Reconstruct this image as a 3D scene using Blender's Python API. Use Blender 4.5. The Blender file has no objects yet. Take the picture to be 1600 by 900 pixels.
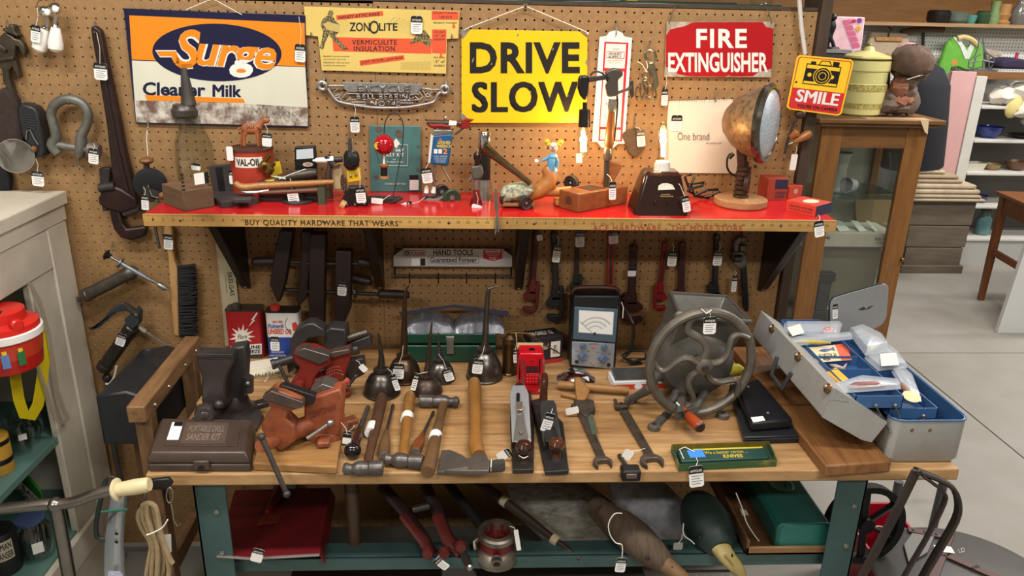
import bpy, math, random
from mathutils import Vector as V, Matrix, Euler
random.seed(7)
scene = bpy.context.scene
col = scene.collection
# ---------------------------------------------------------------- camera (solved from the one-inch pegboard lattice)
FPX = 1210.945
CAM = V((1.25917, -2.27956, 1.82179))
YAW, PITCH, ROLL = 0.05244, 0.34481, 0.02268
_f = V((math.sin(YAW)*math.cos(PITCH), math.cos(YAW)*math.cos(PITCH), -math.sin(PITCH)))
_r = V((math.cos(YAW), -math.sin(YAW), 0)); _u = _r.cross(_f)
CR = _r*math.cos(ROLL) + _u*math.sin(ROLL); CU = _u*math.cos(ROLL) - _r*math.sin(ROLL); CF = _f
cd = bpy.data.cameras.new('camera'); cam = bpy.data.objects.new('camera', cd); col.objects.link(cam)
cd.sensor_width = 36; cd.lens = FPX/1600*36; cd.clip_start = .05; cd.clip_end = 60
m = Matrix.Identity(4)
for i in range(3): m[i][0], m[i][1], m[i][2], m[i][3] = CR[i], CU[i], -CF[i], CAM[i]
cam.matrix_world = m; scene.camera = cam
vs = scene.view_settings; vs.view_transform = 'Standard'; vs.look = 'None'; vs.gamma = 1; vs.use_curve_mapping = False
vs.exposure = 0.0
w = bpy.data.worlds.new('shop_air'); scene.world = w; w.use_nodes = True
w.node_tree.nodes['Background'].inputs[0].default_value = (.85, .92, 1, 1); w.node_tree.nodes['Background'].inputs[1].default_value = .07
def area(name, loc, sx, sy, power, color=(1, .965, .92), rot=(0, 0, 0)):
    l = bpy.data.lights.new(name, 'AREA'); l.shape = 'RECTANGLE'; l.size = sx; l.size_y = sy; l.energy = power; l.color = color
    o = bpy.data.objects.new(name, l); col.objects.link(o); o.location = loc; o.rotation_euler = rot; return o
LIGHTS = [(.1, -1.35), (1.9, -1.35), (4.2, .4), (6.2, .4), (4.6, 2.3), (7.0, 2.3), (-.6, -3.4), (2.4, -3.4)]
for i, (x, y) in enumerate(LIGHTS): area('tube_light', (x, y, 3.19), 1.15, .22, 46 if i < 2 else 60)

# ---------------------------------------------------------------- measuring: a photo point on a known upright (Y) or level (Z) plane
def _ray(x, y): return CF + CR*((x-800)/FPX) - CU*((y-450)/FPX)
def W(x, y, Y=0.): d = _ray(x, y); return CAM + d*((Y-CAM.y)/d.y)
def H(x, y, z=.8): d = _ray(x, y); return CAM + d*((z-CAM.z)/d.z)
def S(p): return (p-CAM).dot(CF)/FPX
# ---------------------------------------------------------------- materials
def lin(h):
    h = h.lstrip('#'); c = [int(h[i:i+2], 16)/255 for i in (0, 2, 4)]
    return tuple((x/12.92 if x <= .04045 else ((x+.055)/1.055)**2.4) for x in c) + (1,)
MATS = {}
def M(c, rough=.5, metal=0., c2=None, scale=25, amt=.5, bump=0., stretch=None, alpha=1, trans=0, emit=0, spec=.5, sharp=0):
    key = (c, rough, metal, c2, scale, amt, bump, stretch, alpha, trans, emit, sharp)
    if key in MATS: return MATS[key]
    mt = bpy.data.materials.new('m_'+c.strip('#')); mt.use_nodes = True; nt = mt.node_tree; N = nt.nodes; L = nt.links
    b = N['Principled BSDF']; b.inputs['Roughness'].default_value = rough; b.inputs['Metallic'].default_value = metal
    b.inputs['Base Color'].default_value = lin(c); b.inputs['Specular IOR Level'].default_value = spec
    if trans: b.inputs['Transmission Weight'].default_value = trans; b.inputs['IOR'].default_value = 1.3
    if alpha < 1: b.inputs['Alpha'].default_value = alpha
    if emit: b.inputs['Emission Color'].default_value = lin(c); b.inputs['Emission Strength'].default_value = emit
    if c2 or bump:
        tc = N.new('ShaderNodeTexCoord'); mp = N.new('ShaderNodeMapping'); nz = N.new('ShaderNodeTexNoise')
        L.new(tc.outputs['Object'], mp.inputs['Vector']); L.new(mp.outputs[0], nz.inputs['Vector'])
        if stretch: mp.inputs['Scale'].default_value = stretch
        nz.inputs['Scale'].default_value = scale; nz.inputs['Detail'].default_value = 6; nz.inputs['Roughness'].default_value = .65
    if c2:
        cr = N.new('ShaderNodeValToRGB'); e = cr.color_ramp.elements
        d = .02+.2*(1-sharp)
        e[0].position = max(0, amt-d); e[1].position = min(1, amt+d); e[0].color = lin(c); e[1].color = lin(c2)
        L.new(nz.outputs['Fac'], cr.inputs[0]); L.new(cr.outputs[0], b.inputs['Base Color'])
    if bump:
        bp = N.new('ShaderNodeBump'); bp.inputs['Strength'].default_value = bump; bp.inputs['Distance'].default_value = .002
        L.new(nz.outputs['Fac'], bp.inputs['Height']); L.new(bp.outputs[0], b.inputs['Normal'])
    MATS[key] = mt; return mt
def wood(c1, c2, st=(2, 30, 30), sc=3, rough=.5, bump=.15): return M(c1, rough, 0, c2, sc, .5, bump, st)
STEEL = M('#a5a29c', .34, .75, '#77736d', 30, .5); CHROME = M('#d8d8d6', .12, 1); DARK = M('#1d1c1c', .45, .3, '#2e2b29', 30)
IRON = M('#4a4441', .45, .45, '#2e2a28', 25, .5, .2); GREYIRON = M('#77736a', .5, .6, '#4e4a45', 18, .5, .2)
BLACK = M('#121212', .4); WHITE = M('#e8e6e0', .5); CARD = M('#eeece6', .7, 0, '#8f93a0', 260, .64, 0, (1, 1, 3), sharp=.6)
STRING = M('#e9e4d8', .8); BRASS = M('#8d7340', .35, .9, '#5c4a2b', 40); RED = M('#b5121b', .35, 0, '#8c0d14', 12)
DKWOOD = wood('#3b2419', '#24150f', (14, 14, 2)); MIDWOOD = wood('#8a5a33', '#63401f', (20, 20, 2)); LTWOOD = wood('#b98a50', '#94683a', (20, 20, 2))
def clear(name, tint, gl=.06, rough=.04, edge=.45):
    mt = bpy.data.materials.new(name); mt.use_nodes = True; nt = mt.node_tree; N = nt.nodes; L = nt.links; N.remove(N['Principled BSDF'])
    tr = N.new('ShaderNodeBsdfTransparent'); tr.inputs[0].default_value = lin(tint); g = N.new('ShaderNodeBsdfGlossy'); g.inputs['Roughness'].default_value = rough
    fr = N.new('ShaderNodeLayerWeight'); pw = N.new('ShaderNodeMath'); pw.operation = 'POWER'; pw.inputs[1].default_value = 3; ml = N.new('ShaderNodeMath'); ml.operation = 'MULTIPLY'; ml.inputs[1].default_value = edge; ad = N.new('ShaderNodeMath'); ad.operation = 'ADD'; ad.inputs[1].default_value = gl; mx = N.new('ShaderNodeMixShader')
    fr.inputs[0].default_value = .5; L.new(fr.outputs['Facing'], pw.inputs[0]); L.new(pw.outputs[0], ml.inputs[0]); L.new(ml.outputs[0], ad.inputs[0]); L.new(ad.outputs[0], mx.inputs[0]); L.new(tr.outputs[0], mx.inputs[1]); L.new(g.outputs[0], mx.inputs[2]); L.new(mx.outputs[0], N['Material Output'].inputs[0]); return mt
GLASS = clear('clear_glass', '#f4f7f5', .06, .05, .6); PLASTIC = clear('clear_plastic', '#e6e8ea', .12, .15)
# ---------------------------------------------------------------- mesh building
def rough(b, a):
    for i, v in enumerate(b.v): b.v[i] = v+V((random.uniform(-a, a), random.uniform(-a, a), random.uniform(-a, a)))
    return b
class B:
    def __init__(s): s.v = []; s.f = []; s.mi = []; s.k = 0
    def _f(s, *fs):
        for f in fs: s.f.append(f); s.mi.append(s.k)
    def box(s, c, d, R=None):
        n = len(s.v); c = V(c); R = R or Matrix.Identity(3)
        for z in (-.5, .5):
            for y in (-.5, .5):
                for x in (-.5, .5): s.v.append(c + R @ V((x*d[0], y*d[1], z*d[2])))
        s._f(*[tuple(n+i for i in q) for q in ((0, 2, 3, 1), (4, 5, 7, 6), (0, 1, 5, 4), (2, 6, 7, 3), (0, 4, 6, 2), (1, 3, 7, 5))]); return s
    def bb(s, a, b): return s.box([(a[i]+b[i])/2 for i in range(3)], [abs(a[i]-b[i]) for i in range(3)])
    def rings(s, rings, cap=True, close=False):
        n0 = len(s.v); k = len(rings[0])
        for r in rings: s.v += [V(p) for p in r]
        m = len(rings)
        for i in range(m if close else m-1):
            a = n0+i*k; b = n0+((i+1) % m)*k
            for j in range(k): s._f((a+j, a+(j+1) % k, b+(j+1) % k, b+j))
        if cap and not close:
            s._f(tuple(n0+j for j in reversed(range(k)))); s._f(tuple(n0+(m-1)*k+j for j in range(k)))
        return s
    def lathe(s, prof, c=(0, 0, 0), ax=(0, 0, 1), seg=24, sx=1., cap=True):
        c = V(c); a = V(ax).normalized(); q = a.to_track_quat('Z', 'Y').to_matrix()
        if abs(a.z) > .9999: q = Matrix.Identity(3) if a.z > 0 else Matrix.Rotation(math.pi, 3, 'X')
        rr = []
        for r, z in prof:
            r = max(r, .0001); rr.append([c + q @ V((r*sx*math.cos(t), r*math.sin(t), z)) for t in [2*math.pi*i/seg for i in range(seg)]])
        return s.rings(rr, cap)
    def cyl(s, p, q, r, r2=None, seg=16):
        p = V(p); q = V(q); return s.lathe([(r, 0), (r if r2 is None else r2, (q-p).length)], p, q-p, seg)
    def ball(s, c, r, sc=(1, 1, 1), R=None, seg=16):
        R = R or Matrix.Identity(3); rr = []; h = seg//2
        for i in range(h+1):
            t = math.pi*i/h; q = max(math.sin(t), .002)
            rr.append([V(c) + R @ V((r*sc[0]*q*math.cos(u), r*sc[1]*q*math.sin(u), -r*sc[2]*math.cos(t))) for u in [2*math.pi*j/seg for j in range(seg)]])
        return s.rings(rr)
    def tube(s, pts, r, seg=8, close=False, flat=1.):
        pts = [V(p) for p in pts]; n = len(pts); rs = list(r) if isinstance(r, (list, tuple)) else [r]*n; rr = []
        if n > 3 and not close and all((pts[i+1]-pts[i]).normalized().dot((pts[i]-pts[i-1]).normalized()) > .2 for i in range(1, n-1)):
            P = []; Q = []                      # round off the bends
            for i in range(n-1):
                a, b, c, d = pts[max(i-1, 0)], pts[i], pts[i+1], pts[min(i+2, n-1)]
                for j in range(3):
                    t = j/3; P.append(.5*(2*b+(c-a)*t+(2*a-5*b+4*c-d)*t*t+(3*b-a-3*c+d)*t**3)); Q.append(rs[i]*(1-t)+rs[i+1]*t)
            pts = P+[pts[-1]]; rs = Q+[rs[-1]]; n = len(pts)
        up = None
        for i, p in enumerate(pts):
            a = pts[(i-1) % n] if (i or close) else p; b = pts[(i+1) % n] if (i < n-1 or close) else p
            t = (b-a).normalized()
            if up is None: up = V((0, 0, 1)) if abs(t.z) < .9 else V((0, 1, 0))
            x = t.cross(up)
            if x.length < 1e-4: x = t.cross(V((1, 0, .3)))
            x.normalize(); y = x.cross(t).normalized(); up = y
            rr.append([p + x*(rs[i]*math.cos(u)) + y*(rs[i]*flat*math.sin(u)) for u in [2*math.pi*j/seg for j in range(seg)]])
        return s.rings(rr, True, close)
    def prism(s, pts, off):
        n = len(s.v); k = len(pts); off = V(off)
        nr = V((0, 0, 0))
        for i in range(k):
            a = V(pts[i]); b = V(pts[(i+1) % k]); nr += a.cross(b)
        if nr.dot(off) > 0: pts = list(reversed(pts))
        s.v += [V(p) for p in pts] + [V(p)+off for p in pts]
        s._f(tuple(range(n, n+k))); s._f(tuple(n+k+j for j in reversed(range(k))))
        for j in range(k): s._f((n+j, n+k+j, n+k+(j+1) % k, n+(j+1) % k))
        return s
    def face(s, pts): n = len(s.v); s.v += [V(p) for p in pts]; s._f(tuple(range(n, n+len(pts)))); return s
def rz(a): return Matrix.Rotation(math.radians(a), 3, 'Z')
def eul(x, y, z): return Euler([math.radians(q) for q in (x, y, z)]).to_matrix()
LOC = {}
def mkmesh(name, b, mats, o, ang=35):
    me = bpy.data.meshes.new(name); me.from_pydata([v-o for v in b.v], [], b.f)
    for mm in (mats if isinstance(mats, (list, tuple)) else [mats]): me.materials.append(mm)
    if any(b.mi): me.polygons.foreach_set('material_index', b.mi)
    me.polygons.foreach_set('use_smooth', [True]*len(me.polygons)); me.set_sharp_from_angle(angle=math.radians(ang))
    return me
def link(name, me, o, par=None):
    ob = bpy.data.objects.new(name, me); col.objects.link(ob); ob.location = o; LOC[ob.name] = V(o)
    if par: ob.parent = par; ob.matrix_parent_inverse = Matrix.Translation(-LOC[par.name])
    return ob
def part(T, name, b, mat, bev=0, label=None, ang=35, seg=2, stuff=False):
    xs = [v.x for v in b.v]; ys = [v.y for v in b.v]; zs = [v.z for v in b.v]
    o = V(((min(xs)+max(xs))/2, (min(ys)+max(ys))/2, min(zs)))
    ob = link(name, mkmesh(name, b, mat, o, ang), o, T)
    if bev:
        md = ob.modifiers.new('soft_edge', 'BEVEL'); md.width = bev; md.segments = seg; md.limit_method = 'ANGLE'; md.angle_limit = math.radians(40)
    if label: ob['label'] = label
    if stuff: ob['kind'] = 'stuff'
    return ob
def tagp(o, label, cat, group=None):
    o['label'] = label; o['category'] = cat
    if group: o['group'] = group
    return o
def thing(name, label, cat, loc, group=None):
    o = bpy.data.objects.new(name, None); col.objects.link(o); o.location = loc; o.empty_display_size = .02; LOC[o.name] = V(loc)
    return tagp(o, label, cat, group)
def solo(name, label, cat, b, mat, bev=0, group=None, **k): return tagp(part(None, name, b, mat, bev, **k), label, cat, group)
def struct(name, b, mat, bev=0, par=None, **k):
    o = part(par, name, b, mat, bev, **k)
    if not par: o['kind'] = 'structure'
    return o
# shapes measured on the photo's planes
def wpoly(pts, Y, th): return B().prism([W(x, y, Y) for x, y in pts], (0, th, 0))          # upright outline, th deep toward the wall
def hpoly(pts, z, th): return B().prism([H(x, y, z) for x, y in pts], (0, 0, -th))         # level outline
def wtube(pts, Y, r, seg=8, **k): return B().tube([W(p[0], p[1], p[2] if len(p) > 2 else Y) for p in pts], r, seg, **k)
def wlathe(cx, prof, Y, seg=24, sx=1.):                                                     # upright turned shape: (photo row, half width in px)
    c = W(cx, prof[-1][0], Y); return B().lathe([(hw*S(W(cx, y, Y)), W(cx, y, Y).z-c.z) for y, hw in reversed(prof)], (c.x, Y, c.z), (0, 0, 1), seg, sx)
def axl(p, q, prof, seg=16): p = V(p); q = V(q); L = (q-p).length; return B().lathe([(r, t*L) for t, r in prof], p, q-p, seg)
_fc = {}
def glyphs(s, shear=0., bold=0., space=1.):
    k = (s, shear, bold, space)
    if k in _fc: return _fc[k]
    cu = bpy.data.curves.new('t', 'FONT'); cu.body = s; cu.shear = shear; cu.offset = bold; cu.space_character = space; cu.resolution_u = 3
    ob = bpy.data.objects.new('t', cu); col.objects.link(ob); bpy.context.view_layer.update()
    me = bpy.data.meshes.new_from_object(ob.evaluated_get(bpy.context.evaluated_depsgraph_get()))
    vs_ = [v.co.copy() for v in me.vertices]; fs = [tuple(p.vertices) for p in me.polygons]
    bpy.data.objects.remove(ob); bpy.data.curves.remove(cu); bpy.data.meshes.remove(me); _fc[k] = (vs_, fs); return _fc[k]
def lettering(T, s, q, mat, shear=0., bold=0., space=1., name='lettering', pad=0.):
    """print s into the 3-D quad q = (top left, top right, bottom right, bottom left)"""
    q = [V(p) for p in q]
    if bold > 0 and ('M' in s or 'W' in s):      # widen by overprinting: outline offset breaks M and W
        v0, f0 = glyphs(s, shear, 0., space); n0 = len(v0); vs_ = [v+V((dx*bold, dy*bold*.5, .0001*(dx*2+dy+3))) for dx in (-1, 0, 1) for dy in (-1, 1) for v in v0]; fs = [tuple(i+k*n0 for i in f) for k in range(6) for f in f0]
    else: vs_, fs = glyphs(s, shear, bold, space)
    if not vs_: return
    x0 = min(v.x for v in vs_); x1 = max(v.x for v in vs_); y0 = min(v.y for v in vs_); y1 = max(v.y for v in vs_); b = B()
    nz = (q[1]-q[0]).cross(q[3]-q[0]).normalized(); nz = -nz if nz.dot(CAM-q[0]) < 0 else nz
    for v in vs_:
        u = (v.x-x0)/(x1-x0); t = (v.y-y0)/(y1-y0); b.v.append((q[3]*(1-u)+q[2]*u)*(1-t) + (q[0]*(1-u)+q[1]*u)*t + nz*v.z)
    b.f = list(fs); b.mi = [0]*len(fs); return part(T, name, b, mat)
def wtext(T, s, x0, y0, x1, y1, Y, mat, tilt=0., **k):
    """upright print in the photo box; tilt = rise in px from left to right"""
    return lettering(T, s, [W(x0, y0, Y), W(x1, y0-tilt, Y), W(x1, y1-tilt, Y), W(x0, y1, Y)], mat, **k)
# price tags: white card, black header, loop of string
def ptag(T, x0, y0, x1, y1, wpx, Y, to=None, header=True, mat=None):
    a = W(x0, y0, Y); c = W(x1, y1, Y); d = c-a; L = d.length; d.normalize(); sx = V((-d.z, 0, d.x))*-1; w_ = wpx*S(a)/2
    if sx.x < 0: sx = -sx
    n = V((0, -.0004, 0)); r = w_*.25
    out = [a+sx*(-w_+r), a+sx*(w_-r), a+sx*w_+d*r, c+sx*w_-d*r, c+sx*(w_-r), c-sx*(w_-r), c-sx*w_-d*r, a-sx*w_+d*r]
    t = part(T, 'price_tag', B().prism(out, (0, .0007, 0)), mat or CARD)
    if header:
        h = d*(L*.36); part(t, 'tag_header', B().prism([p+n for p in (out[0], out[1], out[2], a+sx*w_+h, a-sx*w_+h, out[7])], (0, .0003, 0)), BLACK)
        if L > .035:
            q = a+n*2+d*(L*.17); lettering(t, 'ANTIQUES', [q-sx*w_*.8, q+sx*w_*.8, q+sx*w_*.8+d*L*.13, q-sx*w_*.8+d*L*.13], WHITE, bold=.01)
        for i in range(4):
            q = a+n+d*(L*(.46+.12*i)); e = sx*w_
            part(t, 'handwriting', B().face([q-e*.7, q+e*(.8-.3*(i % 2)), q+e*(.8-.3*(i % 2))+d*L*.03, q-e*.7+d*L*.03]), M('#777a88', .8)) if L > .04 else None
    if to:
        e = W(to[0], to[1], to[2] if len(to) > 2 else Y); mid = (a+e)/2 + sx*.004
        part(t, 'tag_string', B().tube([a+d*.003, mid, e], .0007, 5), STRING)
    return t
# ================================================================ THE SETTING
I = .0254
CONC = M('#94908a', .5, 0, '#837f74', 2.5, .5, .12)
fl = struct('floor', B().bb((-2.5, -6, -.12), (10, 7, -.02)), M('#4a4843', .9))
xs = [-2.5, .2, 3.697, 7.2, 10]; ys = [-6, -4.5, -1.4, 1.708, 4.8, 7]
for i in range(4):
    for j in range(5): part(fl, 'concrete_slab', B().bb((xs[i]+.004, ys[j]+.004, -.03), (xs[i+1]-.004, ys[j+1]-.004, 0)), CONC)
cl_ = struct('ceiling', B().bb((-2.5, -6, 3.3), (10, 7, 3.4)), M('#cfcac0', .9))
PLY = wood('#b07c42', '#8f5f2e', (1.2, 1, 9), 2.2, .45, .05)
struct('wall_rear', B().bb((-2.5, 5.4, 0), (10, 5.5, 3.3)), PLY)
struct('wall_front', B().bb((-2.5, -6.1, 0), (10, -6, 3.3)), M('#b9b2a4', .9))
struct('wall_left', B().bb((-2.6, -6, 0), (-2.5, 7, 3.3)), M('#b9b2a4', .9))
struct('wall_right', B().bb((10, -6, 0), (10.1, 7, 3.3)), M('#c4bcae', .9))
for i, (x, y) in enumerate(LIGHTS):
    t = part(cl_, 'light_fixture', B().box((x, y, 3.26), (1.25, .32, .08)), WHITE)
    for s_ in (-1, 1): part(t, 'fluorescent_tube', B().cyl((x-.57, y+s_*.07, 3.212), (x+.57, y+s_*.07, 3.212), .008), M('#fff4e0', .5, emit=2))
# pegboard: two sheets, every hole punched
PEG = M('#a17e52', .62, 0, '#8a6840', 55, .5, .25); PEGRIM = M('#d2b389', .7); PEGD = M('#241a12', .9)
def pegboard(name, x0, x1, z0, z1, ox, oz, mats, step=I, r=.0031, th=.006, Y=0., stuff=None, parent=None):
    b = B(); o8 = [(math.cos(math.radians(22.5+45*k))*r, math.sin(math.radians(22.5+45*k))*r) for k in range(8)]
    c0 = math.ceil((x0-ox)/step-.5); c1 = math.floor((x1-ox)/step-.5); r0 = math.ceil((z0-oz)/step-.5); r1 = math.floor((z1-oz)/step-.5)
    xe = [x0]+[ox+(c+.5)*step for c in range(c0, c1+1)]+[x1]; ze = [z0]+[oz+(c+.5)*step for c in range(r0, r1+1)]+[z1]
    for i in range(len(xe)-1):
        for j in range(len(ze)-1):
            a, c, d, e = xe[i], xe[i+1], ze[j], ze[j+1]; n = len(b.v)
            cx = ox+round(((a+c)/2-ox)/step)*step; cz = oz+round(((d+e)/2-oz)/step)*step
            b.v += [V((a, Y, d)), V((c, Y, d)), V((c, Y, e)), V((a, Y, e))]
            if not (a+r < cx < c-r and d+r < cz < e-r): b.k = 0; b._f((n, n+1, n+2, n+3)); continue
            b.v += [V((cx+p, Y, cz+q)) for p, q in o8] + [V((cx+p, Y+th, cz+q)) for p, q in o8]
            k = n+4; b.k = 0
            b._f((n+2, k+0, k+7, n+1)[::-1], (n+3, k+2, k+1, n+2)[::-1], (n, k+4, k+3, n+3)[::-1], (n+1, k+6, k+5, n)[::-1])
            b._f((n+2, k+1, k)[::-1], (n+3, k+3, k+2)[::-1], (n, k+5, k+4)[::-1], (n+1, k+7, k+6)[::-1])
            b.k = 1
            for q in range(8): b._f((k+q, k+(q+1) % 8, k+8+(q+1) % 8, k+8+q))
    me = bpy.data.meshes.new(name); me.from_pydata(b.v, [], b.f)
    for mm in mats: me.materials.append(mm)
    me.polygons.foreach_set('material_index', b.mi)
    return link(name, me, V((0, 0, 0)), parent)
PX1 = 2.225; OX2 = 39.0855*I; OZ2 = 1.8+.80909*I
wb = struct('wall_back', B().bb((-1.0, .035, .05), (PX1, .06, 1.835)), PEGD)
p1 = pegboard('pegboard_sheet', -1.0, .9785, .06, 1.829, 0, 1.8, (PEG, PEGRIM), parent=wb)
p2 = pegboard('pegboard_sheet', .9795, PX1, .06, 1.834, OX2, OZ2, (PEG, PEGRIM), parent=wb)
FR = wood('#4b3a2b', '#33271d', (12, 12, 1.5), 3, .7)
struct('trim_1', B().bb((PX1+.002, -.02, 0), (PX1+.034, .07, 2.2)), FR, .002)
struct('trim_2', B().bb((PX1+.01, .075, 0), (PX1+.042, .13, 2.2)), FR, .002)
struct('trim_3', B().bb((-1, .0, 1.836), (PX1, .06, 1.845)), FR)
# partition with white pegboard far behind, shelf along its top
WPEG = M('#d9d8d4', .6); part_ = struct('wall_partition', B().bb((3.6, 4.01, 0), (9.5, 4.05, 1.77)), M('#8c8a86', .8))
pegboard('white_pegboard', 4.0, 9.5, .9, 1.77, 0, 0, (WPEG, M('#55534f', .9)), .0254, .0045, .004, 4.0, parent=part_)
part(part_, 'top_ledge', B().bb((4.0, 3.8, 1.77), (9.5, 4.1, 1.795)), wood('#b3926a', '#8c6c48', (2, 20, 20)))
# ================================================================ WORKBENCH
BW = wood('#bd9768', '#86623a', (2.2, 26, 10), 2.6, .55, .25); BW2 = wood('#b08757', '#7a5731', (2.4, 24, 10), 2.2, .55, .25)
bt = thing('workbench', 'long plank topped workbench on green steel legs below the red shelf', 'workbench', (1.47, -.36, 0))
ye = [-.717, -.553, -.373, -.181, -.004]
for i in range(4): part(bt, 'plank', B().bb((.508+.008*(i % 2), ye[i]+.0012, .768), (2.436-.006*(i % 2), ye[i+1]-.0012, .8)), (BW, BW2)[i % 2], .004)
GST = M('#3f5a57', .4, .1, '#33494a', 10, .5)
for x, d in ((.60, 1), (2.155, -1)):
    for y in (-.69, -.06):
        l = part(bt, 'leg', B().bb((x, y, 0), (x+.075, y+.006, .767)).bb((x if d > 0 else x+.069, y, 0), (x+.006 if d > 0 else x+.075, y+.05, .767)), GST, .001)
        for z in (.45, .56, .68, .3): part(l, 'bolt', B().cyl((x+.05, y-.004, z), (x+.05, y, z), .006, seg=8), STEEL)
part(bt, 'lower_beam', B().bb((.60, -.66, .478), (2.23, -.655, .515)).bb((.60, -.66, .511), (2.23, -.60, .515)), GST, .001)
part(bt, 'lower_beam', B().bb((.60, -.06, .478), (2.23, -.055, .515)), GST, .001)
part(bt, 'top_rail', B().bb((.64, -.64, .735), (2.2, -.6, .767)), GST)
# ================================================================ RED SHELF WITH YARDSTICK EDGE
SZ = 1.306
sh = thing('wall_shelf', 'long glossy red shelf edged with wooden yardsticks on the pegboard', 'shelf', (1.32, -.15, SZ-.02))
part(sh, 'shelf_board', B().bb((.41, -.292, SZ-.028), (2.234, -.001, SZ)), M('#cc2225', .16, 0, '#b81b1f', 5, .5))
YST = wood('#c49a5a', '#ae8345', (2, 20, 20), 3, .45, .05); INK = M('#2b1e12', .7)
for k, (x0, x1) in enumerate(((.407, 1.3195), (1.3215, 2.234))):
    y = part(sh, 'yardstick', B().bb((x0, -.3, SZ-.031), (x1, -.2925, SZ+.0005)), YST if k == 0 else wood('#b08a50', '#957139', (2, 20, 20)), .0008)
    b = B(); u = (x1-x0)/36; Yf = -.3003
    for n in range(1, 36*8):
        h = .009 if n % 8 == 0 else .0065 if n % 4 == 0 else .0045 if n % 2 == 0 else .003
        x = x0+u*n/8; b.face([(x-.0003, Yf, SZ-h), (x+.0003, Yf, SZ-h), (x+.0003, Yf, SZ), (x-.0003, Yf, SZ)])
    part(y, 'inch_marks', b, INK)
    for n in range(1, 36):
        x = x0+u*n; s_ = str(n); hw = .0022*len(s_)
        lettering(y, s_, [(x-hw, Yf, SZ-.0105), (x+hw, Yf, SZ-.0105), (x+hw, Yf, SZ-.0165), (x-hw, Yf, SZ-.0165)], INK, name='numeral')
    for n in ((3.7, 18.2, 31) if k == 0 else (3.8, 15.5, 30)): part(y, 'screw', B().lathe([(.0035, 0), (.002, .0015)], (x0+u*n, -.3, SZ-.016), (0, -1, 0), 10), IRON)
wtext(sh, 'BUY QUALITY HARDWARE THAT WEARS', 383, 343, 622, 353, -.3006, INK, tilt=-1.8, bold=.008, space=1.15)
wtext(sh, 'ACE HARDWARE - THE MORE STORE', 926, 351, 1160, 360, -.3006, M('#a0452c', .7), tilt=-1, bold=.008, space=1.15)
for x in (.562, .971, 1.399, 2.172):
    br = part(sh, 'bracket', B().prism([(x-.013, -.001, SZ-.03), (x-.013, -.27, SZ-.03), (x-.013, -.25, SZ-.045), (x-.013, -.03, SZ-.29), (x-.013, -.001, SZ-.31)], (.026, 0, 0)), M('#17181a', .4, .3), .003)
    part(br, 'bolt', B().cyl((x, -.012, SZ-.297), (x, -.02, SZ-.297), .005, seg=8), STEEL)
# ================================================================ WHITE PAINTED CABINET (left), open front facing the aisle
PAINT = M('#cfc8b8', .5, 0, '#b9b09c', 7, .56, .3); TEAL = M('#5d7f76', .45, 0, '#52736b', 6)
cb = thing('painted_cabinet', 'chippy white painted cabinet with teal shelves at the left edge', 'cabinet', (-.13, -.6, 0))
XF = .065
part(cb, 'top_board', B().bb((-.42, -1.15, 1.262), (XF+.012, -.012, 1.300)), PAINT, .004)
part(cb, 'moulding', B().bb((-.42, -1.14, 1.215), (XF+.002, -.016, 1.262)), PAINT, .003)
part(cb, 'stile', B().bb((XF-.028, -.125, .0), (XF, -.02, 1.215)), PAINT, .004)
part(cb, 'stile', B().bb((XF-.028, -.25, .29), (XF-.006, -.128, 1.12)), PAINT, .004)
part(cb, 'stile', B().bb((XF-.028, -1.14, .0), (XF, -1.0, 1.215)), PAINT, .004)
part(cb, 'rail', B().bb((XF-.028, -1.0, 1.10), (XF-.002, -.125, 1.215)), PAINT, .003)
part(cb, 'rail', B().bb((XF-.028, -1.0, .0), (XF-.002, -.125, .20)), PAINT, .003)
part(cb, 'rail', B().bb((XF-.028, -1.0, .2), (XF+.006, -.125, .29)), PAINT, .003)
part(cb, 'side_panel', B().bb((-.42, -.03, 0), (XF-.03, -.018, 1.215)), PAINT)
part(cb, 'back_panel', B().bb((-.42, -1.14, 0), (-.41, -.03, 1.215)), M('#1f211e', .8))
for z in (.937, .625, .30): part(cb, 'shelf', B().bb((-.408, -1.13, z-.022), (XF-.012, -.032, z)), TEAL, .002)
# ================================================================ SIGNS ON THE PEGBOARD
def flat(T, name, pts, Y, mat, th=.0004): return part(T, name, wpoly(pts, Y, th), mat)
def oval(cx, cy, rx, ry, n=40, rot=0.):
    c, s = math.cos(rot), math.sin(rot); return [(cx+rx*math.cos(t)*c-ry*math.sin(t)*s, cy+rx*math.cos(t)*s+ry*math.sin(t)*c) for t in [2*math.pi*i/n for i in range(n)]]
def hook(T, x, y, Y=-.03, up=6, m=None): return part(T, 'peg_hook', wtube([(x, y-up, 0.), (x, y-up, -.012), (x, y, Y-.004), (x, y+3, Y-.008), (x, y, Y-.014)], 0, .0017), m or STEEL)
def cord(T, pts, Y, r=.0011, m=None, name='string'): return part(T, name, wtube(pts, Y, r, 6), m or STRING)
NAVY = M('#17183a', .3); ORANGE = M('#e8891c', .3); CREAM = M('#dcdccb', .35, 0, '#cfcdb8', 6)
RUST = M('#d6d1c2', .6, 0, '#6d5346', 28, .47, .1, sharp=.5); YEL = M('#f0c818', .35, 0, '#e2b90f', 6)
t = thing('enamel_sign', 'orange, navy and white enamel dairy sign reading Cleaner Milk under a script name', 'sign', W(345, 195, -.01))
part(t, 'plate', wpoly([(193, 13), (477, 24), (482, 199), (212, 193)], -.010, .004), NAVY, .0006)
flat(t, 'orange_field', [(202, 24), (476, 36), (477, 104), (206, 93)], -.0105, ORANGE)
flat(t, 'white_field', [(206, 94.5), (477, 105), (481, 172), (210.5, 158)], -.0105, CREAM)
flat(t, 'rusted_edge', [(210, 157), (300, 158), (400, 163), (481, 168), (481, 197), (213, 191)], -.0106, RUST)
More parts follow.
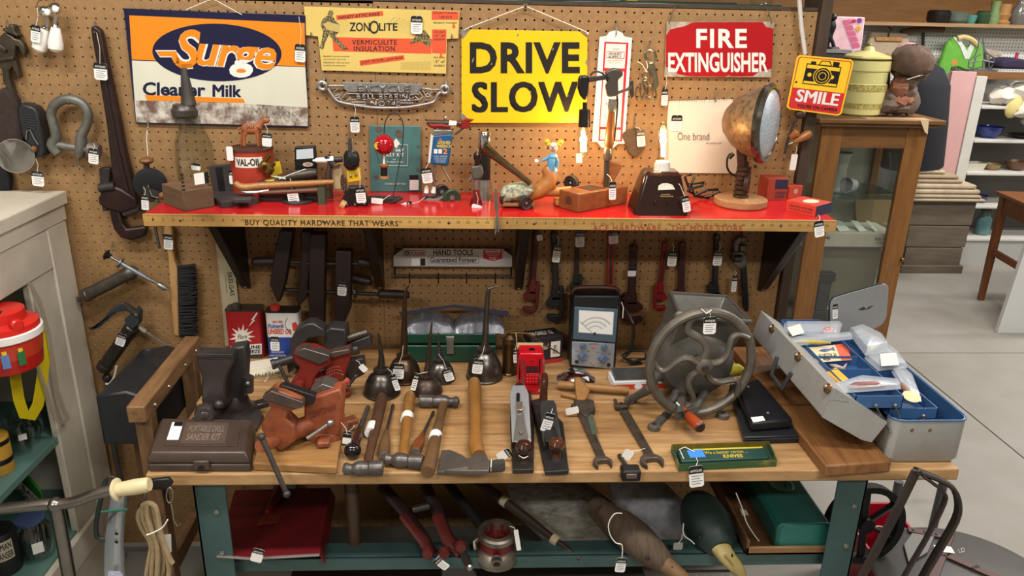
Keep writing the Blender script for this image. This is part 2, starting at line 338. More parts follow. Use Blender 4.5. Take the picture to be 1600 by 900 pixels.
flat(t, 'oval', oval(339, 82, 101, 45, 48, .03), -.0110, NAVY)
for bo, mt, Y in ((.045, WHITE, -.0113), (.02, ORANGE, -.0117)):
    wtext(t, 'S', 274, 46, 313, 107, Y, mt, shear=.15, bold=bo); wtext(t, 'urge', 306, 67, 432, 117, Y, mt, tilt=-8, shear=.25, bold=bo, space=.95)
    k = 1.6 if mt is WHITE else 0
    flat(t, 'swash', [(244-k, 80-k), (275, 80-k), (281, 97), (300, 100-k), (302, 106+k), (285, 107+k), (272, 98), (268, 88+k), (250, 88+k)], Y, mt)
wtext(t, 'Cleaner', 223, 128, 321, 149, -.0110, NAVY, tilt=-2, bold=.03); wtext(t, 'Milk', 332, 132, 377, 151, -.0110, NAVY, tilt=-1, bold=.03)
flat(t, 'orange_bar', [(226, 148.5), (380, 154), (383, 161), (230, 157)], -.0110, ORANGE)
wtext(t, 'Milking', 392, 165, 466, 189, -.0111, M('#6d675e', .7, 0, '#b5b0a2', 60, .5, sharp=.6), tilt=-2, bold=.01)
cord(t, [(291, 15), (330, -1), (334, -1), (378, 23)], -.014); ptag(t, 469, 69, 469, 97, 16, -.018, (467, 26))
# --- cardboard attic rake sign
t = thing('cardboard_sign', 'yellow and red cardboard attic rake advertisement reading Vermiculite Insulation', 'sign', W(600, 113, -.01))
CY = M('#dcc36c', .7, 0, '#d0b560', 8); CRD = M('#d9532c', .65); INKB = M('#26221c', .8)
part(t, 'card', wpoly([(475, 10), (718, 17), (716, 60), (698, 61), (697, 115), (503, 110), (497, 57), (478, 55)], -.008, .003), CY)
flat(t, 'red_strip', [(525, 24), (598, 17), (599, 24.5), (526, 31.5)], -.0083, CRD); wtext(t, 'HANDY ATTIC RAKE', 529, 25, 593, 30, -.0086, INKB, tilt=6, bold=.02)
for i in range(26):
    a = math.pi*(-.05+1.1*i/25); flat(t, 'ray', [(584+40*math.cos(a), 48-9*math.sin(a)), (584+70*math.cos(a), 48-24*math.sin(a)), (584.8+70*math.cos(a), 48-24*math.sin(a))], -.0082, INKB) if not 1.1 < a < 2.3 else None
wtext(t, 'ZON', 546, 35, 578, 49, -.0086, INKB, bold=.02); wtext(t, 'O', 577, 32, 592, 53, -.0086, INKB, bold=.01); wtext(t, 'LITE', 592, 36, 621, 48, -.0086, INKB, bold=.02)
flat(t, 'red_banner', [(519, 58), (675, 61), (674, 84), (521, 80)], -.0083, CRD)
wtext(t, 'VERMICULITE', 550, 62, 620, 70, -.0086, INKB, bold=.008, space=1.15); wtext(t, 'INSULATION', 553, 72, 617, 80, -.0086, INKB, bold=.02, space=1.15)
flat(t, 'red_strip', [(561.5, 94.5), (631, 86), (632, 93.5), (563, 103)], -.0083, CRD); wtext(t, 'JUST POUR...and level', 564, 96, 629, 101, -.0086, INKB, tilt=8.5, bold=.01)
for pts in ([(674.5, 17), (717, 18), (716.5, 31), (674.5, 31)], [(675, 46), (697.5, 46), (697, 84), (675, 83)]): flat(t, 'red_box', pts, -.0083, CRD)
for i, s_ in enumerate(('2x4 joists-4" of insulation', 'USE AS IS', '2x8 joists-3" of insulation')): wtext(t, s_, 677 if i != 1 else 687, 18.5+i*6.5+(2.5 if i == 2 else 0), 714 if i != 1 else 706, 22+i*6.5+(2.5 if i == 2 else 0), -.0086, INKB, bold=.01)
for i, s_ in enumerate(('2x6 joists', '-5" of', 'insulation')): wtext(t, s_, 678, 48+i*5.5, 695, 52+i*5.5, -.0086, INKB); wtext(t, s_, 678, 88+i*6, 695, 92+i*6, -.0086, INKB)
for i, s_ in enumerate(('PERMANENT. Rotproof and verminproof', 'LIGHTWEIGHT. Easy to lift', 'FIREPROOF. Will not burn', 'COMPLETE. Fills between joists')): wtext(t, s_, 505, 87+i*4.8, 546-(i % 2)*6, 89.6+i*4.8, -.0084, INKB)
flat(t, 'table_print', [(626, 97), (673, 96), (673, 109.5), (626, 108.5)], -.0083, M('#cdb35e', .7, 0, '#554a2c', 300, .6, 0, (1, 1, 4), sharp=.7))
# man with a bag, man kneeling (printed silhouettes)
flat(t, 'printed_figure', [(514, 17), (519, 16), (521, 21), (519, 25), (523, 30), (531, 39), (530, 50), (524, 55), (529, 62), (541, 74), (545, 77), (536, 78), (520, 62), (514, 54), (508, 66), (505, 77), (499, 75), (503, 62), (505, 50), (501, 38), (504, 30), (511, 25)], -.0085, M('#3a332a', .8, 0, '#b9a35e', 160, .55, sharp=.6))
flat(t, 'printed_sack', [(505, 37), (512, 34), (531, 39), (530, 51), (510, 46)], -.0087, M('#c2ab62', .8))
flat(t, 'printed_figure', [(645, 62), (655, 48), (664, 47), (672, 58), (674, 70), (668, 73), (660, 66), (652, 66), (640, 69)], -.0085, M('#3a332a', .8, 0, '#b9a35e', 160, .55, sharp=.6))
for x, y in ((709, 41), (689, 87)): flat(t, 'printed_arrow', [(x-1.3, y-4), (x+1.3, y-4), (x+1.3, y), (x+3, y), (x, y+4), (x-3, y), (x-1.3, y)], -.0088, CRD)
for x, y in ((486, 54), (706, 57)): hook(t, x, y, -.012, 3)
ptag(t, 651, 25, 651, 53, 18, -.014, (651, 17))
# --- yellow road sign
t = thing('road_sign', 'chipped yellow enamel sign reading Drive Slow hung by a string', 'sign', W(820, 190, -.02))
CHIP = M('#77736c', .6, .3, '#9c968a', 60)
part(t, 'plate', wpoly([(733, 46), (905, 49), (918, 60), (917, 182), (909, 192), (732, 192), (721, 182), (721, 58)], -.012, .003), YEL, .0006)
for p in ([(721, 46), (735, 46), (728, 55), (722, 62)], [(720, 176), (726, 180), (733, 187), (731, 193), (721, 193)], [(908, 190), (917, 180), (917, 192)], [(916, 93), (918, 93), (918, 103), (914, 99)]): flat(t, 'bare_chip', p, -.0124, CHIP)
BK = M('#191716', .4)
wtext(t, 'DRIVE', 734, 66, 906, 115, -.0126, BK, bold=.035, space=1.08); wtext(t, 'SLOW', 737, 128, 903, 176, -.0126, BK, tilt=1, bold=.035, space=1.08)
for x, y, d in ((739, 94, 9), (749, 173, 7), (831, 137, 6), (864, 77, 5), (888, 150, 4), (809, 55, 5), (768, 100, 4), (829, 143, 3)): flat(t, 'chip', oval(x, y, 1.1, d*.5, 7, .3), -.0129, CHIP)
cord(t, [(727, 48), (735, 42), (820, 10), (822, 10), (912, 48), (917, 53)], -.016, .0013)
part(t, 'nail', B().cyl(W(821, 10, 0), W(821, 10, -.02), .0035, seg=10), IRON)
# --- thermometer
t = thing('wall_thermometer', 'tall white and red advertising thermometer hanging from a hook', 'thermometer', W(950, 222, -.02)); CR_ = M('#c31f33', .35)
part(t, 'plate', wpoly([(937, 58), (948, 56), (952, 50), (963, 47), (972, 51), (976, 57), (988, 59), (976, 225), (966, 225), (958, 232), (940, 231), (933, 222), (925, 222)], -.011, .004), M('#dfe2e2', .3), .0012)
flat(t, 'red_border', [(944.5, 65), (982, 67), (972, 221), (935, 220)], -.0114, CR_)
for a, b in (((947, 68, 979, 106)), ((944, 111, 977, 199))) and (((947, 68), (979, 106)), ((943.5, 111), (974.5, 198)), ((938.5, 202), (970, 218))):
    flat(t, 'cream_panel', [(a[0], a[1]), (a[0]+31.5, a[1]+1), (a[0]+31.5-(b[1]-a[1])*.065, b[1]+1), (a[0]-(b[1]-a[1])*.065, b[1])], -.0117, M('#e6e2d8', .35))
flat(t, 'name_box', [(948, 80), (976, 81), (975.5, 92), (947.5, 91)], -.0119, CR_); flat(t, 'name_box', [(948.8, 81), (975, 82), (974.6, 91), (948.4, 90)], -.0121, WHITE)
wtext(t, 'PENNEY', 951, 82.3, 972, 86, -.0123, INKB, bold=.03); wtext(t, 'SUPPLY', 950.5, 86.6, 971.5, 90.4, -.0123, INKB, bold=.03)
wtext(t, 'CONCRETE', 957, 76, 968, 78, -.012, INKB); wtext(t, 'READY MIX AND BUILDING', 949, 94, 973, 95.6, -.012, INKB); wtext(t, '300 Third Street', 952, 97, 970, 99, -.012, CR_)
part(t, 'glass_tube', wtube([(961, 114), (952, 205)], -.013, .0022), GLASS)
wtext(t, '20', 944, 180, 949, 185, -.012, INKB); wtext(t, '40', 946, 160, 951, 165, -.012, INKB); wtext(t, '60', 947, 140, 952, 145, -.012, INKB); wtext(t, '80', 949, 120, 954, 125, -.012, INKB)
hook(t, 963, 51, -.01, 14)
# --- fire extinguisher sign
t = thing('fire_sign', 'red enamel sign reading Fire Extinguisher with chipped white corners', 'sign', W(1122, 120, -.012))
part(t, 'plate', wpoly([(1042, 34), (1209, 34), (1205, 121), (1038, 120)], -.010, .003), M('#c7bfae', .6, 0, '#7d6a52', 40, .5, .2), .0006)
RD = M('#b3141c', .3, 0, '#a01018', 6)
flat(t, 'red_field', [(1047, 46), (1060, 43), (1070, 41), (1080, 36), (1085, 34.5), (1192, 34.5), (1197, 42), (1208.5, 45), (1206, 107), (1196, 110), (1185, 113), (1176, 119), (1145, 119.5), (1140, 117), (1132, 120), (1075, 119), (1060, 116), (1054, 112), (1050, 105), (1040, 105), (1041, 55)], -.0104, RD)
wtext(t, 'FIRE', 1088, 45, 1167, 75, -.0108, WHITE, bold=.03, space=1.15); wtext(t, 'EXTINGUISHER', 1044, 82, 1200, 113, -.0108, WHITE, bold=.028)
cord(t, [(1045, 37, -.012), (1053, 14, -.02), (1055, 11, -.003)], 0, .0016, STEEL, 'wire_hook'); cord(t, [(1206, 36, -.012), (1200, 16, -.02), (1197, 13, -.003)], 0, .0016, STEEL, 'wire_hook')
ptag(t, 1039, 139, 1038, 165, 10, -.014, (1041, 118))
# --- smile sign, hung on the post beside the pegboard
t = thing('camera_sign', 'tilted yellow and red sign reading Smile You\'re On Camera', 'sign', W(1270, 176, -.05)); YS = -.055
part(t, 'plate', wpoly([(1250, 86), (1330, 93), (1334, 98), (1315, 178), (1309, 181), (1234, 171), (1229, 167), (1245, 90)], YS, .002), M('#f2c32e', .35), .0005)
flat(t, 'red_line', [(1251, 88.5), (1329, 95.5), (1331, 99), (1313, 176), (1308, 178.5), (1235, 169), (1232, 165), (1247.5, 91)], YS-.0003, M('#c8342b', .4))
flat(t, 'yellow_field', [(1252, 90), (1328, 97), (1329.5, 100), (1319, 146), (1239, 136.5), (1249, 92.5)], YS-.0006, M('#f2c32e', .35))
flat(t, 'red_field', [(1239, 137), (1319, 147), (1312, 175), (1308, 177), (1236, 168), (1233.5, 164)], YS-.0006, M('#cf2f31', .4))
def tq(x0, y0, x1, y1, k=.115, s=-.235): return [W(x+s*(y-88), y+k*(x-1247), YS-.0012) for x, y in ((x0, y0), (x1, y0), (x1, y1), (x0, y1))]
lettering(t, 'SMILE', tq(1258, 138, 1325, 157), WHITE, bold=.03); lettering(t, "YOU'RE ON CAMERA", tq(1263, 160, 1326, 165.5), BK, bold=.015)
def cp(pts, mt, d=0.): flat(t, 'camera_print', [(x-.235*(y-88), y+.115*(x-1247)) for x, y in pts], YS-.0009-d, mt)
def rc(a, b, c, d): return [(a, b), (c, b), (c, d), (a, d)]
YF = M('#f2c32e', .35)
cp(rc(1263, 97, 1317, 129), BK); cp(rc(1264.5, 98.5, 1315.5, 104), YF, .0003); cp(rc(1264.5, 124, 1315.5, 127.5), YF, .0003)
cp([(1281, 97), (1285, 90), (1298, 90), (1302, 97)], BK); cp([(1283, 96.5), (1286, 91.5), (1297, 91.5), (1300, 96.5)], YF, .0003); cp(rc(1269, 93, 1277, 97), BK); cp(rc(1303, 90, 1313, 97), BK)
for r_, mt in ((14, YF), (12.8, BK), (10.5, YF), (9.5, BK), (6, YF), (5, BK)): cp(oval(1291, 114, r_, r_, 28), mt, .0006+.0002*(14-r_))
for x in (1271, 1306): cp(oval(x, 114, 3.2, 3.2, 14), YF, .0006)
part(t, 'screw', B().lathe([(.004, 0), (.002, .002)], W(1244, 128, YS), (0, -1, 0), 10), IRON)
part(t, 'hanger_bar', B().bb((W(1285, 120, YS).x-.01, YS+.002, W(1285, 140, YS).z), (W(1285, 120, YS).x+.01, -.02, W(1285, 120, YS).z)), FR)
# --- calendar
t = thing('wall_calendar', 'plain white spiral calendar sheet reading One brand behind the headlamp', 'calendar', W(1095, 270, -.008))
part(t, 'sheet', wpoly([(1045, 158), (1145, 155), (1153, 271), (1036, 270)], -.006, .002), M('#dcd2c0', .6))
b = B()
for i in range(26): b.cyl(W(1046+i*3.9, 157.5-i*.1, -.0065), W(1046+i*3.9, 160-i*.1, -.0085), .0008, seg=6)
part(t, 'spiral_binding', b, STEEL); wtext(t, 'One brand', 1059, 207, 1108, 219, -.0085, M('#5a544c', .8), bold=-.008); wtext(t, 'the trade mark', 1103, 222, 1128, 225, -.0085, M('#5a544c', .8))
ptag(t, 1058, 180, 1056, 205, 17, -.009, (1060, 160)); hook(t, 1118, 156, -.008, 12)
# --- cast bicycle grille plate
t = thing('cast_plate', 'openwork cast aluminium plate reading Bicycle Ball Bearing', 'plate', W(600, 168, -.015)); ALU = M('#a9a8a5', .42, .7, '#8d8b87', 40, .5, .3); Yb = -.016
part(t, 'name_bar', wpoly([(535, 128), (657, 131), (661, 134), (652, 146), (546, 144), (538, 140)], Yb, .006), ALU, .001)
b = B(); tb = lambda pts, r=.0035: b.tube([W(x, y, Yb+.003) for x, y in pts], r, 8)
tb([(512, 138), (520, 150), (530, 159), (560, 165), (585, 168), (612, 168.5), (640, 167), (668, 162), (679, 158), (684, 148), (692, 142)], .0045); tb([(514, 134), (528, 134), (540, 134)], .003); tb([(660, 138), (675, 140), (688, 140)], .003)
tb([(545, 155), (600, 156), (655, 156)], .0016); tb([(540, 146), (600, 147), (655, 147)], .0018)
for s_ in (-1, 1):
    c = lambda x, y: (598+s_*(x-598), y+(2 if s_ > 0 else 0))
    tb([c(*p) for p in ((528, 137), (521, 142), (524, 148), (530, 146))], .002); tb([c(*p) for p in ((540, 133), (546, 139), (540, 145), (535, 151), (541, 156), (548, 150))], .002)
    tb([c(*p) for p in ((530, 150), (535, 157), (528, 156))], .002); tb([c(*p) for p in ((550, 157.5), (571, 157.5), (572, 161), (550, 161))], .0018); tb([c(*p) for p in ((536, 141), (529, 151), (522, 150))], .002)
part(t, 'scroll_frame', b, ALU)
for x, y in ((504, 134), (695, 140)):
    b = B(); c = W(x, y, Yb+.003); b.tube([c+V((math.cos(a)*.0105, 0, math.sin(a)*.0105)) for a in [2*math.pi*i/20 for i in range(20)]], .0055, 8, True); part(t, 'eye', b, ALU); hook(t, x+2, y-2, -.014, 14)
for s_, a, c, d, e in (('BICYCLE', 559, 132, 641, 144), ('BALL BEARING', 557, 146, 647, 155), ('NO740', 579, 157, 626, 166)):
    vs_, fs = glyphs(s_, 0, .02, 1.1); k0 = len(vs_)
    o = wtext(t, s_, a, c, e if False else d, e, Yb-.0022 if s_ == 'BICYCLE' else Yb+.001, M('#8b8986', .4, .7) if s_ == 'BICYCLE' else ALU, tilt=-1, bold=.02, space=1.1, name='raised_letters')
    md = o.modifiers.new('depth', 'SOLIDIFY'); md.thickness = .004; md.offset = 0
ptag(t, 554, 182, 555, 207, 14, -.022, (553, 162)); 
# --- tool rack sign under the shelf
t = thing('rack_header', 'black wire tool rack with white Hand Tools Guaranteed Forever header card', 'rack', W(708, 430, -.03)); Yr = -.03
part(t, 'header_card', wpoly([(631, 388), (785, 389), (800, 400), (800, 417), (615, 416), (615, 400)], Yr, .003), M('#b9b6b4', .5))
wtext(t, 'HAND TOOLS', 677, 390, 739, 399, Yr-.0004, BK, bold=.025); wtext(t, 'Guaranteed Forever', 672, 402, 745, 410, Yr-.0004, BK, bold=.02)
for p, q in (((669, 400), (748, 400)), ((669, 411), (748, 411)), ((669, 400), (669, 411)), ((748, 400), (748, 411)), ((630, 391.5), (664, 391.5)), ((630, 400), (664, 400)), ((630, 391.5), (630, 400)), ((664, 391.5), (664, 400)), ((640.5, 391.5), (640.5, 400))): part(t, 'printed_line', B().cyl(W(*p, Yr), W(*q, Yr), .0006, seg=4), BK)
flat(t, 'round_mark', oval(635.5, 395.7, 3.6, 3.6, 18), Yr-.0004, BK); wtext(t, 'A', 633.8, 393.5, 637.2, 398, Yr-.0008, WHITE); wtext(t, 'FULLER', 642, 393.5, 663, 398.5, Yr-.0004, M('#a51c22', .5), bold=.03)
flat(t, 'red_shield', [(755, 390), (785, 390.5), (785, 404), (770, 408), (755, 404)], Yr-.0004, M('#a51c22', .5)); wtext(t, 'GUARANTEE', 758, 391.5, 782, 394.5, Yr-.0008, WHITE, bold=.02)
for i in range(4): wtext(t, ('full replacement', 'of any tool', 'that fails', 'in use')[i], 760+i*2, 396+i*2.7, 780-i*2, 397.8+i*2.7, Yr-.0008, WHITE)
wtext(t, 'with reasonable use replaced free', 685, 411.7, 733, 413.2, Yr-.0004, BK)
part(t, 'price_sticker', wpoly([(643, 404), (656, 404), (656, 415), (643, 415)], Yr-.0006, .0004), CARD); part(t, 'price_sticker', wpoly([(657, 404), (664.5, 404), (664.5, 415), (657, 415)], Yr-.0006, .0004), BLACK)
b = B(); wr = lambda pts, r=.0028: b.tube([W(x, y, Yr+.004) for x, y in pts], r, 8)
wr([(617, 430), (617, 389), (798, 391), (799, 431)]); wr([(615, 430), (800, 430.5)], .0032); part(t, 'wire_frame', b, BLACK)
for x in (640, 685, 729, 774): part(t, 'rack_hook', B().tube([W(x, 427, Yr+.004), W(x, 432, Yr-.03), W(x, 443, Yr-.045)], .0022, 6), BLACK)
for x in (628, 787): hook(t, x, 389, -.02, 13)
# --- green tin panel on the shelf
# ================================================================ TOOLS HUNG ON THE PEGBOARD
BRONZE = M('#5a5142', .45, .6, '#37322a', 30, .5, .3)
t = thing('figure_nutcracker', 'dark bronze nutcracker shaped as a man in a top hat', 'nutcracker', W(15, 146, -.02))
part(t, 'hat', wpoly([(4, 43), (11, 46), (13, 37), (21, 40), (22, 50), (28, 55), (26, 58), (3, 48)], -.035, .03), BRONZE, .004)
part(t, 'body', wpoly([(6, 50), (18, 56), (22, 60), (30, 62), (36, 69), (40, 82), (37, 87), (32, 83), (29, 74), (23, 71), (22, 88), (27, 105), (31, 121), (27, 123), (18, 104), (13, 110), (14, 125), (22, 147), (16, 149), (4, 128), (2, 108), (-6, 104), (-7, 70), (-4, 60)], -.032, .022), BRONZE, .004)
part(t, 'lever', wpoly([(-10, 92), (20, 88), (21, 93), (-10, 97)], -.04, .02), BRONZE, .002)
part(t, 'lever', wpoly([(-12, 60), (3, 72), (10, 78), (6, 82), (-12, 70)], -.04, .015), BRONZE, .002); hook(t, 10, 40, -.02, 8)
t = thing('brown_felt_mitt', 'dark brown felt mitt hanging at the left edge', 'mitt', W(10, 230, -.03))
part(t, 'mitt', wpoly([(-25, 150), (0, 138), (12, 141), (22, 158), (29, 185), (33, 215), (30, 232), (10, 240), (-25, 240)], -.05, .045), M('#3d2d28', .95, 0, '#2a1f1c', 60, .5, .8), .014); hook(t, 5, 146, -.03, 8)
t = thing('black_case', 'black leatherette hand tool case with wire bail hung under a peg', 'case', W(50, 245, -.03))
part(t, 'body', wpoly([(26, 168), (32, 161), (52, 167), (58, 175), (66, 212), (71, 235), (66, 246), (54, 246), (46, 232), (33, 212), (27, 185)], -.048, .045), M('#15161a', .45, 0, '#22242a', 50, .5, .3), .006)
part(t, 'bail', wtube([(41, 218), (42, 205), (47, 203), (53, 216), (60, 226)], -.052, .0018), STEEL); part(t, 'knob', B().ball(W(53, 233, -.055), .009), MIDWOOD)
for i in range(6): part(t, 'rib', wtube([(33, 178+i*4), (55, 181+i*4)], -.049, .0012, 5), BLACK)
hook(t, 35, 164, -.03, 14)
t = thing('round_reflector', 'round spun aluminium bowl reflector hanging by the white cabinet', 'reflector', W(25, 270, -.06))
c = W(25, 243, -.06); n = V((.35, -1, .05)).normalized(); r_ = 26.5*S(c)
part(t, 'bowl', B().lathe([(r_*1.0, .012), (r_*.99, .006), (r_*.75, -.010), (r_*.4, -.018), (.001, -.02), (.001, -.0185), (r_*.4, -.0165), (r_*.74, -.0085), (r_*.96, .006), (r_*.97, .012)], c, n, 36), M('#cfcdc6', .3, .9, '#b5b2aa', 20))
part(t, 'handle', B().tube([c-n*.015, c-n*.03+V((.02, 0, -.006)), W(53, 234, -.04)], .006), MIDWOOD)
ptag(t, 58, 267, 60, 291, 18, -.06, (56, 248)); hook(t, 40, 228, -.05, 10)
t = thing('dark_cloth_strap', 'black cloth strap hanging behind the round reflector', 'strap', W(5, 296, -.02)); part(t, 'strap', wpoly([(-12, 225), (10, 262), (15, 280), (15, 297), (-12, 297)], -.03, .02), M('#17161a', .9), .004)
# porcelain tap levers
t = thing('tap_levers', 'pair of chrome tap levers with white porcelain handles on a ring', 'tap handles', W(78, 86, -.03))
for k, (pts, hp) in enumerate((([(62, 12), (67, 19), (71, 25), (74, 35), (73, 42)], [(71, 44), (66, 60), (61, 78)]), ([(86, 11), (87, 24), (87, 40)], [(87, 41), (87, 60), (87, 78)]))):
    Y = -.03-.012*k
    l = part(t, 'lever', wtube(pts, Y, [.009, .005, .0055, .006, .008][:len(pts)] if k == 0 else [.006, .0045, .008]), CHROME); part(l, 'knuckle', B().ball(W(*((70, 18) if k == 0 else (86.5, 13)), Y), .0145), CHROME); part(l, 'cap', B().lathe([(.009, 0), (.007, .003), (.001, .005)], W(*((74, 19) if k == 0 else (86.5, 14)), Y-.013), (0, -1, 0), 16), M('#f2f1ec', .15))
    a = W(*hp[0], Y); e = W(*hp[2], Y); part(l, 'porcelain_handle', axl(a, e+(e-a)*.12, [(0, .0085), (.08, .0115), (.35, .0155), (.65, .0195), (.85, .0185), (.95, .012), (1, .002)], 20), M('#f1efe8', .12)); part(l, 'ferrule', axl(a-(e-a)*.06, a+(e-a)*.02, [(0, .0105), (1, .0118)], 18), CHROME)
part(t, 'ring', wtube([(57, 8), (60, 2), (72, -3), (84, 0), (86, 5), (75, 10), (64, 12)], -.03, .0012, 6, close=True), IRON); ptag(t, 56, 39, 55, 66, 14, -.055, (58, 12)); hook(t, 72, -2, -.02, 4)
# shackle
t = thing('anchor_shackle', 'large weathered galvanised bow shackle with its pin', 'shackle', W(108, 245, -.04)); GALV = M('#83827b', .5, .55, '#5a5a53', 22, .5, .5)
bw = [(91, 240), (82, 226), (88, 214), (84, 195), (80, 180), (84, 166), (96, 157), (108, 155), (122, 158), (133, 167), (138, 182), (134, 198), (127, 212), (127, 228), (124, 244)]
part(t, 'bow', wtube(bw, -.035, [.0125, .0165, .014, .0125, .0125, .013, .0135, .0135, .0135, .013, .0125, .0125, .014, .0165, .0125], 14), GALV)
part(t, 'pin', B().cyl(W(88, 226, -.035), W(150, 236, -.035), .0105), GALV); part(t, 'pin_head', axl(W(138, 233, -.035), W(156, 236, -.035), [(0, .018), (.1, .0215), (.8, .0215), (1, .017)]), M('#6f6a64', .5, .5, '#7a4a44', 30, .6)); ptag(t, 146, 232, 146, 256, 15, -.06, (146, 224)); hook(t, 107, 160, -.035, 14); hook(t, 124, 262, -.02, 14)
# ---- pipe wrenches ----
def frame(p, q, Y):
    a = W(*p, Y); e = W(*q, Y); d = (e-a); L = d.length; d.normalize(); s_ = V((-d.z, 0, d.x)); s_ = s_ if s_.x > 0 else -s_
    return a, d, s_, L
def pipe_wrench(label, p, q, wpx, mat, jaw=None, Y=-.03, flip=1, hd=.34, tags=(), name='pipe_wrench', group='pipe wrenches hanging under the shelf', th=.016):
    """handle end p (top) to jaw end q (bottom), wpx = handle width; hook jaw opens to the side flip"""
    a, d, s_, L = frame(p, q, Y); w_ = wpx*S(a)/2; s_ = s_*flip; jm = jaw or mat
    P = lambda u, v: a + d*(v*L) + s_*(u*w_)
    t = thing(name, label, 'wrench', P(0, 1), group)
    h0 = 1-hd
    part(t, 'handle', B().prism([P(-.55, 0), P(.55, 0), P(.9, .03), P(.75, .12), P(.8, h0-.08), P(1.15, h0), P(1.25, h0+.1), P(-1.2, h0+.1), P(-1.1, h0), P(-.8, h0-.08), P(-.75, .12), P(-.9, .03)], (0, th, 0)), mat, .003)
    part(t, 'grip_recess', B().prism([P(-.3, .14), P(.3, .14), P(.35, h0-.1), P(-.35, h0-.1)], (0, .002, 0)).prism([p_+V((0, -.001, 0)) for p_ in (P(-.3, .14), P(.3, .14), P(.35, h0-.1), P(-.35, h0-.1))], (0, .0015, 0)), M('#2a1a18', .6) if not jaw else IRON)
    part(t, 'heel_jaw', B().prism([P(-1.2, h0+.06), P(1.3, h0+.06), P(2.4, h0+.12), P(2.5, h0+.17), P(1.0, h0+.19), P(-1.2, h0+.16)], (0, th, 0)), mat, .002)
    part(t, 'hook_jaw', B().prism([p_+V((0, -.004, 0)) for p_ in (P(-1.9, h0-.06), P(-.9, h0-.06), P(-.9, h0+.2), P(-.6, h0+.27), P(2.3, h0+.25), P(2.6, h0+.29), P(2.0, h0+.335), P(-.4, 1), P(-1.4, h0+.31), P(-2.0, h0+.24))], (0, th*.8, 0)), jm, .003)
    part(t, 'adjusting_nut', B().cyl(P(-2.1, h0+.02)+V((0, th/2, 0)), P(-.5, h0+.02)+V((0, th/2, 0)), .09*hd*L*1.2, seg=14), jm)
    hook(t, p[0], p[1]+3, Y-.005, 8)
    for tg in tags: ptag(t, *tg[:5], Y-.012, tg[5] if len(tg) > 5 else None)
    return t
BROWNIRON = M('#3d2a26', .4, .45, '#251817', 22, .5, .3)
# the big one at the left
t = thing('large_pipe_wrench', 'very large rusty brown pipe wrench hung jaws down', 'wrench', W(190, 372, -.03)); Y = -.035
part(t, 'handle', wpoly([(141, 42), (148, 40), (157, 48), (172, 122), (187, 190), (196, 240), (212, 300), (217, 325), (205, 334), (190, 329), (178, 300), (172, 250), (166, 195), (154, 120), (143, 60)], Y, .024), BROWNIRON, .005)
part(t, 'handle_rib', wpoly([(153, 75), (156, 75), (186, 235), (202, 300), (196, 302), (180, 240)], Y-.003, .003), M('#2c1d1b', .45, .4), .001)
part(t, 'housing', wpoly([(153, 310), (160, 296), (176, 290), (190, 296), (212, 310), (216, 325), (190, 334), (170, 328), (154, 320)], Y-.006, .035), BROWNIRON, .006)
part(t, 'hook_jaw', wpoly([(170, 325), (186, 328), (190, 348), (197, 358), (227, 354), (228, 360), (224, 370), (205, 376), (188, 372), (177, 358), (173, 342)], Y-.002, .028), BROWNIRON, .005)
part(t, 'jaw_shank', wpoly([(154, 264), (158, 262), (171, 263), (168, 330), (160, 330)], Y+.004, .018), IRON, .002)
for i in range(5): part(t, 'jaw_tooth', wpoly([(167, 264+i*3), (172.5, 265.5+i*3), (167, 266.5+i*3)], Y+.004, .018), IRON)
part(t, 'adjusting_nut', B().cyl(W(156, 294, Y), W(180, 291, Y), .0135, seg=18), IRON)
part(t, 'heel_jaw', wpoly([(189, 333), (216, 321), (217, 330), (193, 339)], Y-.004, .03), IRON, .002)
ptag(t, 156, 98, 158, 125, 20, Y-.012, (151, 51)); hook(t, 148, 50, -.03, 16)
pipe_wrench('faded red pipe wrench, leftmost of the row under the shelf', (838, 362), (830, 490), 11, M('#6b1f1c', .5, .1, '#4c1613', 20), None, flip=-1, tags=[(841, 362, 844, 376, 9)])
pipe_wrench('black pipe wrench just right of the faded red one', (866, 362), (870, 502), 13, M('#1f2022', .5, .3, '#2d2b2a', 20), None, flip=-1, tags=[(872, 382, 868, 410, 12, (870, 368))])
pipe_wrench('small dark grey adjustable pipe wrench with pale tag at its top', (903, 366), (900, 470), 9, M('#2b3030', .5, .4, '#3a3d3b', 20), None, flip=-1, tags=[(906, 361, 906, 386, 14)])
pipe_wrench('bright orange-red handled pipe wrench behind the test meter', (955, 362), (953, 505), 13, M('#b3331f', .45, .1, '#8f2717', 18), BROWNIRON, flip=-1, tags=[(958, 361, 959, 381, 15)])
pipe_wrench('dark maroon pipe wrench with label low on its handle', (991, 383), (986, 505), 15, M('#47201d', .5, .2, '#331614', 20), None, flip=1, tags=[(988, 418, 987, 432, 13)])
pipe_wrench('glossy red pipe wrench slanting left beside the grinder hopper', (1040, 378), (1028, 486), 10, M('#8f1d1f', .4, .1, '#701618', 20), None, flip=1, tags=[(1052, 392, 1049, 416, 14, (1050, 380))])
pipe_wrench('maroon flat handled pipe wrench hanging above the grinder hopper', (1067, 378), (1064, 500), 13, M('#5a1f20', .45, .1, '#431617', 20), None, flip=1, tags=[(1066, 455, 1065, 462, 11)])
pipe_wrench('black ratchet pipe wrench with white tag at its eye', (1121, 366), (1116, 490), 11, M('#1b1b1c', .5, .4, '#2a2928', 20), None, flip=1, tags=[(1123, 392, 1120, 415, 14, (1124, 378))])
t = thing('grey_pipe_wrench', 'grey steel pipe wrench hung jaws up at the row end', 'wrench', W(1165, 488, -.03), 'pipe wrenches hanging under the shelf'); Y = -.035
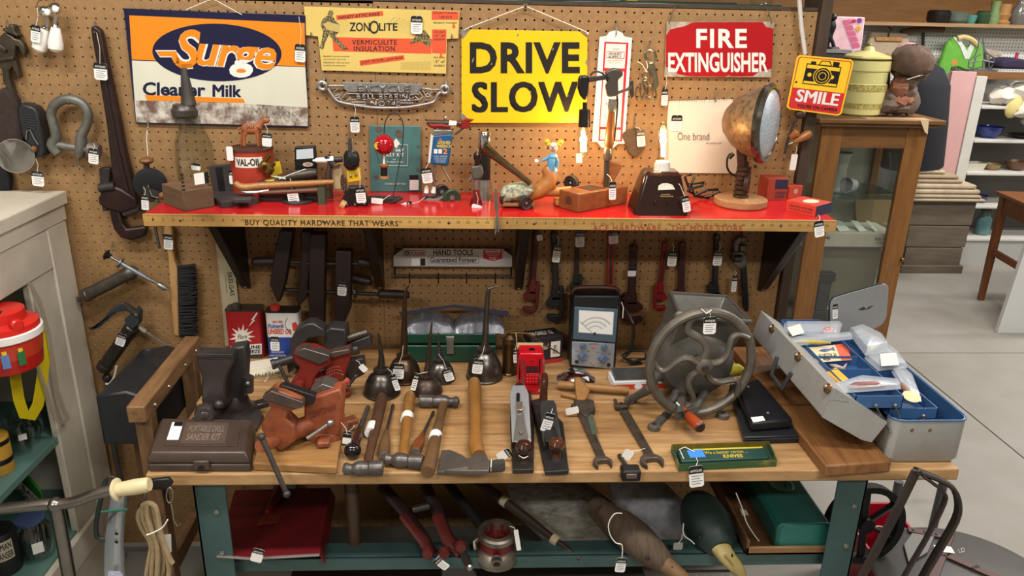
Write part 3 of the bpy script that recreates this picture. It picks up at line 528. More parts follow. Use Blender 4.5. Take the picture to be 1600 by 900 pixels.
part(t, 'hook_jaw', wpoly([(1147, 395), (1147, 380), (1152, 372), (1160, 369), (1168, 371), (1169, 377), (1158, 378), (1155, 384), (1155, 396)], Y, .018), GREYIRON, .003); part(t, 'heel_jaw', wpoly([(1157, 384), (1168, 384), (1168, 391), (1160, 396), (1156, 392)], Y, .018), GREYIRON, .002)
part(t, 'housing', wpoly([(1145, 394), (1162, 393), (1168, 402), (1167, 416), (1156, 421), (1146, 412)], Y-.004, .026), GREYIRON, .003); part(t, 'adjusting_nut', B().cyl(W(1147, 404, Y-.006), W(1158, 404, Y-.006), .011, seg=14), IRON)
part(t, 'handle', wpoly([(1158, 418), (1167, 416), (1171, 478), (1170, 487), (1165, 488), (1161, 480)], Y, .014), M('#1e1e1f', .4, .4), .004); hook(t, 1160, 371, -.03, 8); ptag(t, 1149, 430, 1146, 456, 8, Y-.01, (1148, 422))
# ---- wooden hand-screw clamps
DW = wood('#2d1d15', '#1e130e', (14, 14, 2), 3, .5)
def jaw(T, pts, Y, th=.038): part(T, 'jaw', wpoly(pts, Y, th), DW, .003)
def spindle(T, p, q, Y, hp, hq): part(T, 'spindle', B().cyl(W(*p, Y), W(*q, Y), .006, seg=10), M('#2b2523', .5, .3)); a = W(*hp, Y); e = W(*hq, Y); part(T, 'handle', axl(a, e, [(0, .009), (.06, .0135), (.6, .0145), (.93, .0125), (1, .008)]), DW)
t = thing('hand_screw_clamp', 'dark wooden hand-screw clamp hung left of its larger twin', 'clamp', W(440, 475, -.05), 'wooden hand-screw clamps')
jaw(t, [(437, 360), (458, 361), (452, 400), (446, 440), (437, 472), (433, 472), (421, 445), (428, 400)], -.075); jaw(t, [(470, 362), (486, 362), (484, 420), (480, 465), (466, 480), (463, 470), (470, 420)], -.075)
spindle(t, (440, 409), (575, 412), -.055, (394, 409), (444, 408)); spindle(t, (430, 452), (500, 455), -.055, (548, 434), (580, 441)); hook(t, 447, 366, -.03, 6)
t = thing('hand_screw_clamp', 'dark wooden hand-screw clamp with white tag, nearer the middle bracket', 'clamp', W(515, 512, -.08), 'wooden hand-screw clamps')
jaw(t, [(484, 366), (509, 366), (508, 400), (506, 510), (492, 510), (482, 490), (483, 400)], -.11); jaw(t, [(524, 392), (549, 393), (547, 485), (536, 511), (523, 511)], -.11)
spindle(t, (480, 412), (575, 412), -.09, (560, 409), (582, 412)); spindle(t, (480, 455), (600, 460), -.09, (591, 459), (640, 461)); part(t, 'washer', B().lathe([(.017, 0), (.017, .008)], W(553, 457, -.09), (1, 0, 0), 14), IRON); ptag(t, 535, 441, 534, 462, 14, -.112); hook(t, 496, 370, -.09, 4)
# ---- reel tool, brush, ruler, grease guns
t = thing('chalk_reel', 'black round chalk reel with wooden knob hanging beside the shelf end', 'reel', W(234, 312, -.05)); Y = -.06
c = W(235, 287, Y); part(t, 'drum', B().lathe([(.03, -.012), (.0435, -.010), (.0435, .012), (.03, .014)], c, (.25, -1, .1), 28), M('#191a1c', .4, .3)); part(t, 'drum_rim', B().lathe([(.0455, -.002), (.0455, .002)], c, (.25, -1, .1), 28), IRON)
part(t, 'neck', B().cyl(W(229, 270, Y), W(229, 257, Y), .008), IRON); part(t, 'knob', B().ball(W(229, 251, Y), .0195, (1, 1, .52)), MIDWOOD); part(t, 'crank', B().tube([c+V((0, -.02, 0)), c+V((.012, -.03, -.03)), c+V((.03, -.03, -.035))], .004), IRON); part(t, 'crank_knob', B().ball(W(254, 306, Y-.03), .011), MIDWOOD)
part(t, 'blade', wpoly([(222, 290), (250, 300), (240, 316), (226, 316)], Y-.028, .003), IRON)
cord(t, [(231, 243), (229, 215), (231, 198)], Y, .0012); ptag(t, 226, 304, 227, 328, 11, Y-.045, (224, 292), mat=CARD); hook(t, 231, 200, -.05, 12)
t = thing('bench_brush', 'long bench brush with pale wooden handle and black bristles', 'brush', W(290, 528, -.03)); LW = wood('#c39a63', '#ab8250', (20, 20, 2))
part(t, 'handle', wpoly([(256, 356), (263, 349), (268, 358), (269, 380), (272, 408), (277, 418), (280, 525), (279, 528), (271, 523), (267, 480), (262, 400), (255, 370)], -.035, .025), LW, .006)
b = B()
for i in range(64):
    for j in range(4):
        y0 = 416+i*1.72; p = W(276, y0, -.032+j*.006); b.tube([p, W(292, y0+random.uniform(-2, 2), -.032+j*.006), W(305+random.uniform(-3, 3)+i*.05, y0-2+random.uniform(-2, 2), -.034+j*.008)], [.002, .0022, .0012], 4)
part(t, 'bristles', b, M('#1a1a1b', .8), stuff=True); ptag(t, 263, 366, 263, 390, 14, -.038)
t = thing('steel_rod', 'thin grey steel rod hanging below the shelf end', 'rod', W(249, 388, -.03)); part(t, 'rod', B().cyl(W(242, 352, -.03), W(249, 388, -.03), .0045), GREYIRON); hook(t, 243, 354, -.03, 3)
t = thing('advertising_ruler', 'pale advertising ruler with vertical block lettering hanging on a peg', 'ruler', W(352, 545, -.01))
part(t, 'ruler', wpoly([(336, 370), (362, 369), (373, 480), (377, 540), (352, 541), (347, 480)], -.008, .003), M('#bdb392', .6)); hook(t, 349, 372, -.01, 12)
a = W(357, 425, -.0086); e = W(362, 462, -.0086); sd = V((.0095, 0, 0)); lettering(t, 'SKELGAS', [a+sd, e+sd, e-sd*.4, a-sd*.4], INKB, bold=.01)
a = W(352, 430, -.0086); e = W(354, 457, -.0086); sd = V((.003, 0, 0)); lettering(t, 'A Better Heat Fuel', [a+sd, e+sd, e-sd*.4, a-sd*.4], INKB)
flat(t, 'round_mark', oval(348.5, 381, 3.3, 4.5, 16), -.0084, INKB); b = B()
for i in range(44): q = W(337.4+i*.29, 374+i*3.3, -.0084); b.face([q, q+V((.004 if i % 2 else .007, 0, 0)), q+V((.004 if i % 2 else .007, 0, -.0008)), q+V((0, 0, -.0008))])
part(t, 'graduations', b, INKB)
GG = M('#6e6960', .4, .7, '#4d4842', 25, .5, .2)
t = thing('suction_gun', 'grey metal suction gun with long plunger rod, above the other gun', 'grease gun', W(190, 470, -.04)); Y = -.045
part(t, 'barrel', axl(W(131, 463, Y), W(208, 424, Y), [(0, .018), (.02, .021), (.1, .021), (.11, .0195), (.9, .0195), (.91, .0225), (.97, .0225), (1.04, .016), (1.09, .004)], 22), GG)
part(t, 'end_pin', B().tube([W(122, 470, Y), W(133, 462, Y)], .004), GG); part(t, 'cross_pin', B().tube([W(120, 464, Y), W(128, 475, Y)], .0022), GG)
part(t, 'rod', B().cyl(W(168, 399, Y-.01), W(262, 452, Y-.01), .0042), STEEL); part(t, 'sleeve', axl(W(188, 411, Y-.01), W(236, 438, Y-.01), [(0, .007), (.7, .0075), (1, .0055)]), M('#8d949a', .35, .7)); part(t, 'nozzle', axl(W(247, 444, Y-.01), W(260, 451, Y-.01), [(0, .006), (.3, .0085), (1, .0075)]), STEEL)
part(t, 'flange', B().lathe([(.016, -.002), (.016, .002)], W(188, 411, Y-.01), W(262, 452, Y-.01)-W(168, 399, Y-.01), 20), M('#6d7d7c', .4, .6)); part(t, 'pull_knob', axl(W(164, 397, Y-.01), W(173, 401, Y-.01), [(0, .012), (.3, .017), (.5, .011), (1, .005)]), DARK); hook(t, 175, 396, -.05, 14)
t = thing('lever_grease_gun', 'black lever grease gun with steel nozzle tube hung at an angle', 'grease gun', W(170, 590, -.05)); Y = -.055
part(t, 'barrel', axl(W(160, 578, Y), W(208, 510, Y), [(0, .017), (.03, .0225), (.12, .0235), (.13, .0205), (.85, .0205), (.86, .023), (.98, .023), (1, .02)], 22), M('#34302c', .35, .7, '#4d4741', 30))
part(t, 'head', wpoly([(193, 500), (212, 482), (219, 488), (218, 506), (208, 516), (197, 512)], Y-.012, .026), M('#424c50', .4, .5), .004); part(t, 'lever', wpoly([(136, 513), (148, 512), (160, 500), (172, 484), (190, 473), (203, 478), (216, 488), (213, 494), (196, 486), (180, 488), (168, 500), (155, 512), (142, 517)], Y-.018, .012), M('#46525a', .4, .5, '#343c42', 20), .003)
part(t, 'pivot', B().lathe([(.006, 0), (.005, .004)], W(213, 491, Y-.019), (0, -1, 0), 12), STEEL); part(t, 'link', wpoly([(190, 476), (195, 472), (216, 490), (212, 494)], Y-.022, .005), GG)
part(t, 'nozzle', wtube([(218, 511), (228, 518)], Y, .0075), M('#c9c9c6', .25, .8)); part(t, 'nozzle_tube', wtube([(226, 517), (255, 536), (286, 556)], Y, .0042), STEEL); part(t, 'end_cap', B().ball(W(167, 590, Y), .014), DARK)
part(t, 'bail', wtube([(182, 572), (178, 590), (170, 600), (165, 599)], Y-.02, .0032), M('#d5d2cc', .5)); ptag(t, 192, 522, 186, 540, 14, Y-.026, header=True); hook(t, 203, 477, -.05, 12)
t = thing('rubber_hose', 'grey rubber hose hanging down below the grease gun', 'hose', W(185, 740, -.04)); part(t, 'hose', wtube([(168, 596), (171, 640), (177, 690), (184, 730), (189, 750)], -.045, .0085, 10), M('#4a4a45', .6))
# ---- snap hooks and leather piece between the signs
t = thing('snap_hooks', 'bunch of steel snap hooks and rings tied with string on a peg', 'snap hooks', W(1010, 160, -.03)); SB = M('#a39b85', .3, .9, '#7b7465', 40)
part(t, 'swivel_eye', wtube([(1016, 97), (1008, 90), (1008, 82), (1015, 78), (1023, 81), (1025, 90), (1020, 98)], -.035, .004, 8, close=True), SB); part(t, 'hook_body', wpoly([(1013, 98), (1022, 98), (1027, 115), (1030, 133), (1024, 142), (1018, 140), (1022, 125), (1014, 110)], -.04, .012), SB, .003)
for i, (x, y, rx, ry, an) in enumerate(((1000, 143, 7, 14, .2), (1006, 140, 6, 15, 0), (1017, 146, 8, 13, -.25), (1009, 118, 6, 7, 0), (1012, 136, 7, 16, -.3))): part(t, 'snap_ring', wtube(oval(x, y, rx, ry, 22, an), -.03-.006*i, .0025, 8, close=True), SB)
cord(t, [(996, 96), (1004, 101), (1010, 112), (1012, 104), (1010, 95)], -.06, .0012); hook(t, 1015, 80, -.03, 14)
t = thing('leather_shield', 'brown embossed leather shield shaped piece with a tag on a peg', 'leather piece', W(992, 247, -.01)); part(t, 'leather', wpoly([(971, 213), (974, 206), (992, 200), (1000, 203), (1009, 214), (1008, 232), (992, 247), (984, 240)], -.012, .006), M('#5f4c38', .7, 0, '#48382a', 50, .5, .5), .002); ptag(t, 1001, 203, 1002, 229, 13, -.02, (993, 198)); hook(t, 993, 201, -.01, 20)
t = thing('small_crank_tools', 'small wooden handled crank tools hanging at the pegboard end', 'hand tool', W(1240, 265, -.03)); Y = -.04
for p, q in (((1233, 215), (1247, 206)), ((1240, 222), (1268, 207))): a = W(*p, Y); e = W(*q, Y); part(t, 'handle', axl(a, e, [(0, .006), (.15, .009), (.7, .013), (.95, .010), (1, .003)]), M('#a8682e', .35, 0, '#8c5222', 30))
part(t, 'shank', wtube([(1248, 180), (1240, 195), (1232, 215), (1226, 240)], Y, .004), IRON); part(t, 'crank_knob', B().ball(W(1250, 178, Y), .013, (1.3, 1, 1)), M('#3c2a22', .4)); part(t, 'shank', wtube([(1240, 222), (1230, 226), (1225, 246)], Y, .003), STEEL)
ptag(t, 1242, 241, 1238, 266, 10, Y-.01, (1244, 228), header=False); hook(t, 1238, 200, -.03, 8)
for i, (x, y) in enumerate(((1220, 256),)): pass
# ================================================================ ON THE RED SHELF
def yb(x, y, z=SZ): return H(x, y, z).y
def obox(T, name, A, Bp, Cp, z0, z1, mat, bev=.001, par=True):
    """upright box from three base corners (photo points on level z0): A front, Bp right, Cp left/back"""
    a = H(*A, z0); b_ = H(*Bp, z0); c = H(*Cp, z0); u = b_-a; v = c-a; v = v - u*(v.dot(u)/u.dot(u))
    o = B().prism([a, a+u, a+u+v, a+v], (0, 0, z1-z0)); o.O = (a, u, v); p = part(T, name, o, mat, bev); p_o[p.name] = o.O; return p
p_o = {}
def zat(x, y, Y): return W(x, y, Y).z
# oil bottle
Y = yb(300, 296); t = thing('oil_bottle', 'clear glass motor oil bottle with tall metal pouring spout', 'bottle', (W(300, 296, Y).x, Y, SZ))
c = W(303, 235, Y); ZB = SZ+.001; zz = lambda y: zat(300, y, Y)-SZ; k = S(c)
part(t, 'glass_body', B().lathe([(.001, .002), (28*k, 0), (29*k, .01), (29.5*k, zz(235)*.75), (27*k, zz(220)), (18*k, zz(198)), (16.5*k, zz(182)), (15.5*k, zz(182)), (16.5*k, zz(199)), (25.5*k, zz(221)), (28*k, zz(236)*.75), (27*k, .012), (.001, .008)], (c.x, Y, ZB), (0, 0, 1), 32), GLASS)
part(t, 'collar', B().lathe([(17*k, zz(184)), (20*k, zz(181)), (20.5*k, zz(172)), (18*k, zz(169)), (17*k, zz(164)), (12*k, zz(162))], (c.x-.012, Y, ZB), (0, 0, 1), 28), M('#57534f', .4, .7))
a = W(296, 163, Y); e = W(288, 106, Y); part(t, 'spout', axl(a, e, [(0, 12.5*k), (.1, 11.5*k), (.9, 6*k), (1, 5.5*k)], 24), M('#45423f', .45, .6, '#5d5853', 25)); ptag(t, 306, 255, 306, 266, 14, Y-.05)
# jointed wooden box
WB = wood('#6b4d35', '#4c3522', (3, 3, 20), 4, .6, .3)
t = thing('jointed_wooden_box', 'old brown finger jointed wooden box with lid on the shelf end', 'box', H(300, 324, SZ))
obox(t, 'base', (289, 331), (336, 323), (263, 317), SZ, SZ+.046, M('#3f2f26', .6, 0, '#59422f', 18, .5, .2)); lid = obox(t, 'lid', (289, 331), (336, 323), (263, 317), SZ+.048, SZ+.098, WB, .002)
a, u, v = p_o[lid.name]
for i in range(5): part(lid, 'finger_joint', B().prism([a+V((0, 0, .05+.009*i))-u*.004-v*.004, a+u*.1+V((0, 0, .05+.009*i))-u*.004-v*.004, a+u*.1+V((0, 0, .055+.009*i))-u*.004-v*.004, a+V((0, 0, .055+.009*i))-u*.004-v*.004], v.normalized()*.0006), DKWOOD)
q = a+u*.42-v.normalized()*.0006+V((0, 0, .06)); part(t, 'price_sticker', B().prism([q, q+u*.33, q+u*.33+V((0, 0, .027)), q+V((0, 0, .027))], v.normalized()*.0004), CARD); q = q+u*.34; part(t, 'price_sticker', B().prism([q, q+u*.13, q+u*.13+V((0, 0, .027)), q+V((0, 0, .027))], v.normalized()*.0004), BLACK)
# open black case
CASE = M('#2c2625', .55, 0, '#3a3331', 25, .5, .2); t = thing('open_tool_case', 'open dark brown fitted instrument case on the shelf', 'case', H(372, 322, SZ))
tray = obox(t, 'tray', (346, 326), (404, 319), (332, 310), SZ, SZ+.018, CASE); Yc = yb(350, 309)
part(t, 'lid', wpoly([(325, 260), (396, 252), (402, 303), (334, 309)], Yc, .014), CASE, .002); part(t, 'lid_slot', wpoly([(336, 262), (347, 261), (352, 298), (342, 299)], Yc-.001, .002), BLACK); part(t, 'lid_slot', wpoly([(381, 275), (394, 273), (395, 277), (382, 280)], Yc-.001, .002), BLACK)
part(t, 'insert', B().box(H(380, 312, SZ+.023), (.045, .03, .01), rz(8)), M('#3b3937', .5), .001); ptag(t, 364, 266, 366, 288, 14, Yc-.002)
# wooden stock on top
STK = M('#b98a4c', .35, 0, '#8c5a2c', 14, .5, .1, (8, 30, 30)); t = thing('curved_wooden_handle', 'long pale wooden stock with curved pistol grip lying across the shelf', 'tool handle', H(430, 300, SZ)); Y = -.17; zt = lambda x, y: W(x, y, Y)
part(t, 'stock', B().tube([zt(367, 285), zt(374, 291), zt(384, 293), zt(400, 291), zt(430, 289), zt(470, 287), zt(522, 284)], [.007, .010, .0105, .0095, .009, .0085, .006], 12), STK); part(t, 'under_bar', B().tube([zt(408, 301), zt(450, 299), zt(505, 296)], [.005, .007, .006], 8), M('#6b4a34', .5, .2)); part(t, 'rest_block', B().bb((zt(497, 300).x, Y-.008, SZ), (zt(508, 300).x, Y+.008, zt(500, 292).z)), M('#3b4632', .6)); part(t, 'lock_plate', B().tube([zt(368, 290), zt(380, 299), zt(400, 300), zt(420, 297)], [.003, .005, .005, .003], 8), M('#cfcac2', .3, .8)); part(t, 'wire_tie', zt and B().tube([zt(428, 289), zt(432, 281), zt(440, 288), zt(434, 294)], .0012, 5), STEEL)
# val-oil tin and deer
Y = -.075; t = thing('oil_tin', 'round red oil tin with dark lid and white label behind the open case', 'tin', (W(393, 290, Y).x, Y, SZ)); k = S(W(393, 245, Y)); cx = W(393, 245, Y).x; z1 = zat(393, 233, Y)
TINR = M('#b23a24', .45, 0, '#94301d', 14); part(t, 'body', B().lathe([(33*k, 0), (33*k, z1-SZ)], (cx, Y, SZ), (0, 0, 1), 32), TINR); part(t, 'lid', B().lathe([(34*k, z1-SZ), (34*k, z1-SZ+.006), (31*k, z1-SZ+.007), (30*k, z1-SZ+.003)], (cx, Y, SZ), (0, 0, 1), 32), M('#4b3b34', .5, .4, '#6b3a2c', 20))
def wrap_text(T, s, cx, Y, r, z0, z1, a0, a1, mat, **kw):
    o = lettering(T, s, [(a0, 0, z1), (a1, 0, z1), (a1, 0, z0), (a0, 0, z0)], mat, **kw); me = o.data; ox = V(o.location)
    for v in me.vertices:
        p = v.co+ox; an = p.x; v.co = V((cx+r*math.sin(an), Y-r*math.cos(an), p.z))-ox
    return o
def wrap_patch(T, name, cx, Y, r, z0, z1, a0, a1, mat, n=10):
    b = B(); A = [a0+(a1-a0)*i/n for i in range(n+1)]
    for i in range(n): b.face([(cx+r*math.sin(A[i]), Y-r*math.cos(A[i]), z0), (cx+r*math.sin(A[i+1]), Y-r*math.cos(A[i+1]), z0), (cx+r*math.sin(A[i+1]), Y-r*math.cos(A[i+1]), z1), (cx+r*math.sin(A[i]), Y-r*math.cos(A[i]), z1)])
    return part(T, name, b, mat)
wrap_patch(t, 'label_patch', cx, Y, 33.4*k, zat(393, 256, Y), zat(393, 240, Y), -.55, .75, M('#e4ded0', .5)); wrap_text(t, 'VAL-OIL', cx, Y, 33.8*k, zat(393, 253, Y), zat(393, 242, Y), -.45, .65, INKB, bold=.03)
ptag(t, 358, 229, 360, 251, 10, Y-.06, header=False)
Y = -.075; zt = lambda x, y, d=0.: W(x, y, Y+d); t = thing('deer_figurine', 'small orange-brown toy deer standing on the red oil tin', 'figurine', zt(395, 229)); DEER = M('#b0673f', .5, 0, '#8f4f2e', 30)
b = B(); b.ball(zt(392, 201), .019, (1.45, .75, .85)).tube([zt(404, 198), zt(408, 192), zt(413, 187)], [.012, .008, .008], 10).ball(zt(415, 188), .009, (1.35, .8, .9)).tube([zt(376, 199), zt(372, 203)], .003)
for x, d in ((381, -.008), (377, .008), (403, -.008), (407, .008)): b.tube([zt(x+(4 if x < 390 else -2), 205, d), zt(x, 214, d), zt(x+1, 228, d)], [.007, .0045, .004], 8)
part(t, 'body', b, DEER)
for s_ in (-1, 1): part(t, 'antler', B().tube([zt(412, 184, .004*s_), zt(408+s_, 179, .009*s_), zt(411+2*s_, 175, .011*s_)], .0013, 6).tube([zt(409+s_, 180, .009*s_), zt(414+s_, 178, .01*s_)], .0011, 6), M('#a98e6a', .6))
wtext(t, 'DEER', 385, 196, 398, 201, Y-.0148, INKB); ptag(t, 417, 208, 417, 229, 15, Y-.02, (414, 195))
# brass fittings, mirror box, spark plug on rear of the shelf
Y = -.13; zt = lambda x, y, d=0.: W(x, y, Y+d); t = thing('brass_fittings', 'jumble of old brass valve fittings and a yellow tin scrap', 'fittings', H(425, 292, SZ))
part(t, 'elbow', B().tube([zt(406, 262), zt(414, 256), zt(420, 260), zt(421, 272)], .0085, 10), BRASS); part(t, 'valve', axl(zt(419, 270), zt(427, 254), [(0, .011), (.5, .012), (.6, .007), (1, .008)]), BRASS); part(t, 'pipe', B().cyl(zt(408, 258), zt(422, 242), .006), BRASS); part(t, 'barrel', axl(zt(448, 278), zt(495, 270), [(0, .012), (.2, .016), (.8, .016), (1, .011)]), M('#4a443d', .4, .6)); part(t, 'yellow_scrap', wpoly([(420, 255), (437, 252), (441, 270), (424, 278)], Y+.03, .004), M('#d5b32c', .4)); part(t, 'yellow_lug', wpoly([(403, 285), (428, 280), (432, 297), (408, 300)], Y-.005, .03), M('#c2a53a', .45, 0, '#8a7430', 20), .004)
part(t, 'blade', B().tube([zt(424, 275), zt(450, 280), zt(480, 268)], [.003, .006, .002], 8), STEEL); part(t, 'tie_wire', B().tube([zt(436, 280, -.03), zt(455, 272, -.03), zt(478, 264, -.03)], .0012, 5), STRING); part(t, 'rest', B().bb((zt(405, 290).x, Y-.01, SZ), (zt(495, 290).x, Y+.03, zt(450, 283).z)), M('#3b342e', .6))
Y = -.06; t = thing('ring_box', 'small black presentation box with white lining and oval label', 'box', (W(478, 290, Y).x, Y, SZ)); part(t, 'lid', wpoly([(460, 230), (492, 228), (495, 262), (461, 265)], Y, .02), BLACK, .003); part(t, 'lining', wpoly([(463, 234), (489, 232), (490, 247), (463, 249)], Y-.001, .001), M('#c9d2d6', .4)); flat(t, 'oval_label', oval(481, 257, 8, 3.5, 20), Y-.0008, M('#d9b7a4', .5)); wtext(t, 'FORD', 477, 255, 486, 259, Y-.0014, INKB); part(t, 'stand', B().bb((W(462, 262, Y).x, Y, SZ), (W(494, 262, Y).x, Y+.018, zat(475, 263, Y))), BLACK)
def spark_plug(T, a, e, r=.008):
    part(T, 'insulator', axl(a, a+(e-a)*.52, [(0, r*.35), (.18, r*.4), (.2, r*.75), (1, r*.95)]), M('#eceae4', .2)); part(T, 'hex', axl(a+(e-a)*.5, a+(e-a)*.72, [(0, r*1.3), (1, r*1.3)], 6), STEEL); part(T, 'thread', axl(a+(e-a)*.72, e, [(0, r*.85), (1, r*.85)]), IRON)
Y = -.1; zt = lambda x, y, d=0.: W(x, y, Y+d); t = thing('spark_plug_sculpture', 'figure of scrap steel with a white spark plug held out sideways', 'sculpture', (zt(510, 300).x, Y, SZ)); spark_plug(t, zt(489, 251), zt(535, 249), .0095); part(t, 'post', B().tube([(zt(512, 290).x, Y, SZ), zt(513, 270), zt(517, 250)], [.014, .009, .007], 10), M('#57463c', .5, .5)); part(t, 'collar', axl(zt(510, 243), zt(522, 258), [(0, .009), (1, .012)]), IRON); part(t, 'paper_wrap', wpoly([(517, 262), (533, 256), (536, 296), (520, 297)], Y+.01, .02), M('#b8a57c', .7), .003)
t = thing('iron_disc_base', 'dark iron disc stand with a raised boss and white tag', 'stand', H(466, 314, SZ)); c = H(466, 315, SZ); part(t, 'disc', B().lathe([(.043, 0), (.044, .004), (.04, .008), (.02, .009), (.018, .02), (.019, .03), (.015, .031)], c, (0, 0, 1), 32), IRON); ptag(t, 455, 293, 460, 318, 17, c.y-.03, (453, 279, -.17))
# black gear robot
Y = yb(552, 322); zt = lambda x, y, d=0.: W(x, y, Y+d); t = thing('scrap_robot', 'black scrap metal robot with a glass tube head and yellow middle', 'sculpture', (zt(552, 325).x, Y, SZ)); BLK = M('#1c1b1b', .35, .4, '#2c2a29', 30)
part(t, 'base', B().prism([zt(531, 324), (zt(576, 322)), zt(575, 315), zt(566, 292), zt(545, 292), zt(533, 312)], (0, .03, 0)), BLK, .004); part(t, 'roller', B().cyl(zt(532, 318, -.012), zt(539, 322, -.012), .013), M('#b98a55', .5)); part(t, 'yellow_block', wpoly([(541, 267), (562, 264), (564, 283), (543, 286)], Y-.004, .025), M('#d9b013', .4), .003)
for x, y in ((548, 275), (556, 273), (542, 320), (555, 320), (569, 318)): part(t, 'rivet', B().ball(zt(x, y, -.006), .0042), STEEL)
b = B(); c = zt(537, 287, .01); b.tube([c+V((.012*math.cos(a)*.6, -.012*math.cos(a)*.5, .024*math.sin(a))) for a in [2*math.pi*i/24 for i in range(24)]], .0025, 6, True)
for i in range(3): a = math.pi*i/3+.3; d = V((.012*math.cos(a)*.6, -.012*math.cos(a)*.5, .024*math.sin(a))); b.cyl(c-d, c+d, .0018, seg=6)
part(t, 'side_wheel', b, M('#5c5448', .4, .7)); part(t, 'torso', axl(zt(549, 264), zt(549, 236), [(0, .013), (.2, .021), (.75, .021), (1, .016)], 18), BLK); part(t, 'dial', B().lathe([(.015, 0), (.015, .006), (.011, .008), (.003, .009)], zt(553, 249, -.02), (.2, -1, 0), 20), BLK); part(t, 'head_tube', axl(zt(547, 236), zt(546, 208), [(0, .0115), (.6, .0115), (.9, .009), (1, .003)], 16), GLASS); part(t, 'filament', axl(zt(547, 234), zt(546.5, 216), [(0, .006), (1, .004)], 8), M('#5a5550', .4, .7)); ptag(t, 562, 292, 565, 317, 15, Y-.035, (559, 262)); part(t, 'pivot', B().ball(zt(565, 302, -.01), .006), STEEL)
# pool ball balloon
Y = -.11; zt = lambda x, y, d=0.: W(x, y, Y+d); t = thing('pool_ball_balloon', 'red number seven ball balloon over a thread spool on an arched wire', 'sculpture', (zt(600, 312).x, Y, SZ)); ZS = H(600, 310, SZ)
part(t, 'ball', B().ball(zt(600, 226), 16*S(zt(600, 226)), seg=28), M('#a5101c', .1)); flat(t, 'number_disc', oval(590, 227.5, 5.2, 5.8, 20), Y-.0235, M('#d9b23a', .3)); wtext(t, '7', 588.5, 224, 592, 231, Y-.0245, INKB, bold=.02); wtext(t, '7', 588.5, 224, 592, 231, Y-.0245, INKB)
part(t, 'stem', B().cyl(zt(600, 243), zt(600, 256), .0035), WHITE); part(t, 'spool', axl(zt(600, 278), zt(600, 257), [(0, .0145), (.16, .013), (.17, .008), (.83, .008), (.84, .012), (1, .0145)], 18), M('#a8703c', .5)); part(t, 'thread', axl(zt(600, 274), zt(600, 261), [(0, .0095), (1, .0095)], 16), BLACK)
for a, e in (((586, 233), (594, 258)), ((614, 233), (606, 258)), ((597, 242), (598, 258))): part(t, 'rigging', B().tube([zt(*a), zt(*e)], .0007, 5), IRON)
part(t, 'wire_arch', B().tube([zt(600, 210), zt(602, 190), zt(610, 178), (zt(620, 178)), zt(629, 190), zt(630, 215), zt(624, 255), V((zt(614, 304).x, Y-.02, SZ+.003))], .0016, 6), IRON); part(t, 'foot_bar', B().bb((zt(576, 310).x, Y-.04, SZ), (zt(620, 310).x, Y-.01, SZ+.014)), IRON, .002); part(t, 'foot_claw', B().tube([V((zt(618, 306).x, Y-.025, SZ+.008)), V((zt(628, 300).x, Y-.03, SZ+.012)), V((zt(612, 312).x, Y-.06, SZ+.004))], [.006, .006, .002]), IRON)
ptag(t, 598, 315, 580, 313, 9, Y-.06, (610, 305), header=False)
# green tin
t = thing('key_kit_tin', 'worn teal metal Key Kit panel leaning on the pegboard', 'tin panel', H(620, 299, SZ)); Y = -.028
part(t, 'panel', B().prism([W(577, 196, -.012), W(657, 197, -.012), H(658, 300, SZ), H(579, 300, SZ)], (0, .004, 0)), M('#4f7f7d', .4, .1, '#3f6765', 10, .6), .002)
def gp(x, y, d=.0012): # point on the leaning panel
    a = W(577, 196, -.012); e = H(579, 300, SZ); f_ = (y-196)/104.; return W(x, y, a.y+(e.y-a.y)*f_-d)
def gt(s, x0, y0, x1, y1, m_=WHITE, **k_): lettering(t, s, [gp(x0, y0), gp(x1, y0), gp(x1, y1), gp(x0, y1)], m_, **k_)
gt('667', 618, 232, 631, 237, bold=.02); gt('KEY KIT', 604, 239, 631, 244.5, bold=.02, space=1.2); gt('for', 614, 248, 619, 250); gt('Pin-tumbler Cylinders', 604, 251.5, 631, 255); gt('THE SALES CO. NEW YORK', 601, 286, 634, 288.5)
for p, q in (((606, 226), (637, 226)), ((637, 226), (637, 259)), ((637, 259), (604, 259))): part(t, 'printed_line', B().cyl(gp(*p), gp(*q), .0006, seg=4), WHITE)
part(t, 'diamond_mark', B().face([gp(619, 216), gp(625, 224), gp(619, 232), gp(613, 224)]), WHITE)
for x, y, r_ in ((592, 202, 6), (624, 210, 7), (622, 205, 4), (588, 277, 4), (654, 264, 3), (653, 228, 2)): part(t, 'rust_spot', B().face([gp(a, b_, .0009) for a, b_ in oval(x, y, r_, r_*.8, 9)]), M('#4a4a42', .7, 0, '#6b5848', 60))
q = [gp(640, 273, .002), gp(654, 273, .002), gp(654, 297, .002), gp(640, 297, .002)]; tg = part(t, 'price_tag', B().prism(q, (0, .0008, 0)), CARD); part(tg, 'tag_header', B().face([gp(640, 273, .0024), gp(654, 273, .0024), gp(654, 281, .0024), gp(640, 281, .0024)]), BLACK)
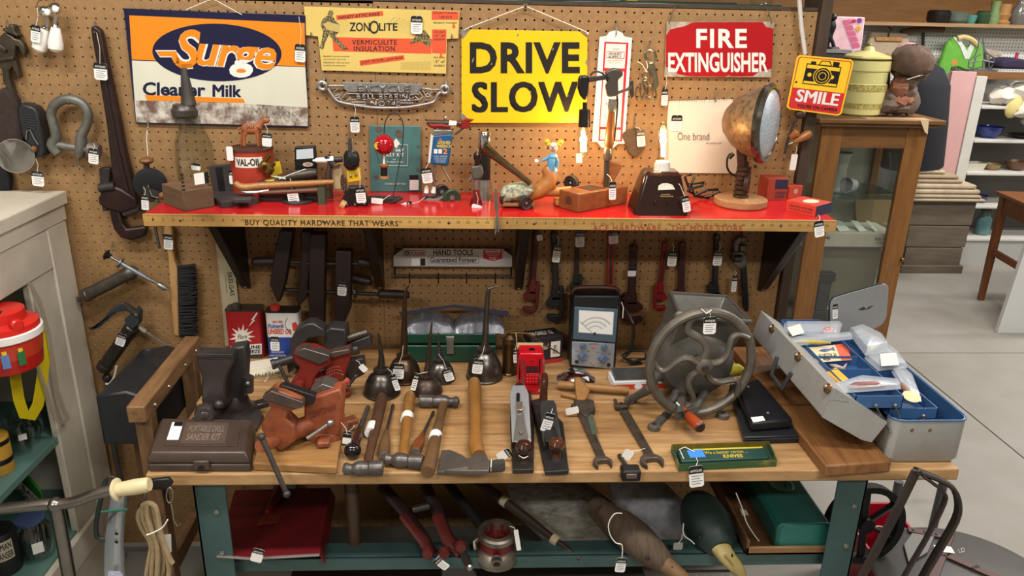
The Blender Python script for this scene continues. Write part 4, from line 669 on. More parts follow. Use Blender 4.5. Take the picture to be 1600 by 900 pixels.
# can robot on wheels
Y = yb(680, 312); zt = lambda x, y, d=0.: W(x, y, Y+d); t = thing('can_robot', 'robot sculpture with blue penetrating oil can body, spark plug legs, wheels', 'sculpture', (zt(680, 325).x, Y, SZ)); BLU = M('#1f5d8c', .35, 0, '#184a73', 14)
part(t, 'can_body', wpoly([(675, 212), (708, 209), (706, 222), (701, 257), (698, 260), (671, 256), (669, 250), (673, 222)], Y-.012, .024), BLU, .004); part(t, 'can_top', wpoly([(677, 203), (706, 203), (709, 209), (674, 213)], Y-.011, .022), STEEL, .002)
part(t, 'can_side', wpoly([(673, 211), (677, 212), (672, 256), (669, 252)], Y-.0126, .025), M('#d9d9d4', .4))
YT = M('#e9c53a', .5); wtext(t, 'LIQUID', 684, 220, 704, 225.5, Y-.0128, YT, tilt=-.5, bold=.03); wtext(t, 'WRENCH', 682, 226, 705, 231, Y-.0128, YT, bold=.03)
for x in (678, 685): part(t, 'print_box', wpoly([(x, 233), (x+5.5, 233), (x+5.5, 240), (x, 240)], Y-.0126, .0004), M('#e6e2da', .5))
wtext(t, '2', 692, 232, 699, 241, Y-.0128, M('#e78b1f', .5), bold=.03); part(t, 'print_dot', wpoly(oval(688, 218, 2, 2, 10), Y-.0126, .0004), M('#d9512f', .5))
for i in range(4): wtext(t, 'loosens rusted bolts', 678+i, 243+i*3, 699-i, 244.6+i*3, Y-.0128, WHITE)
for x in (666, 677): spark_plug(t, zt(x+1, 290), zt(x-1, 312), .0075); 
part(t, 'leg', B().cyl(zt(679, 258), zt(678, 291), .004), STEEL); part(t, 'leg', B().cyl(zt(690, 259), zt(703, 283), .003), STEEL); part(t, 'chassis', B().tube([zt(655, 318), zt(670, 312), zt(684, 312), zt(700, 305)], .008), GREYIRON)
for x, y, r_, d, m_ in ((636, 318, 8, .012, IRON), (654, 322, 8.5, -.012, IRON), (690, 300, 12, .02, IRON), (706, 309, 14, -.012, M('#2f4a38', .4, .3))):
    c = zt(x, y, d); r_ *= S(c); wl = part(t, 'wheel', B().lathe([(r_*.3, -.006), (r_*.85, -.006), (r_, -.004), (r_, .004), (r_*.85, .006), (r_*.6, .003), (r_*.3, .003)], c, (.35, -1, 0), 24), m_); part(wl, 'hub', B().lathe([(r_*.3, 0), (r_*.28, .008), (r_*.1, .009)], c, (.35, -1, 0), 12), STEEL)
VR = M('#9c2018', .45, .2, '#6e1510', 30); part(t, 'valve_head', B().tube([zt(668, 191), zt(676, 196), zt(690, 196), zt(704, 198)], [.006, .0085, .009, .006], 10), VR); part(t, 'valve_wheel', wpoly([(712, 192), (728, 185), (741, 187), (732, 193), (737, 201), (722, 201), (712, 198)], Y-.004, .01), VR, .002); part(t, 'cross_bar', B().cyl(zt(667, 191), zt(721, 193), .0075), M('#5a4a3c', .4, .6)); part(t, 'eye', B().ball(zt(696, 184), .006), CHROME); part(t, 'head_bolt', B().cyl(zt(682, 193), zt(683, 203), .0045), CHROME); part(t, 'sticker', wpoly([(702, 188), (714, 189), (713, 196), (701, 196)], Y-.0095, .0006), CARD)
part(t, 'arm', B().tube([zt(711, 210), zt(724, 200), zt(728, 196)], .003), IRON); ptag(t, 665, 262, 669, 286, 16, Y-.02, (672, 240)); ptag(t, 644, 318, 624, 326, 11, Y-.06, (664, 308)); 
# dark bottle figure and flashlight
Y = -.09; zt = lambda x, y, d=0.: W(x, y, Y+d); t = thing('standing_flashlight', 'ribbed black and chrome flashlight standing behind the knob figure', 'flashlight', (zt(757, 300).x, Y, SZ)); c = zt(757, 300); k = S(c); zz = lambda y: zat(757, y, Y)-SZ
part(t, 'base', B().lathe([(14*k, 0), (13*k, .008), (10*k, zz(280))], (c.x, Y, SZ), (0, 0, 1), 24), STEEL); part(t, 'barrel', B().lathe([(9*k, zz(282)), (9*k, zz(228))], (c.x, Y, SZ), (0, 0, 1), 24), BLACK); part(t, 'cap', B().lathe([(9.5*k, zz(230)), (10*k, zz(228)), (10*k, zz(208)), (8*k, zz(205))], (c.x, Y, SZ), (0, 0, 1), 24), CHROME)
Y = yb(744, 322); zt = lambda x, y, d=0.: W(x, y, Y+d); t = thing('knob_figure', 'small figure with black knob head and red glass foot', 'sculpture', (zt(744, 322).x, Y, SZ)); part(t, 'glass_foot', axl(V((zt(744, 322).x, Y, SZ)), zt(744, 296), [(0, .017), (.2, .017), (.6, .012), (1, .008)], 6), M('#5e0d14', .08, 0, '#7d1a1f', 40)); part(t, 'neck', axl(zt(744, 298), zt(744, 280), [(0, .0065), (1, .007)]), STEEL); part(t, 'body', wpoly([(736, 260), (753, 258), (756, 272), (751, 281), (738, 281)], Y-.008, .02), GREYIRON, .004); part(t, 'knob', axl(zt(745, 260), zt(746, 237), [(0, .007), (.3, .006), (.55, .010), (.8, .0105), (1, .005)]), M('#211612', .2)); ptag(t, 746, 320, 744, 327, 16, Y-.02, (744, 300), header=False); part(t, 'wing_nut', B().cyl(zt(732, 283), zt(742, 270), .003), STEEL)
t = thing('slip_pliers', 'thin steel pliers hanging over the yardstick joint', 'pliers', W(777, 365, -.31)); Y = -.31
for pts in ([(773, 299), (774, 320), (777, 340), (779, 362)], [(777, 299), (777, 320), (776, 345), (774, 366)]): part(t, 'arm', wtube(pts, Y, [.002, .0028, .0032, .0022], 8), STEEL)
part(t, 'rest_loop', wtube([(773, 299), (775, 296, -.297), (777, 299)], Y, .0015, 6), STEEL)
# horn car with shoe last
Y = yb(815, 326); zt = lambda x, y, d=0.: W(x, y, Y+d); t = thing('shoe_last_racer', 'folk art racer with brass horn, plaid body and wooden shoe last', 'sculpture', (zt(830, 325).x, Y, SZ)); BRH = M('#7b6a4d', .3, .9, '#5c4d36', 30)
a = zt(756, 230, .0); e = zt(829, 287, .0); part(t, 'horn', axl(a, e, [(0, .0172), (.02, .0165), (.05, .0145), (.35, .0105), (.7, .0085), (1, .008)], 24), BRH); part(t, 'horn_mouth', B().lathe([(.0155, 0), (.004, .03)], a-(e-a).normalized()*.0012, e-a, 24, cap=False), M('#2e2a24', .5, .6))
part(t, 'plaid_body', B().prism([zt(783, 318), zt(826, 309), zt(838, 298), zt(818, 288), zt(790, 292), zt(782, 302)], (0, .05, 0)), M('#c6c4a4', .6, 0, '#6f7f6c', 90, .5, sharp=.6), .01); part(t, 'sole', B().bb((zt(785, 325).x, Y-.004, SZ+.006), (zt(835, 325).x, Y+.055, SZ+.014)), M('#8a5a33', .6), .002)
LAST = M('#b97a3c', .35, 0, '#9a5e2a', 12); part(t, 'shoe_last', B().tube([zt(822, 308, .03), zt(840, 300, .03), zt(856, 288, .03), zt(858, 272, .03), zt(851, 262, .03)], [.012, .021, .025, .019, .013], 14), LAST); part(t, 'last_heel', B().tube([zt(850, 296, .03), zt(872, 300, .03), zt(893, 293, .03)], [.02, .014, .004], 12), LAST)
def tyre(T, c, r_, ax, w_=.009, hubm=None):
    wl = part(T, 'wheel', B().lathe([(r_*.62, -w_*.6), (r_*.9, -w_), (r_, -w_*.5), (r_, w_*.5), (r_*.9, w_), (r_*.62, w_*.6)], c, ax, 24), M('#2a2523', .7)); part(wl, 'rim', B().lathe([(r_*.64, -w_*.6), (r_*.64, w_*.7), (r_*.5, w_*.8), (r_*.4, w_*.3), (r_*.15, w_*.4)], c, ax, 20), hubm or M('#5a2a2a', .4, .5)); part(wl, 'hub', B().ball(c+V(ax).normalized()*w_*.7, r_*.18, seg=10), STEEL)
tyre(t, zt(821, 317, -.008), .0185, (.45, -1, 0)); tyre(t, zt(790, 312, .01), .017, (.45, -1, 0), hubm=LAST); tyre(t, zt(893, 286, .075), .023, (-.8, -1, 0), hubm=M('#3a3330', .6)); part(t, 'axle_block', B().bb((zt(870, 300).x, Y+.02, SZ+.004), (zt(888, 300).x, Y+.075, SZ+.018)), LAST, .002)
Yk = Y+.025; zt = lambda x, y, d=0.: W(x, y, Yk+d); t = thing('clown_doll', 'small yellow haired doll in a light blue suit on the racer', 'doll', zt(866, 290)); CB = M('#5e9fc4', .5)
b = B(); b.tube([zt(863, 243), zt(862, 252), zt(861, 264), zt(862, 270)], [.0075, .0115, .010, .008], 10).tube([zt(859, 265), zt(860, 273), zt(865, 281)], [.006, .005, .0045], 8).tube([zt(864, 266), zt(867, 274), zt(867, 283)], [.006, .005, .0045], 8).tube([zt(858, 245), zt(852, 249), zt(846, 251)], [.005, .0045, .004], 8).tube([zt(867, 245), zt(871, 252), zt(870, 262)], [.005, .0045, .004], 8)
part(t, 'suit', b, CB); part(t, 'collar', B().lathe([(.013, 0), (.008, .004)], zt(864, 243), (0, -.3, 1), 12), CB); part(t, 'head', B().ball(zt(865, 230), .0125, (.95, .95, 1.1)), M('#e6d8c8', .5)); part(t, 'nose', B().ball(zt(864, 231, -.013), .003), M('#c93a2a', .4))
for s_ in (-1, 1): part(t, 'eye', B().ball(zt(864.5+s_*2.5, 228.5, -.0115), .0015), BLACK)
part(t, 'mouth', B().tube([zt(861, 234, -.0115), zt(864, 235.5, -.0122), zt(867, 234, -.0115)], .0008, 5), M('#b02a22', .5))
for x, y in ((857, 225), (873, 226), (876, 222), (855, 221)): part(t, 'hair_tuft', B().ball(zt(x, y), .0075), M('#e3c53a', .7))
for p in ((841, 252), (870, 265)): part(t, 'glove', B().tube([zt(*p), zt(p[0]-5, p[1]+(1 if p[0] < 850 else 6))], [.006, .004]).tube([zt(*p), zt(p[0]-4, p[1]-4)], [.003, .002], 6).tube([zt(*p), zt(p[0]-6, p[1]-2)], [.003, .002], 6), M('#e9e2d6', .5))
for x, y in ((868, 287), (871, 285)): part(t, 'shoe', B().ball(zt(x, y), .006, (1.3, 1, .9)), BLACK)
# ---- lamp made from a wooden plane
def bulb(T, x, y0, y1, Y, r, up=True, power=2.8):
    """clear tube bulb between photo rows y0 (cap) and y1 (tip)"""
    a = W(x, y0, Y); e = W(x+(0 if up else 1), y1, Y); part(T, 'bulb_glass', axl(a, e, [(0, r*.75), (.1, r), (.8, r), (.93, r*.8), (1, r*.15)], 20), GLASS); b = B(); L = (e-a)
    for i in range(6): an = i*math.pi/3; o = V((math.cos(an), math.sin(an), 0))*r*.4; b.tube([a+L*.15+o*.5, a+L*.8+o], .002, 6)
    part(T, 'filament', b, M('#ffc27a', .5, emit=50)); l = bpy.data.lights.new('bulb_glow', 'POINT'); l.energy = power; l.color = (1, .62, .28); l.shadow_soft_size = r*.8; o = bpy.data.objects.new('bulb_glow', l); col.objects.link(o); o.location = a+L*.5; o.parent = T; o.matrix_parent_inverse = Matrix.Translation(-LOC[T.name])
PLW = wood('#8f5730', '#6b3d20', (3, 20, 20), 3, .4, .15); Y = yb(935, 322); zt = lambda x, y, d=0.: W(x, y, Y+d)
t = thing('plane_lamp', 'lamp built on a wooden block plane with hanging lit bulb', 'lamp', H(930, 325, SZ))
bd = obox(t, 'plane_body', (903, 333), (980, 318), (878, 323), SZ, SZ+.052, PLW, .003); a, u, v = p_o[bd.name]
part(bd, 'mouth', B().prism([a+u*.28+v*.15+V((0, 0, .0525)), a+u*.62+v*.15+V((0, 0, .0525)), a+u*.55+v*.85+V((0, 0, .0525)), a+u*.28+v*.85+V((0, 0, .0525))], (0, 0, -.002)), M('#2d1a10', .7)); part(bd, 'maker_mark', B().lathe([(.012, 0), (.012, .0006)], a+v*.5-u.normalized()*.0003+V((0, 0, .028)), -u, 18), M('#5c3820', .7, 0, '#3d2414', 90))
part(t, 'wedge', B().prism([zt(940, 288, .02), zt(952, 252, .02), zt(972, 256, .02), zt(972, 262, .02), zt(956, 288, .02)], (0, .018, 0)), PLW, .003)
cx_ = zt(948, 280, .015); part(t, 'post', B().cyl(V((cx_.x, cx_.y, SZ+.05)), W(948, 245, cx_.y), .0075), M('#57514a', .35, .7)); Yp = cx_.y; zp = lambda x, y, d=0.: W(x, y, Yp+d)
part(t, 'coupling', axl(zp(949, 250), zp(950, 230), [(0, .012), (.3, .013), (.7, .013), (1, .010)], 16), M('#8c8270', .3, .9)); part(t, 'wooden_grip', axl(zp(951, 232), zp(956, 172), [(0, .010), (.12, .0135), (.5, .012), (.85, .0095), (1, .009)], 16), M('#8a5527', .3, 0, '#6a3d1a', 30)); part(t, 'ferrule', axl(zp(956, 174), zp(957, 155), [(0, .010), (.4, .012), (1, .0105)]), STEEL)
part(t, 'wrench_jaw', wpoly([(945, 113), (960, 106), (973, 110), (974, 118), (966, 125), (967, 150), (950, 152), (947, 135), (952, 124)], Yp-.012, .024), M('#5f5a54', .35, .7), .004); part(t, 'arm', wpoly([(918, 121), (950, 117), (950, 124), (919, 129)], Yp-.006, .012), IRON, .002); part(t, 'wire', B().tube([zp(922, 118), zp(930, 112), (zp(942, 115)), zp(948, 125), zp(964, 148), zp(963, 190), zp(960, 220)], .0025, 8), BLACK); part(t, 'wing_bar', B().tube([zp(965, 145), zp(980, 140), zp(990, 132)], .004), IRON); part(t, 'wing', wpoly([(984, 127), (990, 126), (991, 150), (987, 155), (984, 145)], Yp-.003, .006), IRON, .002)
part(t, 'switch_body', wpoly([(904, 122), (908, 118), (919, 118), (921, 124), (919, 150), (914, 158), (907, 150), (903, 138)], Yp-.012, .022), M('#17171a', .3), .005); part(t, 'socket', axl(zp(914, 160), zp(913, 198), [(0, .006), (.25, .006), (.3, .0155), (1, .0165)], 18), BLACK); bulb(t, 911, 198, 246, Yp, .0165, False)
ptag(t, 957, 284, 957, 312, 11, Y-.035, (946, 270, Yp)); ptag(t, 905, 240, 905, 255, 10, Yp-.02, header=False)
# ---- meter lamp
Y = yb(1037, 337); zt = lambda x, y, d=0.: W(x, y, Y+d); t = thing('meter_lamp', 'brown bakelite meter box made into a lamp with lit tube bulb', 'lamp', H(1037, 332, SZ)); BAK = M('#2e1a16', .16, 0, '#241310', 14); k = S(zt(1037, 320)); cx_ = zt(1036, 330).x; D = .11
def rr(wx, y0, y1, z): r_ = .012; pts = []; 
def ring4(x0, x1, y0, y1, z, r_=.012, n=4):
    o = []
    for (cx1, cy1, a0) in ((x1-r_, y1-r_, 0), (x0+r_, y1-r_, 90), (x0+r_, y0+r_, 180), (x1-r_, y0+r_, 270)):
        for i in range(n+1): a = math.radians(a0+90*i/n); o.append(V((cx1+r_*math.cos(a), cy1+r_*math.sin(a), z)))
    return o
z = lambda y: zat(1037, y, Y)
part(t, 'housing', B().rings([ring4(cx_-45*k, cx_+41*k, Y-.002, Y+D, SZ), ring4(cx_-44*k, cx_+40*k, Y, Y+D, SZ+.014), ring4(cx_-36*k, cx_+33*k, Y+.012, Y+D-.01, z(297)+.0), ring4(cx_-30*k, cx_+28*k, Y+.02, Y+D-.015, z(277)), ring4(cx_-26*k, cx_+24*k, Y+.03, Y+D-.02, z(272))]), BAK, .002, seg=2)
fp = lambda x, y: W(x, y, Y+.012*max(0, min(1, (325-y)/28.))+.008*max(0, min(1, (297-y)/20.))-.0012)
part(t, 'dial_face', B().face([fp(1028+0, 297), fp(1029, 290), fp(1035, 286.5), fp(1043, 286), fp(1051, 289), fp(1055, 296)]), M('#d8d6c4', .4)); 
for i in range(7): a = -.9+.3*i; part(t, 'dial_tick', B().cyl(fp(1042+11*math.sin(a), 298-9*math.cos(a))+V((0, -.001, 0)), fp(1042+12.5*math.sin(a), 298-10.5*math.cos(a))+V((0, -.001, 0)), .0004, seg=4), INKB)
lettering(t, 'ALLIANCE', [fp(1033, 303), fp(1047, 303), fp(1047, 305), fp(1033, 305)], M('#c9a86a', .5)); lettering(t, 'TENNA-ROTOR', [fp(1031, 306), fp(1052, 306), fp(1052, 308), fp(1031, 308)], M('#c9a86a', .5))
for x in (1023, 1062): part(t, 'switch', B().box(fp(x, 316)+V((0, -.003, 0)), (.004, .008, .009)), BAK, .001)
part(t, 'knob', B().lathe([(.004, 0), (.0035, .005)], fp(1043, 316), (0, -1, 0), 12), BLACK)
Yt = Y+.06; part(t, 'socket', wlathe(1034, [(252, 11), (255, 12), (263, 12), (266, 14), (270, 14)], Yt), M('#cfcac0', .4)); bulb(t, 1036, 254, 190, Yt, .0145, True)
for i in range(12): a = 2*math.pi*i/12; c = W(1034, 259, Yt); part(t, 'socket_rib', B().box(c+V((.0195*math.cos(a), .0195*math.sin(a), 0)), (.0025, .0025, .012), rz(math.degrees(a))), M('#cfcac0', .4))
ptag(t, 1070, 306, 1074, 331, 12, Y-.008, (1052, 276, Y+.03))
t = thing('lamp_cord', 'black coiled lamp cord between the meter lamp and headlamp', 'cord', W(1100, 312, -.09))
for pts in ([(1074, 300), (1085, 277), (1080, 272), (1070, 276), (1078, 300), (1095, 308), (1112, 306), (1126, 301), (1122, 296), (1105, 297), (1085, 306)], [(1076, 296), (1098, 290), (1100, 285), (1080, 288), (1085, 306), (1108, 309)]): part(t, 'cord_loop', B().tube([W(x, y, -.075+.008*(i % 3)) for i, (x, y) in enumerate(pts)], .0038, 8), BLACK)
# ---- headlamp lamp
Y = yb(1156, 320); zt = lambda x, y, d=0.: W(x, y, Y+d); t = thing('headlamp_lamp', 'old car headlamp mounted on stacked gears and a round wooden base', 'lamp', (zt(1156, 322).x, Y, SZ)); k = S(zt(1156, 320)); cx_ = zt(1156, 320).x
part(t, 'base', B().lathe([(39*k, 0), (40.5*k, .003), (40.5*k, .019), (38*k, .0215)], (cx_, Y, SZ+.0005), (0, 0, 1), 40), wood('#a87f56', '#8a6340', (20, 3, 20)))
b = B(); gx = zt(1158, 300).x; RB = M('#3a2f2a', .5, .5, '#5a4030', 30, .5, .3); z0 = SZ+.0215; z1 = zat(1160, 258, Y); nlev = 7
for i in range(nlev):
    rr_ = []; zc = z0+(z1-z0)*i/nlev; hh = (z1-z0)/nlev*.72
    pr_ = [V((gx+(.018+(.0035 if j % 2 else 0))*math.cos(2*math.pi*j/16+.2*i), Y+(.018+(.0035 if j % 2 else 0))*math.sin(2*math.pi*j/16+.2*i), zc)) for j in range(16)]
    b.prism(pr_, (0, 0, hh))
b.cyl((gx, Y, z0), (gx, Y, z1+.01), .012); part(t, 'gear_stack', b, RB); part(t, 'gear', B().lathe([(.008, -.006), (.028, -.006), (.028, .006), (.008, .006)], zt(1167, 286, -.006), (1, -.5, 0), 18), RB)
hc = W(1166, 190, Y-.0); ax = V((.86, -.62, .02)).normalized(); fc = W(1196, 193, Y-.045)  # centre of the lens ring
R0 = 60*S(fc); part(t, 'shell', B().lathe([(R0*.12, -.118), (R0*.35, -.108), (R0*.62, -.083), (R0*.84, -.045), (R0*.95, -.012), (R0*.97, 0)], fc, ax, 36), M('#a58a68', .45, .5, '#5c4630', 70, .5, .3))
part(t, 'bezel', B().lathe([(R0*.97, -.008), (R0*1.02, -.006), (R0*1.04, .004), (R0*.98, .013), (R0*.9, .014), (R0*.88, .006)], fc, ax, 40), M('#8a857c', .2, .95, '#5f5a50', 40)); part(t, 'lens', B().lathe([(R0*.9, .008), (R0*.8, .016), (R0*.5, .024), (.001, .027)], fc, ax, 36, cap=False), M('#c4ccd2', .08, .2, '#93a0ac', 60, .5, .6, (1, 1, 4))); part(t, 'reflector', B().lathe([(R0*.88, .005), (R0*.6, -.04), (.01, -.06)], fc, ax, 30, cap=False), CHROME); part(t, 'lamp_bulb', B().ball(fc-ax*.02, .012), M('#fff3dc', .2, emit=4))
part(t, 'mount', B().tube([zt(1160, 262), zt(1160, 250), fc-ax*.06+V((0, 0, -.05))], [.012, .014, .012]), RB); part(t, 'wire', B().tube([W(1142, 240, Y), W(1137, 246, Y), W(1136, 260, Y), W(1141, 270, Y), W(1150, 275, Y)], .003, 8), BLACK); part(t, 'cable_gland', B().cyl(W(1139, 247, Y), W(1146, 240, Y), .006), IRON); part(t, 'set_screw', B().ball(W(1180, 260, Y-.03), .005), IRON)
ptag(t, 1167, 317, 1167, 338, 15, Y-.055, (1165, 312, Y-.04))
# ---- cartridge boxes
AM = M('#a8452f', .55, 0, '#8d3523', 16); NV = M('#252b46', .5)
def carton(name, label, A, Bp, Cp, z0, h, mat, endmat, grp='ammunition cartons at the shelf end'):
    t = thing(name, label, 'carton', H(*A, z0), grp); bd = obox(t, 'carton_body', A, Bp, Cp, z0, z0+h, mat, .0008); a, u, v = p_o[bd.name]; n = v.normalized()*-.0004; return t, a, u, v, n
t, a, u, v, n = carton('cartridge_carton', 'worn orange and navy cartridge carton standing at the shelf back', (1197, 313), (1228, 313), (1196, 305), SZ, .064, AM, NV)
part(t, 'navy_panel', B().face([a+u*.35+n+V((0, 0, .034)), a+u*.98+n+V((0, 0, .034)), a+u*.98+n+V((0, 0, .062)), a+u*.35+n+V((0, 0, .062))]), NV)
for i, s_ in enumerate(('HIGH', 'FLYER')): lettering(t, s_, [a+u*.42+n+V((0, 0, .026-i*.011)), a+u*.92+n+V((0, 0, .026-i*.011)), a+u*.92+n+V((0, 0, .018-i*.011)), a+u*.42+n+V((0, 0, .018-i*.011))], NV, bold=.03)
t, a, u, v, n = carton('cartridge_carton', 'narrow red-orange cartridge carton in front of the worn one', (1231, 311), (1252, 309), (1229, 303), SZ, .038, M('#b8452f', .5), NV); part(t, 'round_mark', B().lathe([(.008, 0), (.008, .0004)], a+u*.5+n+V((0, 0, .022)), -v, 18), M('#c9947a', .6))
t, a, u, v, n = carton('cartridge_carton', 'red cartridge carton with blue end lying at the shelf corner', (1273, 339), (1298, 332), (1230, 328), SZ, .030, M('#c23a2c', .45), NV)
part(t, 'blue_end', B().face([a+n*1.5+V((0, 0, .0)), a+u+n*1.5, a+u+n*1.5+V((0, 0, .03)), a+n*1.5+V((0, 0, .03))]), NV)
ud = u.normalized()*-.0004; q = lambda s_, h: a+v*s_+ud+V((0, 0, h))
lettering(t, 'UNITED STATES', [q(.9, .02), q(.1, .02), q(.1, .014), q(.9, .014)], INKB, bold=.02); lettering(t, 'CARTRIDGE COMPANY', [q(.9, .011), q(.1, .011), q(.1, .006), q(.9, .006)], INKB); part(t, 'oval_label', B().face([a+u*.5+v*.45+V((0, 0, .0304))+u*.32*math.cos(x_)+v*.22*math.sin(x_) for x_ in [2*math.pi*i/20 for i in range(20)]]), M('#d9c9a8', .6))
ptag(t, 1279, 345, 1281, 370, 15, -.306, (1279, 336, -.27))
# ================================================================ ON THE WORKBENCH: vises, tins, oilers
BZ = .8
def hb(x, y): return H(x, y, BZ).y
def htube(pts, r, seg=10, **k): return B().tube([H(p[0], p[1], BZ+p[2]) for p in pts], r, seg, **k)
def haxl(p, q, h0, h1, prof, seg=16): return axl(H(*p, BZ+h0), H(*q, BZ+h1), prof, seg)
def vise(name, label, Y, base, rbase, front, rear, slide, mat, matj, screw, handle, extra=None, th=(.05, .045)):
    t = thing(name, label, 'vise', base, 'bench vises')
    part(t, 'front_jaw', wpoly(front[0], front[1], th[0]), mat, .005); part(t, 'rear_jaw', wpoly(rear[0], rear[1], th[1]), matj, .005)
    a, e, r_ = slide; part(t, 'slide', B().tube([W(*a[:2], a[2]), W(*e[:2], e[2])], r_, 12), mat)
    part(t, 'swivel_base', B().lathe([(rbase*1.05, 0), (rbase, .014), (rbase*.72, .022), (rbase*.62, .045), (rbase*.5, .06)], base, (0, 0, 1), 28), mat, 0)
    for i in range(3): an = 2.1*i+.6; part(t, 'base_lug', B().box(base+V((math.cos(an)*rbase*1.1, math.sin(an)*rbase*1.1, .009)), (.045, .03, .016), rz(math.degrees(an))), mat, .005)
    s0, s1, sr = screw; part(t, 'screw_head', axl(W(*s0[:2], s0[2]), W(*s1[:2], s1[2]), sr, 20), STEEL if len(s0) > 3 else mat)
    h0, h1, hr = handle; p_ = W(*h0[:2], h0[2]); q_ = W(*h1[:2], h1[2]); hn = part(t, 'handle_bar', B().cyl(p_, q_, hr), STEEL if len(s0) > 3 else IRON); part(hn, 'end_knob', B().ball(p_, hr*1.5), STEEL if len(s0) > 3 else IRON); part(hn, 'end_knob', B().ball(q_, hr*1.5), STEEL if len(s0) > 3 else IRON)
    return t
VB = M('#4b4340', .28, .4, '#352f2d', 16, .5, .2); VK = M('#343130', .42, .3, '#45403e', 20, .5, .3)
# black vise at the left
Yv = hb(365, 655); base = V((W(362, 640, Yv).x, Yv+.03, BZ))
t = vise('bench_vise', 'large smooth black bench vise with a ball ended screw', Yv, base, .058,
     ([(306, 557), (364, 558), (365, 568), (356, 583), (351, 600), (352, 625), (347, 640), (330, 648), (316, 640), (314, 615), (315, 590), (308, 572)], Yv-.055), ([(357, 545), (382, 541), (385, 560), (383, 600), (378, 640), (356, 642)], Yv+.005), ((335, 622, Yv-.03), (362, 622, Yv+.05), .03), VB, VK, ((323, 645, Yv-.06), (318, 652, Yv-.10), [(0, .016), (.2, .021), (1, .022)]), ((330, 640, Yv-.06), (268, 677, Yv-.02), .0065))
part(t, 'ball_end', B().ball(W(322, 646, Yv-.075), .0275, seg=24), VB); part(t, 'jaw_plate', wpoly([(306, 553), (364, 554), (364, 559), (306, 559)], Yv-.058, .04), IRON, .001); part(t, 'swivel_bolt', B().cyl(W(388, 612, Yv), W(388, 588, Yv), .014, seg=6), VK); part(t, 'swivel_bolt_pin', B().ball(W(387, 599, Yv-.016), .006), STEEL); part(t, 'base_wing', hpoly([(375, 650), (405, 637), (412, 648), (400, 668), (370, 672)], BZ+.016, .016), VK, .004); ptag(t, 306, 664, 322, 676, 14, Yv-.09, (332, 655))
part(t, 'knuckle', B().ball(W(342, 632, Yv-.075), .012), VB)
# black vise at the back
Yv = hb(490, 600)+.06; base = V((W(495, 590, Yv).x, Yv+.02, BZ))
t = vise('bench_vise', 'black cast vise with arched jaw behind the red vise', Yv, base, .05,
     ([(452, 535), (462, 515), (478, 506), (490, 505), (506, 515), (510, 528), (496, 527), (482, 530), (472, 540), (466, 560), (458, 580), (450, 585), (446, 565), (452, 555)], Yv-.03), ([(505, 520), (516, 512), (540, 515), (542, 530), (538, 552), (508, 552)], Yv-.02), ((465, 565, Yv), (560, 545, Yv+.02), .016), VK, VK, ((458, 560, Yv-.03), (424, 570, Yv-.05), [(0, .013), (.2, .0125), (.8, .0125), (.82, .015), (1, .015)]), ((434, 568, Yv-.05), (452, 602, Yv-.07), .005), th=(.05, .06))
part(t, 'threaded_screw', B().cyl(W(538, 530, Yv+.01), W(573, 519, Yv+.03), .011), M('#5a544c', .4, .7)); b = B()
for i in range(9): b.lathe([(.0125, 0), (.0125, .002)], W(540+i*3.7, 529.5-i*1.15, Yv+.012+.002*i), W(573, 519, Yv+.03)-W(538, 530, Yv+.01), 16)
part(t, 'thread', b, M('#6f675c', .4, .7)); part(t, 'slide_bar', wpoly([(536, 540), (578, 525), (581, 540), (540, 557)], Yv+.01, .03), VK, .003)
# red vise
VR_ = M('#84281f', .42, .1, '#5c241c', 26, .55, .3); Yv = hb(500, 640)-.005; base = V((W(500, 630, Yv).x, Yv+.045, BZ))
t = vise('bench_vise', 'worn red vise with studded lettering in the middle of three', Yv, base, .05,
     ([(457, 553), (470, 545), (488, 546), (515, 558), (516, 570), (500, 580), (492, 590), (488, 607), (478, 612), (452, 601), (462, 590), (468, 575), (459, 566)], Yv+.01), ([(507, 565), (516, 556), (545, 548), (548, 556), (538, 596), (510, 600), (506, 580)], Yv+.03), ((478, 600, Yv+.03), (560, 572, Yv+.10), .020), VR_, VR_, ((470, 600, Yv-.0), (466, 604, Yv-.02), [(0, .012), (1, .012)]), ((545, 602, Yv), (556, 588, Yv), .004), th=(.045, .05))
part(t, 'jaw_plate', wpoly([(463, 549), (475, 544), (515, 556), (513, 563), (500, 570), (462, 556)], Yv+.005, .03), M('#6b6560', .35, .7), .002); part(t, 'jaw_plate', wpoly([(510, 556), (520, 550), (545, 546), (548, 552), (520, 560)], Yv+.025, .03), M('#6b5a50', .4, .6), .002)
for j in range(3):
    for i in range(10-j): part(t, 'stud', B().ball(W(512+i*2.6, 588-j*5-5*math.sin(i/9*2.6), Yv+.029), .0011, seg=6), M('#c9a48c', .4))
part(t, 'slide_bar', wpoly([(538, 565), (568, 560), (570, 585), (545, 598)], Yv+.06, .03), IRON, .003); ptag(t, 563, 571, 572, 580, 10, Yv+.05, (556, 563), header=False); part(t, 'lock_ring', B().tube([W(540, 596, Yv), W(545, 594, Yv), W(546, 602, Yv), W(541, 604, Yv)], .004, 8, close=True), M('#c23a30', .4))
